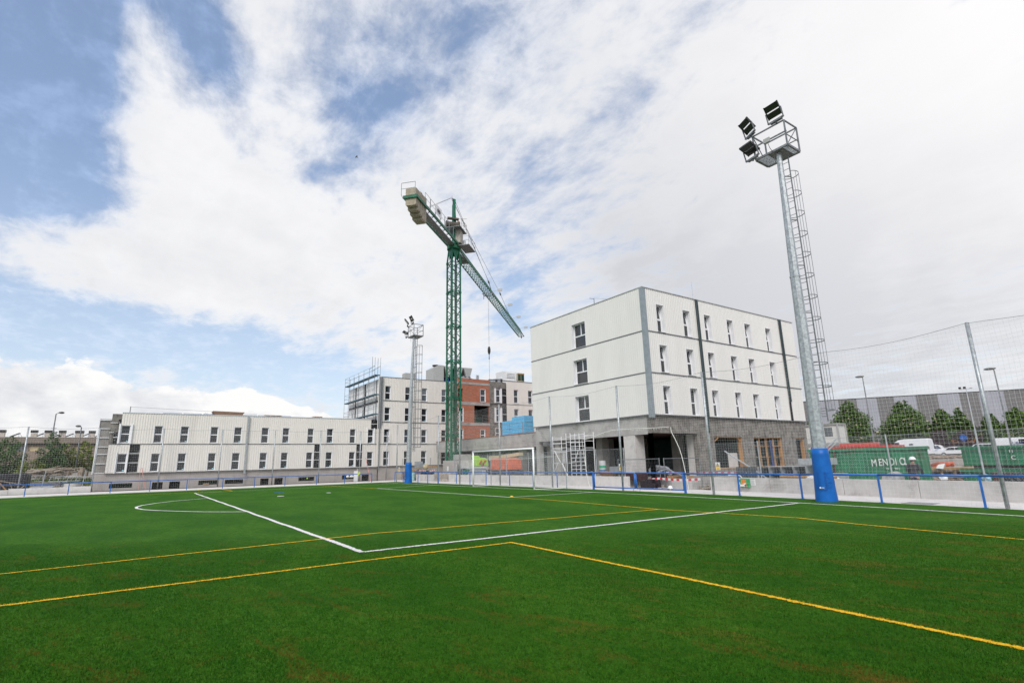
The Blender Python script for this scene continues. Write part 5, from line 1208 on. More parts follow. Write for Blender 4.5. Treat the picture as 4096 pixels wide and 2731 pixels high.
# ================= trees =================
def leafmat(name, c, v=.35):
    if name in MATS: return MATS[name]
    m = mat(name, c, .6, var=v, scale=.9, spec=.25, detail=4); return m
lf1 = leafmat('leaves_chestnut', (.075, .135, .024)); lf2 = leafmat('leaves_dark', (.062, .12, .034)); lf3 = leafmat('leaves_olive', (.16, .20, .035)); lf4 = leafmat('leaves_purple', (.050, .018, .024)); lf5 = leafmat('leaves_shrub', (.09, .12, .035))
blo = mat('blossom_cream', (.42, .36, .20), .7, var=.2); bark = mat('bark', (.11, .085, .06), .9, var=.3, scale=6)
def tree(x, y, z, h, r0, leaf, label, seed, n=2600, ls=.30, cone=.35, trunk=.22, base=.18, name='tree', blossom=0, cat='tree', lobes=26, grp=None, lr=1.0):
    rr = random.Random(seed); r = thing(name, label, cat, (x, y, z), grp)
    t_ = MB(); th = h*base
    t_.tube((x, y, z), (x+.1, y, z+th), trunk, trunk*.75, 8); t_.tube((x+.1, y, z+th), (x, y, z+h*.72), trunk*.75, trunk*.2, 7)
    LB = []
    for k in range(lobes):
        q = (k+.5)/lobes; zz = z+h*(base+.06)+(h*(1-base)-.0)*q*.93; wr = r0*((1-q)**cone)*(.35+.65*min(1, q*5+.25)); a = k*2.399+rr.uniform(-.4, .4); d = wr*rr.uniform(.35, .85)
        c_ = Vector((x+math.cos(a)*d, y+math.sin(a)*d, zz)); LB.append((c_, max(.25, wr*rr.uniform(.30, .48)*lr))); 
        if k % 2 == 0: t_.tube((x, y, max(z+th*.9, zz-h*.12)), c_, trunk*.25, trunk*.06, 5)
    t_.build('trunk', bark, r)
    cr_ = MB(); bl = MB()
    tot = sum(l[1]**2 for l in LB)
    for c_, rad_ in LB:
        for i in range(int(n*rad_**2/tot)+4):
            while True:
                d = Vector((rr.uniform(-1, 1), rr.uniform(-1, 1), rr.uniform(-1, 1)))
                if .05 < d.length < 1: break
            d.normalize(); rad2 = rad_*(rr.random()**.35)*(1+.15*rr.uniform(-1, 1)); p = c_+Vector((d.x*rad2, d.y*rad2, d.z*rad2*.8))
            u = Vector((rr.uniform(-1, 1), rr.uniform(-1, 1), rr.uniform(-.5, .5))).normalized(); w = u.cross(Vector((rr.uniform(-1, 1), rr.uniform(-1, 1), rr.uniform(-1, 1)))).normalized(); s_ = ls*rr.uniform(.5, 1.15)
            tgt = bl if blossom and d.z > .2 and rr.random() < blossom else cr_
            tgt.add([p-u*s_*.5, p+w*s_*.32, p+u*s_*.55, p-w*s_*.32], [(0, 1, 2, 3)])
    o = cr_.build('crown', leaf, r)
    if blossom and bl.v: bl.build('blossom', blo, r)
    return r
GC = dict(name='chestnut_tree', grp='chestnut trees in front of the warehouse', ls=.50, base=.10, lobes=44, lr=1.25, trunk=.26)
tree(-18.4, 95, 1.2, 11.0, 4.7, lf1, 'broad chestnut tree just right of the near blue mast pad', 1, 8200, cone=.55, blossom=.10, **GC)
tree(-9.9, 97, 1.2, 10.2, 5.0, lf1, 'widest chestnut tree, behind the high-roof white van', 2, 8600, cone=.55, blossom=.06, **GC)
tree(-4.6, 99, 1.2, 8.2, 3.0, lf1, 'smaller chestnut tree touching the widest one on its right', 3, 5200, cone=.5, blossom=.04, **GC)
tree(-1.1, 95, 1.2, 8.0, 2.9, lf1, 'narrow pointed chestnut tree standing alone against the grey stripes', 4, 5200, cone=.75, blossom=.05, **GC)
tree(3.0, 95, 1.2, 6.6, 2.3, lf1, 'thin chestnut tree just left of the leaning net post', 5, 3800, cone=.55, blossom=.04, **GC)
tree(6.3, 95, 1.2, 7.2, 3.0, lf1, 'chestnut tree at the right edge of the view', 6, 5200, cone=.5, blossom=.04, **GC)
tree(-24.6, 93, 1.2, 8.2, 2.9, lf1, 'chestnut tree half hidden behind the right end of the big block', 7, 4200, cone=.5, blossom=.07, **GC)
tree(12.5, 95, 1.2, 7.2, 3.2, lf1, 'chestnut tree outside the right edge of the view', 16, 2600, cone=.5, **GC)
tree(.2, 92, 1.05, 4.3, 2.6, lf4, 'purple-leaved shrub behind the white vans', 8, 1800, .34, .3, .12, .08, name='purple_shrub', cat='shrub')
tree(-2.2, 88, 1.05, 4.4, 2.4, lf4, 'purple-leaved shrub under the smaller chestnut tree', 9, 1700, .34, .3, .12, .08, name='purple_shrub', cat='shrub')
tree(-48, -28.6, 1.2, 5.0, 2.0, lf2, 'dark green conical tree behind the timber pile on the left', 10, 4200, .20, .6, .12, .06, name='conical_tree', lobes=30)
tree(-50, -27.6, 1.2, 3.8, 1.7, lf3, 'yellow-green bushy tree right of the dark conical one', 11, 3800, .20, .4, .12, .05, name='bushy_tree', lobes=24)
tree(-52, -26.0, 1.2, 4.2, 1.6, lf3, 'yellow-green tree beside the end of the long low block', 12, 3600, .20, .45, .12, .05, name='bushy_tree', lobes=24)
tree(-47, -32.0, 1.2, 4.4, 2.3, lf2, 'dark green tree at the left edge of the view', 13, 4400, .20, .5, .12, .04, name='conical_tree', lobes=30)
tree(-46, -29.9, 1.2, 1.9, 1.7, lf3, 'low yellow-green bush at the foot of the dark trees', 14, 2200, .17, .3, .08, .03, name='bush', cat='bush', lobes=18)
tree(-46, -34.5, 1.2, 3.6, 2.2, lf2, 'dark bush beyond the left edge of the view', 17, 1800, .24, .4, .1, .04, name='bush', cat='bush')
tree(-58, -12.8, 0, 9.6, 3.0, lf2, 'dark treetop showing above the roof of the long low block', 15, 3000, .34, .35, .25, .3, name='broad_tree')
tree(20.9, 16.5, -.1, 1.25, .75, lf5, 'green bush on the rubble between the skips', 18, 1400, .09, .3, .03, .05, name='bush', cat='bush')
# hedge far right (dark low planting under the chestnuts)
hd = MB(); rr = random.Random(5)
for i in range(5200):
    x = rr.uniform(-30, 14); y = 103+rr.uniform(-.6, .6); z = 1.0+rr.random()*2.0; u = Vector((rr.uniform(-1, 1), rr.uniform(-1, 1), rr.uniform(-1, 1))).normalized()*.22; w = u.cross(Vector((rr.random(), rr.random(), rr.random()))).normalized()*.15; p = Vector((x, y, z))
    hd.add([p-u, p+w, p+u, p-w], [(0, 1, 2, 3)])
single(hd, 'hedge', lf2, 'long dark hedge along the car park under the chestnut trees', 'hedge')

# ================= far left housing =================
r = thing('row_house', 'long low brown terrace with chimneys and roof collectors behind the trees at the far left', 'house', (-104, -35, 1.6))
hb2 = mat('house_brown', (.26, .205, .165), .9, var=.08, scale=1.2, bump=.3, bscale=6)
m = MB(); wallh(m, mapx(-99), -58, -20, 1.6, 7.1, [(y, y+w_, 5.7, 6.6) for y, w_ in ((-42.2, 1.0), (-39.0, 1.6), (-37.2, 1.4), (-33.2, 1.2), (-30.6, 2.4), (-27.6, 1.2), (-46, 1.5), (-50, 1.5), (-54, 1.5))], .4)
m.build('wall', hb2, r); m = MB(); m.box(-108, -99.45, -58, -20, 1.6, 7.0); m.build('core', hb2, r)
m = MB(); m.box(-109, -98.5, -58.4, -19.6, 7.1, 8.15); m.build('roof', mat('roof_brown', (.215, .18, .15), .85, var=.12), r)
m = MB(); m.box(-109, -98.45, -58.45, -19.55, 8.16, 8.24); m.build('roof_edge', concl, r); m = MB(); m.box(-98.95, -98.6, -58, -20, 6.85, 7.08); m.build('gutter', blackm, r)
for k, y in enumerate((-42.2, -39.0, -37.2, -33.2, -30.6, -27.6)):
    m = MB(); m.box(-99.3, -99.2, y+.02, y+(1.0, 1.6, 1.4, 1.2, 2.4, 1.2)[k]-.02, 5.72, 6.58); m.build('house_window', glassl if k % 2 else cream, r)
for y, w_ in ((-41.3, .9), (-36.9, .85), (-34.9, 1.0), (-32.9, .9), (-30.4, 1.2), (-28.5, .9), (-26.0, .9)):
    m = MB(); m.box(-100.4, -99.6, y-w_/2, y+w_/2, 8.2, 9.05 if w_ > .86 else 8.95); ch_ = m.build('chimney', mat('chimney_pale', (.42, .37, .32), .85), r)
    m = MB(); m.box(-100.45, -99.55, y-w_/2-.08, y+w_/2+.08, 9.05, 9.5); m.build('chimney_cap', blackm, ch_)
for y in (-39.2, -35.9, -33.3, -31.6, -29.3, -27.2):
    m = MB(); m.add([(-99.6, y-1.0, 8.25), (-99.6, y+.3, 8.95), (-101.2, y+.3, 8.95), (-101.2, y-1.0, 8.25)], [(0, 1, 2, 3)]); m.add([(-99.6, y-1.0, 8.32), (-99.6, y+.3, 9.02), (-101.2, y+.3, 9.02), (-101.2, y-1.0, 8.32)], [(3, 2, 1, 0)]); m.bar((-99.6, y+.3, 8.2), (-99.6, y+.3, 9.0), .06); m.bar((-99.6, y+.3, 8.95), (-99.6, y+.75, 8.3), .05); m.build('roof_collector', galvd, r)
m = MB(); m.tube((-99.8, -34.1, 8.2), (-99.8, -34.1, 10.0), .03, n=5); m.tube((-99.8, -34.7, 9.9), (-99.8, -33.8, 9.9), .03, n=5); m.build('aerial', galvd, r)

# ================= left rubble yard =================
rr = random.Random(21)
def logs(n, cx_, cy_, cz, L0, L1, r0, r1, sx_, sy_, sz, label_fn, m_=woodg, name='log', grp='grey logs piled on the left bank'):
    for i in range(n):
        a = rr.uniform(-.35, .35)+PI/2; l = rr.uniform(L0, L1); e = rr.uniform(-.18, .25); p = Vector((cx_+rr.uniform(-sx_, sx_), cy_+rr.uniform(-sy_, sy_), cz+rr.random()*sz))
        d = Vector((math.cos(a)*math.cos(e), math.sin(a)*math.cos(e), math.sin(e)))*l*.5; q = MB(); rad_ = rr.uniform(r0, r1); mid = p+Vector((0, 0, rr.uniform(-.05, .1)))
        q.tube(p-d, mid, rad_, rad_*.9, 7); q.tube(mid, p+d, rad_*.9, rad_*.6, 7); o = q.build(name, m_); tag(o, label_fn, 'log', grp)
zg = terr(-38, -27)
logs(26, -37.2, -27.1, 1.35, 1.0, 2.6, .05, .12, 1.2, 1.6, .75, 'grey log lying in the timber pile below the dark trees')
for k, (y, h, w_) in enumerate(((-24.85, .65, .26), (-25.1, .4, .12), (-24.5, .35, .15), (-25.9, .5, .12))):
    q = MB(); q.tube((-36.5, y, 1.35), (-36.5+.05, y+.04, 1.45+h), w_, w_*.85, 9); single(q, 'tree_stump', woodg, ('tall thick', 'short thin', 'short broken', 'thin forked')[k]+' upright stump at the right of the log pile', 'stump')
# rubble heap: countless stones
rb = MB()
for i in range(900):
    y = rr.uniform(-45, -23.4); x = -30.6-abs(rr.gauss(0, 1.3)); z = terr(x, y)+rr.random()*.35*max(0, 1-abs(x+31.8)/3); s_ = rr.uniform(.05, .22)
    rb.blob((x, y, z+.15), s_, s_*rr.uniform(.6, 1.4), s_*.7, 6, 4, .25, rr)
tag(rb.build('rubble', mat('rubble_pale', (.33, .30, .265), .92, var=.4, scale=2.5)), 'heap of pale broken stones behind the long low wall at the left', 'rubble', kind='stuff')
gr = MB()
for i in range(7000):
    y = rr.uniform(-36, -23.3); x = rr.uniform(-42, -33.2); z = terr(x, y); a = rr.uniform(0, 6.28); h = rr.uniform(.12, .42); d = Vector((math.cos(a), math.sin(a), 0))*rr.uniform(.03, .09)
    p = Vector((x, y, z-.03)); gr.add([p-d, p+d, p+d*.3+Vector((rr.uniform(-.1, .1), rr.uniform(-.1, .1), h))], [(0, 1, 2)])
tag(gr.build('grass', mat('rough_grass', (.085, .13, .03), .8, var=.35, scale=1.2)), 'rough green weeds on the left bank', 'grass', kind='stuff')
q = MB(); q.box(-33.5, -31.6, -31.5, -28.15, .3, 1.72); single(q, 'tarpaulin_stack', mat('black_tarp', (.025, .025, .03), .35, var=.4, scale=3, bump=1.2, bscale=4), 'stack wrapped in black plastic at the left edge', 'wrapped stack', bev=.08)
r = thing('timber_trestle', 'orange-brown timber triangle leaning against the black wrapped stack', 'timber frame', (-31, -29.3, .3))
q = MB(); q.bar((-31.2, -30.0, 1.2), (-31.2, -29.3, .35), .09); q.build('beam', woodo, r)
q = MB(); q.bar((-31.2, -30.0, 1.2), (-31.2, -28.2, .75), .07); q.bar((-31.2, -28.2, .75), (-31.2, -28.6, .3), .07); q.bar((-31.2, -29.2, .95), (-31.2, -28.9, .35), .05); q.build('beam', woodg, r)
for k, (y0, z0, l, h) in enumerate(((-28.6, 1.0, 1.3, .5), (-26.9, .95, 2.2, .42), (-28.2, .55, 2.6, .35))):
    q = MB()
    for zz in (z0, z0+h): q.tube((-33.2, y0, zz), (-33.2, y0+l, zz), .03, n=5)
    n = int(l/.3)
    for i in range(n+1): q.tube((-33.2, y0+i*l/n, z0), (-33.2+.2*(i % 2), y0+(i+.5 if i < n else i)*l/n, z0+h), .022, n=4)
    single(q, 'metal_lattice', galvl, ('left short', 'long upper', 'lowest wide')[k]+' pale metal frame lying on the left bank', 'metal frame')
q = MB()
for k in range(7): q.box(-32.6, -31.4, -27.9, -25.9, .35+k*.09, .40+k*.09)
single(q, 'plank_stack', woodg, 'stack of weathered planks behind the left wall', 'planks')
r = thing('manhole_ring', 'pale concrete manhole ring lying behind the left wall', 'concrete ring', (-31.1, -25.0, .5)); q = MB(); q.tube((-31.1, -25.0, .45), (-31.1, -25.0, .78), .62, n=22); q.build('ring', concl, r)
q = MB(); q.tube((-31.1, -25.0, .781), (-31.1, -25.0, .79), .45, n=20); q.build('opening', mortard, r)
q = MB(); q.tbox([(-31.2, -27.9, .5), (-30.5, -27.9, .42), (-30.5, -26.4, .42), (-31.2, -26.4, .5)], [(-31.2, -27.7, .62), (-30.5, -27.9, .45), (-30.5, -26.4, .45), (-31.2, -26.2, .62)]); single(q, 'metal_sheet', mat('sheet_bluegrey', (.3, .34, .4), .4), 'blue-grey metal sheet lying on the left rubble', 'metal sheet')
for k, y in enumerate((-33.6, -27.0, -24.3)):
    q = MB(); q.tube((-30.2, y, 0), (-30.3, y+.12, 1.9), .03, n=6); single(q, 'steel_stake', galv, ('thin stake at the left frame edge', 'thin steel stake in the middle of the left wall', 'thin steel stake close to the end of the low block')[k], 'stake')
q = MB(); q.tube((-30.6, -19.6+.0, 0), (-30.7, -20.1, 2.0), .03, n=6); q.tube((-30.6, -20.15, 0), (-30.75, -20.2, 1.9), .018, n=6); single(q, 'red_white_pole', mat('pole_pink', (.6, .3, .25), .6), 'thin pinkish pole against the plinth of the low block', 'pole')

# ================= along the low block =================
cf = thing('corner_flag', 'fluorescent yellow corner flag at the far corner', 'corner flag', (-22.3, -2.42, 0))
q = MB(); q.tube((-22.3, -2.42, 0), (-22.3, -2.42, 1.45), .018, n=6); q.build('pole', whitep, cf)
q = MB(); q.add([(-22.3, -2.40, 1.45), (-22.25, -2.12, .98), (-22.3, -2.40, .72), (-22.35, -2.22, 1.2)], [(0, 3, 1), (3, 2, 1), (0, 1, 3), (3, 1, 2)]); q.build('flag', yellowf, cf)
q = MB(); q.box(-30.4, -30.3, -.1+.0, .35, 0, 1.15); single(q, 'white_board', whitep, 'white board leaning by the plinth near the corner flag', 'board')
q = MB(); q.tube((-29.3, 1.5, 0), (-29.5, .9, 2.6), .03, n=6); single(q, 'orange_pole', mat('pole_orange', (.65, .30, .24), .6), 'pale orange pole with a blue foot leaning near the far corner', 'pole')
for k, (y, s_) in enumerate(((-.75, .2), (-.3, .25))):
    q = MB(); q.blob((-30.5, y, .55), .12, s_, .13, 9, 6, .2, rr); single(q, 'white_sack', whitep, ('smaller', 'larger')[k]+' white bag in the long plinth opening beside the corner flag', 'bag')
q = MB(); q.blob((-30.7, -5.1, .52), .10, .09, .10, 9, 6); single(q, 'lime_ball', lime, 'lime green ball in a plinth opening of the low block', 'ball')
q = MB(); q.box(-31.3, -31.1, -14.9, -14.4, .24, .36); single(q, 'cardboard_box', mat('cardboard', (.38, .25, .15), .8), 'small cardboard box in a plinth opening of the low block', 'box')
for k, (x, y, s_, m_, lb) in enumerate(((-22.6, -15.9, .12, yellowp, 'tiny yellow marker dish at the far touchline'), (8.4, -4.9, .09, yellowp, 'tiny yellow marker dish on the goal-area line'))):
    q = MB(); q.tube((x, y, .008), (x, y, .05), s_, s_*.5, 10); single(q, 'marker_dish', m_, lb, 'marker')
q = MB(); q.box(-5.7, -5.3, -10.0, -9.8, .008, .02); single(q, 'white_strip', whitep, 'short white strip lying on the turf in front of the goal', 'strip')
q = MB(); q.path([(-9.3, -12.5, .02), (-9.0, -12.2, .02), (-8.8, -12.3, .02), (-8.6, -12.0, .02)], .02, 5); single(q, 'blue_rope', bluep, 'short tangle of blue rope on the turf inside the penalty area', 'rope')
# ================= roof items =================
q = MB(); q.tbox([(-33.6, -14.3, 7.15), (-32.2, -14.3, 7.15), (-32.2, -11.9, 7.15), (-33.6, -11.9, 7.15)], [(-33.7, -14.6, 7.62), (-32.1, -14.6, 7.62), (-32.1, -11.6, 7.56), (-33.7, -11.6, 7.56)]); single(q, 'cardboard_crate', mat('cardboard_brown', (.30, .17, .10), .8, var=.15), 'big brown open cardboard crate on the low block roof', 'crate')
for i in range(7):
    y = -18.9+i*1.75; q = MB(); q.tbox([(-33.0, y, 7.14), (-32.0, y, 7.1), (-32.0, y+1.6, 7.1), (-33.0, y+1.6, 7.14)], [(-33.0, y, 7.38), (-32.0, y, 7.18), (-32.0, y+1.6, 7.18), (-33.0, y+1.6, 7.38)])
    single(q, 'solar_panel', mat('solar_blue', (.10, .14, .26), .25, spec=.7), 'low blue-grey solar panel in the row on the low block roof', 'solar panel', 'solar panels on the low block roof')
r = thing('roof_anchor', 'small post with a lifeline at the left end of the low block roof', 'roof anchor', (-31.5, -21.6, 7.1)); q = MB(); q.tube((-31.5, -21.6, 7.1), (-31.5, -21.6, 7.75), .035, n=6); q.tube((-31.5, -21.6, 7.7), (-31.5, -10.5, 7.35), .012, n=4); q.build('post', galvd, r)
for k, (y, l) in enumerate(((-9.6, 1.8), (-4.4, 1.0))):
    q = MB(); q.box(-33.2, -32.4, y, y+l, 7.14, 7.2); q.box(-33.2, -32.4, y, y+l, 7.32, 7.37)
    for i in range(4): q.box(-33.2, -32.4, y+i*(l-.1)/3, y+i*(l-.1)/3+.1, 7.2, 7.32)
    single(q, 'pallet', wood, ('longer timber pallet on the low block roof in front of the treetop', 'shorter timber pallet at the right end of the low block roof')[k], 'pallet')
ch = thing('roof_chiller', 'large pale grey air-cooled chiller with V-shaped coils on the four-storey roof', 'air conditioner', (-36, 15, 12.2))
q = MB(); q.box(-37.4, -35.0, 12.0, 13.6, 12.2, 14.75); q.add([(-37.4, 12.0, 14.75), (-35.0, 12.0, 14.75), (-35.0, 12.9, 15.25), (-37.4, 12.9, 15.25), (-37.4, 13.6, 15.25), (-35.0, 13.6, 15.25), (-37.4, 13.6, 14.75), (-35.0, 13.6, 14.75)], [(0, 1, 2, 3), (3, 2, 5, 4), (1, 7, 5, 2), (0, 3, 4, 6)]); q.build('casing', greyp, ch)
for k in range(3):
    y = 13.75+k*1.55; q = MB(); q.add([(-35.0, y, 15.2), (-35.0, y+1.4, 15.2), (-35.0, y+.95, 13.7), (-35.0, y+.45, 13.7), (-37.4, y, 15.2), (-37.4, y+1.4, 15.2), (-37.4, y+.95, 13.7), (-37.4, y+.45, 13.7)], [(0, 1, 2, 3), (7, 6, 5, 4), (0, 4, 5, 1), (1, 5, 6, 2), (3, 7, 4, 0)]); q.build('coil_panel', greyp, ch)
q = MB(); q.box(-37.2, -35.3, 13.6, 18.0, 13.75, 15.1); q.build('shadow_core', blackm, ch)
q = MB(); q.box(-37.4, -34.95, 13.6, 18.2, 12.4, 12.7); q.box(-37.4, -34.95, 13.6, 18.2, 13.55, 13.7); q.build('base_frame', blackm, ch)
for k in range(5): q = MB(); q.box(-36.8, -35.0, 13.9+k*.8, 14.4+k*.8, 12.72, 13.45); q.build('compressor', mat('compressor_blue', (.02, .07, .28), .5), ch)
q = MB(); q.tube((-36.2, 12.9, 15.25), (-36.2, 12.9, 15.42), .45, n=14); q.build('fan', blackm, ch)
vb = thing('louvred_vent', 'white louvred ventilation housing on the right part of the brick block roof', 'ventilation unit', (-33, 23.4, 12.8))
q = MB(); q.box(-35, -33, 22.3, 24.7, 12.8, 14.8); q.build('housing', cladb, vb)
for z in (14.5, 14.3, 14.1, 13.9, 13.4, 13.2, 13.0): q = MB(); q.box(-33.0, -32.9, 22.9, 24.3, z, z+.1); q.build('louvre', whitep, vb)
ac = thing('roof_unit', 'cream boxed unit with two dark grilles at the right end of the brick block roof', 'air conditioner', (-33, 25.5, 12.8)); q = MB(); q.box(-34.6, -33, 24.85, 26.1, 12.8, 14.7); q.build('housing', cream, ac)
for y in (24.95, 25.55): q = MB(); q.box(-33.0, -32.95, y, y+.5, 13.6, 14.5); q.build('grille', darkg, ac)
q = MB(); q.box(-33.0, -32.94, 24.9, 26.1, 14.55, 14.72); q.build('timber_cap', wood, ac)
for k, (y, z, w_, h) in enumerate(((18.2, 13.15, 1.4, .28), (18.2, 12.8, 1.9, .3), (18.35, 13.45, .5, .18), (19.0, 13.45, .5, .18), (20.3, 12.85, .9, .3), (20.9, 13.1, .5, .5), (21.5, 13.1, .8, .6))):
    q = MB(); q.box(-34.5, -33.2, y-2.6, y-2.6+w_, z, z+h) if k < 4 else q.box(-34.5, -33.2, y, y+w_, z, z+h); dd = thing('roof_duct', 'bundled galvanised duct on the brick block roof, %s' % ('upper long one', 'lower long one', 'small open end, left', 'small open end, right', 'flat one by the vent housing', 'row of open ends by the vent housing', 'raised box by the vent housing')[k], 'duct', (-33.8, y, z)); q.build('duct_body', galvl, dd)
    e_ = MB(); y_ = (y-2.6+w_ if k < 4 else y+w_); e_.box(-33.2, -33.18, y_-.35, y_-.04, z+.04, z+h-.04); e_.build('duct_opening', blackm, dd)
for k, y in enumerate((16.9, 17.15)):
    q = MB(); q.tube((-31.5, y, 12.7), (-31.5, y, 13.6), .11, n=8); single(q, 'flue', galvl, ('left', 'right')[k]+' flue of the pair above the brick parapet', 'flue')
# ================= deck items =================
for k, (x0, x1, z1, y) in enumerate(((-19.3, -17.2, 6.2, 12.9), (-17.05, -14.75, 6.5, 12.7))):
    bp = thing('foam_stack', ('lower', 'taller')[k]+' stack of sky blue insulation boards on the deck', 'insulation stack', (x0+.9, y+.8, 4.36), 'blue insulation stacks on the deck')
    nz_ = 6
    for i in range(nz_):
        for (xa, xb) in ((x0, (x0+x1)/2-.02), ((x0+x1)/2+.02, x1)):
            q = MB(); zz = 4.37+i*(z1-4.37)/nz_; q.box(xa+R.uniform(-.03, .03), xb+R.uniform(-.03, .03), y+R.uniform(-.03, .03), y+1.3, zz+.01, zz+(z1-4.37)/nz_-.012); q.build('foam_pack', bluei, bp)
# ================= clutter behind the goal and in front of the big block =================
rr = random.Random(77)
# lime and orange lifts
lt = thing('boom_lift', 'lime green boom lift cover standing behind the goal', 'lift', (-19, 8.7, -.2))
q = MB(); q.extrude([(-20.9, 1.35), (-20.9, 1.75), (-20.2, 2.15), (-19.6, 2.25), (-17.8, 2.25), (-17.2, 2.05), (-17.1, 1.35)], 8.2, 9.7, 'xz'); bevel(fixn(q.build('hood', lime, lt)), .08, 3)
q = MB(); q.extrude([(-20.2, 2.26), (-19.9, 2.45), (-18.6, 2.5), (-18.2, 2.27)], 8.4, 9.4, 'xz'); bevel(fixn(q.build('top_cover', lime, lt)), .05)
q = MB(); q.box(-21, -17, 8.3, 9.6, .5, 1.3); q.build('chassis', blackm, lt)
for x in (-20.2, -17.9): q = MB(); q.tube((x, 8.1, .25), (x, 8.35, .25), .42, n=16); q.build('wheel', tyre, lt)
q = MB(); q.box(-18.7, -18.4, 8.17, 8.19, 1.4, 1.75); q.build('warning_sticker', yellowp, lt)
lt = thing('boom_lift', 'orange boom lift with a cream arm parked behind the goal net', 'lift', (-12.5, 8.8, -.2))
q = MB(); q.extrude([(-14.4, 1.0), (-14.5, 1.75), (-13.9, 2.15), (-12.0, 2.15), (-11.1, 2.0), (-10.9, 1.0)], 8.0, 9.6, 'xz'); bevel(fixn(q.build('hood', orange, lt)), .08, 3)
q = MB(); q.box(-14.3, -13.9, 7.94, 7.99, 1.35, 1.9); q.build('vent_grille', blackm, lt)
q = MB(); q.bar((-16.9, 9.9, 2.15), (-11.5, 9.9, 2.45), .5, .32); q.bar((-16.9, 9.9, 1.75), (-13.5, 9.9, 1.85), .5, .3); q.box(-17.1, -16.5, 9.7, 10.1, 1.2, 2.4); q.build('folded_arm', cream, lt)
q = MB(); q.bar((-18.4, 8.6, .7), (-16.7, 8.6, 1.95), .12); q.bar((-18.0, 8.9, .7), (-16.4, 8.9, 1.95), .12)
for i in range(5): q.bar((-18.2+i*.38, 8.6, .85+i*.27), (-18.0+i*.38, 8.9, .85+i*.27), .06)
q.build('lift_cage', orange, lt)
q = MB(); q.box(-13.9, -10.6, 8.1, 9.5, .1, .95); q.build('chassis', blackm, lt)
for x in (-13.1, -10.6): q = MB(); q.tube((x, 7.9, .25), (x, 8.15, .25), .43, n=16); w_ = q.build('wheel', tyre, lt); q = MB(); q.tube((x, 7.88, .25), (x, 7.9, .25), .22, n=12); q.build('rim', orange, w_)
q = MB(); q.tube((-22, 7.6, 1.15), (-14.0, 7.6, 1.2), .16, n=12); single(q, 'pale_pipe', galvl, 'long pale pipe lying across trestles behind the goal', 'pipe')
q = MB(); q.tube((-20.5, 7.9, .85), (-14.5, 7.9, .85), .12, n=10); single(q, 'green_pipe', greens, 'dark green pipe below the long pale pipe', 'pipe')
mt = mat('mesh_grey', (.30, .32, .34), .6, .2)
q = MB(); q.tbox([(-16.5, 6.4, -.2), (-12.6, 6.4, -.2), (-12.6, 7.2, -.2), (-16.5, 7.2, -.2)], [(-15.6, 6.6, 1.1), (-13.4, 6.6, 1.05), (-13.4, 7.0, 1.05), (-15.6, 7.0, 1.1)]); single(q, 'sheet_pile', mt, 'blue-grey heap under a cover in front of the orange lift', 'covered heap')
for k, x in enumerate((-17.4, -16.3)):
    q = MB(); q.tube((x, 5.5, -.1), (x+.7, 5.7, 1.6), .02, n=5); q.tube((x+1.1, 5.5, -.1), (x+.7, 5.7, 1.6), .02, n=5); single(q, 'trestle', galvl, ('left', 'right')[k]+' thin leaning tripod pole just left of the goal', 'trestle')
# yard in front of the four-storey block
for k, (x, w_, z, h) in enumerate(((-31.2, 1.5, .3, .7), (-29.3, 1.4, .3, .9), (-26.9, 1.4, .3, .65))):
    r = thing('timber_stack', ('left', 'middle', 'right')[k]+' stack of sawn timber behind the far blue mast pad', 'timber stack', (x, 6.2, 0), 'timber stacks by the far pad')
    for j in range(int(h/.16)):
        for i in range(5): q = MB(); q.box(x+i*w_/5, x+(i+.8)*w_/5, 5.9, 7.2, z+j*.17, z+j*.17+.13); q.build('beam', wood if (i+j) % 3 else woodg, r)
q = MB(); q.box(-28.1, -25.9, 6.3, 6.36, 1.0, 2.05); single(q, 'grey_panel', mt, 'grey translucent panel standing right of the far blue mast pad', 'panel')
q = MB(); q.extrude([(-25.2, 0), (-24.5, 0), (-24.4, .85), (-24.65, .95), (-25.05, .95), (-25.25, .8)], 4.45, 4.72, 'xz'); tag(bevel(fixn(q.build('teal_bag', mat('teal_bag', (.30, .52, .52), .7, var=.15))), .06, 3), 'pale teal sack leaning on the short low wall', 'sack')
q = MB(); q.tube((-24.1, 5.2, .3), (-23.8, 5.3, 1.5), .02, n=5); single(q, 'shovel_handle', wood, 'thin handle standing beside the pale teal sack', 'tool')
q = MB()
for i in range(14): x = -24.0+rr.random()*1.6; q.box(x, x+rr.uniform(.15, .5), 5.2, 5.9, .0+rr.random()*.9, .12+rr.random()*.9+.1)
tag(q.build('scrap_pile', mat('scrap_dark', (.06, .05, .045), .8, var=.5)), 'dark tangle of scrap between the teal sack and the stone blocks', 'scrap', kind='stuff')
q = MB(); P = [Vector((-24.6+i*.55, 5.3, 1.08-.12*math.sin(PI*i/7))) for i in range(8)]
for a, b_ in zip(P[:-1], P[1:]): q.bar(a, b_, .02, .14)
single(q, 'barrier_tape', tape, 'red and white barrier tape strung left of the crane base', 'tape')
for k, x in enumerate((-29.4, -27.3, -24.2, -21.9)):
    q = MB(); q.tube((x, 5.3, -.2), (x+.05, 5.3, 2.4 if k != 2 else 1.9), .035, n=6); single(q, 'steel_stake', galvd, ('upright steel post just left of the far blue pad', 'upright steel post behind the grey panel', 'upright steel post by the barrier tape', 'upright steel post left of the crane base block')[k], 'stake')
q = MB(); q.path([(-29.5, 5.2, 1.6), (-27, 5.4, 1.4), (-24.5, 5.3, 1.7), (-21.9, 5.3, 1.55)], .015, 4); single(q, 'wire_rope', galvd, 'loose wire strung between the steel posts left of the crane', 'wire')
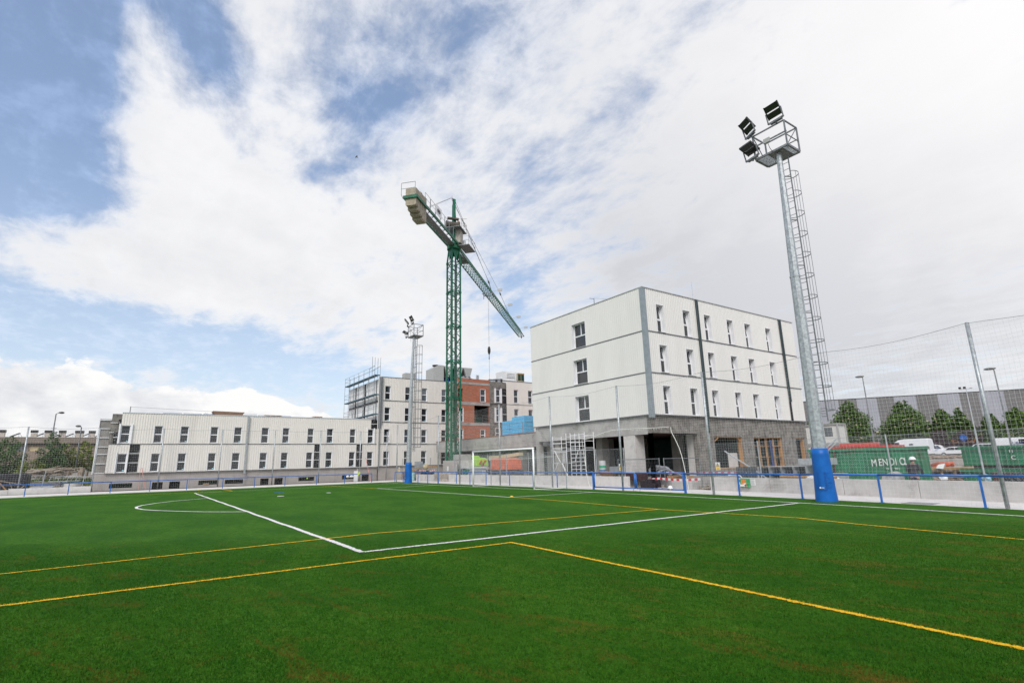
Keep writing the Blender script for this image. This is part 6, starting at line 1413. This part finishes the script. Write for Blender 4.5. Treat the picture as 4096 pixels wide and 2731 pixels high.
for k, (x, z) in enumerate(((-26.6, 1.3), (-23.4, 1.45), (-24.0, 1.15))):
    q = MB(); q.box(x-.5, x+.6, 5.9, 6.6, z-.12, z+.1) if k < 2 else q.blob((x, 5.8, z+.3), .35, .3, .3, 9, 6, .1, rr); single(q, 'cream_bag' if k == 2 else 'plank_bundle', (woodg, wood, cream)[k], ('weathered plank bundle beside the far pad', 'pale plank bundle by the barrier tape', 'round cream sack on the planks by the barrier tape')[k], 'sack' if k == 2 else 'planks')
# white aluminium scaffold tower
st_ = thing('scaffold_tower', 'white aluminium scaffold tower with two decks under the edge of the big block', 'scaffold tower', (-1.0, 6.9, .3))
q = MB()
for x in (-2.5, -.85, -.35, 1.25):
    for y in (6.6, 7.5): q.tube((x, y, .3), (x+.0, y, 3.75 if x > -1 else 3.6), .028, n=6)
q.build('upright', whitep, st_); q = MB()
for (a, b_) in ((-.35, 1.25),):
    for i in range(12): q.tube((a, 6.6, .5+i*.28), (b_, 6.6, .5+i*.28), .022, n=5)
for i in range(4): q.tube((-2.5, 6.6, 2.35+i*.33), (-.85, 6.6, 2.35+i*.33), .022, n=5)
for z in (2.6, 3.1, 3.5):
    for x in (-2.5, -.85, -.35, 1.25): q.tube((x, 6.6, z), (x, 7.5, z), .02, n=5)
q.tube((-.35, 7.5, 3.5), (1.25, 7.5, 3.5), .02, n=5); q.build('rung', whitep, st_)
q = MB(); q.bar((-2.3, 6.58, 2.5), (-1.6, 6.58, 1.6), .05); q.bar((-1.4, 6.58, 1.5), (-.8, 6.58, .5), .07); q.bar((.1, 6.58, 1.6), (.5, 6.58, 2.4), .04); q.bar((-2.4, 6.6, .9), (-1.9, 6.6, 1.6), .04)
for i in range(5): q.bar((-1.3+i*.1, 6.6, 1.6), (-1.3+i*.1, 6.6, 2.3), .025)
q.build('brace', whitep, st_)
for k, z in enumerate((1.5, 2.42)):
    q = MB(); q.box(-2.5, -.9 if k == 0 else 1.2, 6.65, 7.45, z, z+.07); q.build('deck_board', galvl, st_)
# things under the block
q = MB(); q.box(1.3, 2.6, 8.9, 10.1, .43, 1.2); single(q, 'pallet_of_boards', mt, 'grey boards stacked by the left of the big column', 'boards')
r = thing('wrapped_roll', 'white roll with a green and blue print standing under the big block', 'roll', (.9, 8.6, .42)); q = MB(); q.tube((.9, 8.6, .42), (.9, 8.6, 1.65), .27, n=16); q.build('roll', mat('roll_white', (.55, .56, .58), .4), r)
q = MB(); q.tube((.9, 8.6, .55), (.9, 8.6, 1.0), .275, n=16); q.build('blue_print', mat('print_blue', (.08, .2, .42), .5), r)
q = MB(); q.tube((.9, 8.6, 1.1), (.9, 8.6, 1.3), .276, n=16); q.build('green_print', mat('print_green', (.05, .35, .2), .5), r)
wb = thing('wheelbarrow', 'tan wheelbarrow tray behind the wall by the gate', 'wheelbarrow', (3.9, 6.4, .3)); q = MB(); q.tbox([(3.3, 6.2, .55), (4.1, 6.2, .55), (4.1, 6.7, .55), (3.3, 6.7, .55)], [(3.0, 6.0, .92), (4.6, 6.0, .78), (4.6, 6.9, .78), (3.0, 6.9, .92)]); q.build('tray', woodo, wb)
q = MB(); q.tube((4.5, 6.4, .5), (4.5, 6.5, .5), .2, n=14); q.build('wheel', tyre, wb); q = MB(); q.bar((3.0, 6.1, .8), (2.3, 6.1, .95), .04); q.bar((3.0, 6.8, .8), (2.3, 6.8, .95), .04); q.build('handle', galvd, wb)
q = MB(); q.box(4.6, 6.3, 6.6, 7.4, .35, .75); single(q, 'dark_red_boards', mat('boards_red', (.06, .025, .025), .7), 'dark red boards stacked behind the end of the wall', 'boards')
corr_ = mat('conduit_grey', (.30, .31, .33), .5, var=.2, scale=12)
for k, (x, y, z, r0, n_) in enumerate(((6.3, 8.6, .78, .48, 11), (7.0, 8.2, .68, .36, 9), (5.5, 9.2, .9, .38, 7))):
    q = MB()
    for i in range(n_):
        a = rr.uniform(-.25, .25); rr2 = r0*rr.uniform(.55, 1.0); P = [(x+math.cos(t)*rr2*1.5+.05*math.sin(3*t+i), y+math.sin(t)*rr2*.5+i*.02, z+math.sin(t+a)*rr2*.75+.05) for t in [2*PI*j/18 for j in range(18)]]; q.path(P, .035, 6, True)
    single(q, 'conduit_coil', corr_, ('largest', 'small front', 'left rear')[k]+' coil of grey corrugated conduit under the big block', 'conduit coil', 'conduit coils under the big block')
q = MB(); q.path([(6.9, 8.0, 1.15), (7.6, 7.8, 1.1), (8.4, 7.7, .75), (9.4, 7.6, .5)], .04, 6); q.path([(6.9, 8.1, 1.05), (7.8, 7.9, .9), (8.8, 7.8, .55)], .035, 6); single(q, 'loose_conduit', corr_, 'loose grey conduit trailing right from the coils', 'conduit')
q = MB(); q.box(7.2, 8.7, 7.9, 9.0, .43, .58); single(q, 'wooden_pallet', wood, 'timber pallet in front of the conduit coils', 'pallet')
q = MB(); q.box(6.9, 7.5, 7.6, 8.0, .43, .72); single(q, 'black_toolbox', blackp, 'black toolbox beside the conduit coils', 'toolbox')
# mobile fence panels at the gap
def mobile(label, x0, x1, y0, y1, z0=-.15, z1=1.68):
    r = thing('site_fence', label, 'site fence', (x0, y0, z0)); q = MB()
    q.path([(x0, y0, z0+.1), (x1, y1, z0+.1), (x1, y1, z1), (x0, y0, z1)], .022, 6, True); q.tube((x0, y0, z0), (x0, y0, z1+.05), .03, n=6); q.tube((x1, y1, z0), (x1, y1, z1+.05), .03, n=6); q.build('fence_frame', galvd, r)
    q = MB(); n = int(math.hypot(x1-x0, y1-y0)/.12)
    for i in range(n): f = i/n; cord(q, (x0+(x1-x0)*f, y0+(y1-y0)*f, z0+.1), (x0+(x1-x0)*f, y0+(y1-y0)*f, z1), .003)
    for i in range(9): z = z0+.2+i*.2; cord(q, (x0, y0, z), (x1, y1, z), .003)
    q.build('wire_infill', galvd, r); return r
mobile('site fence panel left of the opening to the big block', 4.7, 8.15, 6.4, 6.5); mobile('site fence panel right of the opening to the big block', 8.6, 11.6, 6.4, 5.9)
q = MB(); P = [(7.5, 6.3, .42), (8.3, 6.2, .50), (9.2, 6.1, .45), (10.2, 6.0, .42), (11.5, 5.9, .50)]
for a, b_ in zip(P[:-1], P[1:]): q.bar(a, b_, .015, .13)
single(q, 'barrier_tape', tape, 'red and white tape hanging low across the gap beyond the gate', 'tape')
q = MB(); P = [(8.2, 7.0, .86), (10, 6.8, .80), (12.5, 6.4, .86), (14.6, 6.0, .84)]
for a, b_ in zip(P[:-1], P[1:]): q.bar(a, b_, .01, .05)
single(q, 'barrier_tape', tape, 'thin red and white tape stretched above the blue rail beyond the gate', 'tape')
q = MB(); q.box(10.55, 11.9, 4.55, 5.2, -.15, .42); single(q, 'concrete_block', conc, 'grey concrete block in the gap right of the gate', 'concrete block', bev=.03)
q = MB()
for i in range(8): q.box(7.9+i*.13, 8.2+i*.14, 4.9+rr.random()*.3, 5.3, -.05+rr.random()*.1, .25+rr.random()*.25)
q.bar((8.3, 5.0, .5), (8.9, 4.9, .2), .05); q.bar((8.1, 5.0, .3), (8.5, 5.0, .62), .04)
tag(bevel(q.build('tool_bag', mat('bag_plum', (.022, .016, .02), .7, var=.5, scale=8)), .04), 'dark plum tool bag with handles sticking out, on the stones beyond the gate', 'tool bag')
hl = MB(); hl.blob((12.6, yr(12.6)-.02, .23), .105, .13, .115, 16, 10); hl.tube((12.6, yr(12.6)-.03, .19), (12.6, yr(12.6)-.03, .21), .15, .14, 16); o = hl.build('hard_hat', whitep, None, True); tag(o, 'white hard hat sitting on the lower bar of the gate', 'hard hat')
ru = MB()
for i in range(1500):
    x = rr.uniform(6.9, 13.0); y = rr.uniform(4.95, 8.1); s_ = rr.uniform(.02, .10); ru.blob((x, y+bend(x), terr(x, y)+rr.random()*.16+.12), s_, s_*rr.uniform(.6, 1.5), s_*.7, 5, 4, .25, rr)
tag(ru.build('gravel', mat('gravel_brown', (.26, .225, .19), .95, var=.45, scale=5)), 'loose stones and gravel in the gap between the two low walls', 'gravel', kind='stuff')
# warning signs on the fence
def warn(x, y, z, label, s=1.0):
    r = thing('warning_sign', label, 'sign', (x, y, z), 'yellow hazard signs on the fences'); q = MB(); q.box(x-.13*s, x+.13*s, y-.012, y, z-.2*s, z+.2*s); q.build('board', paperm, r)
    q = MB(); q.add([(x-.10*s, y-.016, z-.02*s), (x+.10*s, y-.016, z-.02*s), (x, y-.016, z+.155*s)], [(0, 1, 2)]); q.build('triangle', yellowp, r)
    q = MB(); 
    for a, b_ in (((x-.10*s, z-.02*s), (x+.10*s, z-.02*s)), ((x+.10*s, z-.02*s), (x, z+.155*s)), ((x, z+.155*s), (x-.10*s, z-.02*s))): q.bar((a[0], y-.018, a[1]), (b_[0], y-.018, b_[1]), .012*s)
    q.bar((x, y-.018, z+.10*s), (x-.012*s, y-.018, z+.045*s), .018*s); q.bar((x-.012*s, y-.018, z+.05*s), (x+.012*s, y-.018, z+.0), .016*s); q.build('symbol', blackp, r)
    q = MB(); q.box(x-.115*s, x+.115*s, y-.016, y-.013, z-.18*s, z-.05*s); q.build('caption_panel', yellowp, r); q = MB(); q.box(x-.08*s, x+.08*s, y-.019, y-.017, z-.14*s, z-.125*s); q.build('caption', blackp, r)
warn(6.30, 4.98, 1.22, 'yellow hazard sign on the chain-link fence left of the big column'); warn(13.42, 4.9, 1.22, 'yellow hazard sign on the chain-link fence at the start of the right wall'); warn(-29.3, 4.9, 1.2, 'small yellow hazard sign near the far corner post', 1.3)
# defibrillator cabinet, notices
yw = lambda x: 4.75+bend(x)
ab = thing('defibrillator_box', 'green and orange defibrillator box on the right low wall', 'defibrillator', (15.1, yw(15.1)-.1, .2))
q = MB(); q.box(14.90, 15.36, yw(15.4)-.12, yw(15.1)-.005, .19, .61); bevel(q.build('cabinet', mat('aed_green', (.03, .30, .10), .4), ab), .015)
q = MB(); q.box(14.97, 15.22, yw(15.4)-.135, yw(15.4)-.121, .33, .58); q.build('device', mat('aed_orange', (.62, .22, .04), .5), ab)
q = MB(); q.box(14.90, 15.24, yw(15.4)-.15, yw(15.4)-.136, .24, .34); q.box(15.10, 15.22, yw(15.4)-.151, yw(15.4)-.137, .30, .40); q.build('notice', paperm, ab)
q = MB(); q.tube((15.20, yw(15.4)-.165, .30), (15.20, yw(15.4)-.152, .30), .055, n=14); q.build('red_disc', redp, ab)
q = MB(); q.box(14.66, 14.84, yw(14.8)-.02, yw(14.7)-.003, .33, .60); o = single(q, 'first_aid_sign', paperm, 'small green and white sign left of the defibrillator box', 'sign')
q = MB(); q.box(14.68, 14.82, yw(14.8)-.026, yw(14.8)-.021, .44, .58); q.build('green_field', mat('aed_green', (.03, .30, .10), .4), o)
q = MB(); q.box(15.42, 15.66, yw(15.7)-.02, yw(15.5)-.003, .30, .61); o = single(q, 'notice_sheet', paperm, 'white printed notice right of the defibrillator box', 'notice')
q = MB(); q.box(15.43, 15.65, yw(15.7)-.026, yw(15.7)-.021, .585, .60); q.build('header_bar', mat('aed_green', (.03, .30, .10), .4), o)
for i in range(6): q = MB(); q.box(15.45, 15.62-.03*(i % 2), yw(15.7)-.0255, yw(15.7)-.021, .34+i*.037, .35+i*.037); q.build('text_row', galvd, o)
# galvanised ducts behind the right wall
for row in range(2):
    for i in range(4):
        x0 = 14.9+i*.62; z0 = .38+row*.40; dd = thing('duct_section', 'galvanised duct section with open end, %s row, number %s from the left' % (('lower', 'upper')[row], ('one', 'two', 'three', 'four')[i]), 'duct', (x0, 6.2, z0), 'galvanised ducts stacked behind the right wall')
        q = MB(); w_, h, y0_, L_ = .58, .37, 6.15, 1.3
        q.box(x0, x0+w_, y0_, y0_+L_, z0, z0+.012); q.box(x0, x0+w_, y0_, y0_+L_, z0+h-.012, z0+h); q.box(x0, x0+.012, y0_, y0_+L_, z0+.013, z0+h-.013); q.box(x0+w_-.012, x0+w_, y0_, y0_+L_, z0+.013, z0+h-.013); q.build('duct_body', galvl, dd)
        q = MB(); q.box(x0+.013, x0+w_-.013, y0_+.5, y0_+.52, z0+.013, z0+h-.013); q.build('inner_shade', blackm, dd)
for k, (x0, z0, w_, h) in enumerate(((17.42, .4, 1.3, .42), (17.0, 1.22, 1.3, .3))):
    q = MB(); q.box(x0, x0+w_, 6.2, 7.3, z0, z0+h); single(q, 'duct_section', galvl, ('lower', 'upper')[k]+' closed duct section seen from its side, at the right of the open ducts', 'duct')
for k, x0 in enumerate((13.75, 14.33)):
    q = MB(); q.box(x0, x0+.5, 6.0, 6.15, -.2, 1.15); single(q, 'slate_board', mat('panel_slate', (.085, .095, .105), .4, .2), ('left', 'right')[k]+' upright slate-grey panel beside the stacked ducts', 'panel')
q = MB(); q.tube((16.4, 5.5, .68), (19.0, 5.5, .66), .07, n=8); single(q, 'timber_pole', wood, 'brown round pole lying on the right wall behind the railing', 'pole')
q = MB(); q.blob((18.3, 5.6, .62), .75, .3, .17, 12, 6, .12, rr); single(q, 'white_sheet', whitep, 'crumpled white plastic sheet behind the wall left of the near mast pad', 'sheet')
q = MB(); q.bar((12.9, 6.4, 2.0), (15.4, 6.0, .6), .05); single(q, 'leaning_bar', galvl, 'thin pale bar leaning beside the second hazard sign', 'bar')
q = MB(); q.bar((17.6, 6.8, 1.55), (18.6, 6.9, 2.4), .06); q.bar((17.6, 6.85, 1.42), (18.6, 6.95, 2.25), .05); single(q, 'leaning_rail', galvl, 'pair of pale rails leaning up at the right end of the ducts', 'rail')
q = MB(); q.tube((13.55, 5.6, .72), (13.95, 5.6, .78), .06, n=8); q.path([(13.95, 5.6, .78), (14.2, 5.6, .7), (14.4, 5.6, .45)], .03, 6); single(q, 'white_hose', whitep, 'short white pipe end over the start of the right wall', 'hose')
# debris between the skips
q = MB()
for z in (.15, .50, .85):
    q.box(20.6, 22.2, 11.0, 11.1, z, z+.09)
for x in (20.6, 21.1, 21.6, 22.1): q.box(x, x+.09, 11.11, 11.2, -.2, .95)
q.box(20.6, 22.2, 11.2, 12.2, .9, .96); single(q, 'timber_crate', wood, 'slatted timber crate between the green skips', 'crate')
for k, (x, y, z, s_) in enumerate(((20.9, 12.2, 1.05, .36), (20.75, 12.6, .95, .25))):
    q = MB()
    for i in range(9): a = rr.uniform(0, 3.1); P = [(x+math.cos(t)*s_*1.3, y+math.sin(t)*s_*.6, z+math.sin(t+a)*s_*.35) for t in [2*PI*j/14 for j in range(14)]]; q.path(P, .022, 5, True)
    single(q, 'orange_hose', orange if k == 0 else mat('hose_tan', (.45, .33, .22), .7), ('bright orange', 'dull tan')[k]+' tangled hose on the debris between the green skips', 'hose')
q = MB(); q.tbox([(21.0, 10.95, .93), (21.28, 10.95, .90), (21.28, 11.05, .90), (21.0, 11.05, .93)], [(21.08, 11.1, 1.10), (21.33, 11.1, 1.14), (21.33, 11.2, 1.14), (21.08, 11.2, 1.10)]); single(q, 'white_foam_piece', whitep, 'torn white foam piece on the debris between the skips', 'foam')
db = MB()
for i in range(1200):
    x = rr.uniform(19.8, 22.8); y = rr.uniform(10.3, 16); z = -.15+.75*math.exp(-((y-13)**2)/5)+rr.random()*.25; s_ = rr.uniform(.03, .14); db.blob((x, y, z), s_*rr.uniform(.7, 2), s_, s_*.6, 5, 4, .3, rr)
tag(db.build('debris', mat('debris_mixed', (.27, .21, .17), .9, var=.5, scale=4, stain=(.4, .2, .1), stain_amt=.3)), 'heap of mixed rubble between the green skips', 'debris', kind='stuff')
bk = MB()
for i in range(900):
    x = rr.uniform(-6, 14); y = rr.uniform(42, 74); s_ = rr.uniform(.08, .4); bk.blob((x, y, terr(x, y)+.1), s_*rr.uniform(.7, 2), s_, s_*.6, 5, 4, .3, rr)
tag(bk.build('rubble', mat('debris_mixed', (.27, .21, .17), .9)), 'scattered rubble on the slope in front of the parked vans', 'rubble', kind='stuff')
q = MB(); q.extrude([(19.95, .3), (20.75, .3), (20.72, .72), (20.5, .88), (20.05, .68)], 7.4, 8.0, 'xz'); tag(bevel(fixn(q.build('wrapped_bundle', mat('bundle_grey', (.38, .37, .36), .6, var=.3, scale=6))), .03), 'grey wrapped bundle left of the man in the hard hat', 'bundle')
for k, (x, c_) in enumerate(((22.65, whitep), (24.0, mat('bag_pale_blue', (.35, .6, .72), .6)))):
    q = MB(); q.blob((x, 6.4, .66), .14, .12, .13, 9, 6, .2, rr); single(q, 'plastic_bag', c_, ('white', 'pale blue')[k]+' plastic bag behind the wall under the skip marked C', 'bag')
q = MB()
for k in range(9): q.blob((24.6+k*.22, 6.9, .55+.1*math.sin(k)), .22, .2, .2, 8, 5, .2, rr)
tag(q.build('black_bags', mat('bag_black', (.03, .03, .035), .5, var=.4)), 'black rubbish bags below the rusty skip opening', 'bags', kind='stuff')

# ================= person =================
def skin(name, V, E_, rad_, m_, parent, sub=2, root=0):
    g = org(parent); me = bpy.data.meshes.new(name); me.from_pydata([Vector(p)-g for p in V], E_, []); o = bpy.data.objects.new(name, me); C.objects.link(o); o.parent = parent; ORG[o.name] = g; me.materials.append(m_)
    sk = o.modifiers.new('skin', 'SKIN'); sk.use_smooth_shade = True
    for i, r_ in enumerate(rad_): me.skin_vertices[0].data[i].radius = r_ if isinstance(r_, tuple) else (r_, r_)
    me.skin_vertices[0].data[root].use_root = True
    su = o.modifiers.new('subdivision', 'SUBSURF'); su.levels = sub; su.render_levels = sub; return o
px, py, pz = 21.15, 7.9, -.28
pr = thing('person', 'man seen from behind in white hard hat and dark clothes beside the long green skip', 'person', (px, py, pz))
def B(x, y, z): return (px+x, py+y, pz+z)
skinm = mat('skin_tone', (.42, .24, .17), .55, var=.08); shirt = mat('shirt_charcoal', (.022, .022, .03), .85, var=.25, scale=9, bump=.4, bscale=18); jean = mat('jeans_navy', (.018, .024, .045), .85, var=.2, scale=9)
V = [B(0,0,.95), B(0,-.01,1.15), B(0,0,1.36), B(.0,.01,1.47), B(.01,.03,1.56), B(.01,.05,1.64), B(.01,.05,1.72), B(-.17,0,1.41), B(-.25,.04,1.17), B(-.22,.22,1.02), B(.18,0,1.41), B(.27,.03,1.17), B(.23,.20,.98), B(-.095,0,.90), B(-.10,.03,.50), B(-.10,-.01,.09), B(-.10,.13,.05), B(.095,0,.90), B(.11,.02,.50), B(.11,-.02,.09), B(.11,.12,.05)]
Ed = [(0,1),(1,2),(2,3),(3,4),(4,5),(5,6),(2,7),(7,8),(8,9),(2,10),(10,11),(11,12),(0,13),(13,14),(14,15),(15,16),(0,17),(17,18),(18,19),(19,20)]
Rr = [(.15,.11),(.15,.11),(.17,.115),(.06,.06),(.07,.08),(.085,.10),(.06,.07),(.07,.07),(.05,.05),(.035,.035),(.07,.07),(.05,.05),(.035,.035),(.095,.095),(.065,.065),(.045,.045),(.035,.035),(.095,.095),(.065,.065),(.045,.045),(.035,.035)]
skin('body', V, Ed, Rr, skinm, pr)
V = [B(0,0,.93), B(0,-.01,1.12), B(0,0,1.32), B(0,0,1.44), B(-.17,0,1.41), B(-.25,.04,1.17), B(-.23,.18,1.06), B(.18,0,1.41), B(.27,.03,1.17), B(.24,.16,1.03)]
skin('shirt', V, [(0,1),(1,2),(2,3),(2,4),(4,5),(5,6),(2,7),(7,8),(8,9)], [(.185,.135),(.185,.13),(.20,.135),(.085,.08),(.095,.09),(.072,.072),(.05,.05),(.095,.09),(.072,.072),(.05,.05)], shirt, pr)
V = [B(0,0,.97), B(0,0,.90), B(-.10,0,.86), B(-.105,.03,.50), B(-.10,-.01,.12), B(.10,0,.86), B(.115,.02,.50), B(.11,-.02,.12)]
skin('trousers', V, [(0,1),(1,2),(2,3),(3,4),(1,5),(5,6),(6,7)], [(.17,.12),(.165,.12),(.115,.115),(.085,.085),(.07,.07),(.115,.115),(.085,.085),(.07,.07)], jean, pr)
for sx_, hx, hy, hz_ in ((-1, -.215, .27, .985), (1, .225, .25, .945)):
    q = MB(); q.blob(B(hx, hy, hz_), .045, .05, .022, 8, 6); 
    for i in range(4): q.tube(B(hx-.03+i*.02, hy+.04, hz_), B(hx-.03+i*.02+.003, hy+.10-.01*abs(i-1.5), hz_-.025), .009, .007, 6)
    q.tube(B(hx-sx_*.04, hy, hz_+.005), B(hx-sx_*.065, hy+.05, hz_-.01), .011, .008, 6); q.build('hand', skinm, pr, True)
q = MB(); q.blob(B(.01, .04, 1.60), .088, .098, .075, 12, 8); q.build('hair', mat('hair_dark', (.025, .018, .014), .8), pr, True)
for sx_ in (-1, 1): q = MB(); q.blob(B(.01+sx_*.088, .06, 1.615), .014, .022, .034, 8, 6); q.build('ear', skinm, pr, True)
q = MB(); q.tube(B(.01, .14, 1.61), B(.01, .17, 1.59), .018, .014, 6); q.build('nose', skinm, pr, True)
for sx_ in (-1, 1): q = MB(); q.blob(B(.01+sx_*.033, .138, 1.63), .012, .008, .008, 8, 6); q.build('eye', whitep, pr, True); q = MB(); q.blob(B(sx_*.10, .05, .035), .05, .13, .04, 10, 6); q.build('boot', blackp, pr, True)
q = MB(); q.blob(B(.01, .142, 1.565), .028, .008, .007, 8, 5); q.build('mouth', mat('lips', (.3, .12, .1), .5), pr, True)
q = MB(); n = 20
for j in range(7):
    a = PI/2*j/6
    for i in range(n): t_ = 2*PI*i/n; q.v.append(Vector(B(.01+math.cos(t_)*.128*math.cos(a), .045+math.sin(t_)*.15*math.cos(a), 1.665+.125*math.sin(a))))
for j in range(6):
    for i in range(n): q.f.append((j*n+i, j*n+(i+1) % n, (j+1)*n+(i+1) % n, (j+1)*n+i))
for i in range(n): t_ = 2*PI*i/n; k_ = .02 if math.sin(t_) < .3 else .05; q.v.append(Vector(B(.01+math.cos(t_)*(.128+.015), .045+math.sin(t_)*(.15+k_), 1.655)))
b0 = 7*n; q.f += [(i, b0+i, b0+(i+1) % n, (i+1) % n) for i in range(n)]
q.build('hard_hat', whitep, pr, True)

# bird high in the sky
bd_ = thing('bird', 'single small dark bird high against the clouds left of the crane', 'bird', (-30.4, -1.5, 40.5))
bc = Vector((-30.4, -1.5, 40.5)); q = MB(); q.blob(tuple(bc), .06, .17, .05, 8, 6); q.blob((bc.x, bc.y+.17, bc.z+.02), .035, .05, .035, 8, 5); q.build('body', blackp, bd_, True)
for s_ in (-1, 1): q = MB(); q.add([tuple(bc), tuple(bc+Vector((-.01, .09, .01))), tuple(bc+Vector((s_*.20, .06, .11))), tuple(bc+Vector((s_*.17, -.06, .10))), tuple(bc+Vector((s_*.42, -.08, .01)))], [(0, 1, 2, 3), (2, 4, 3)]); q.build('wing', blackp, bd_)
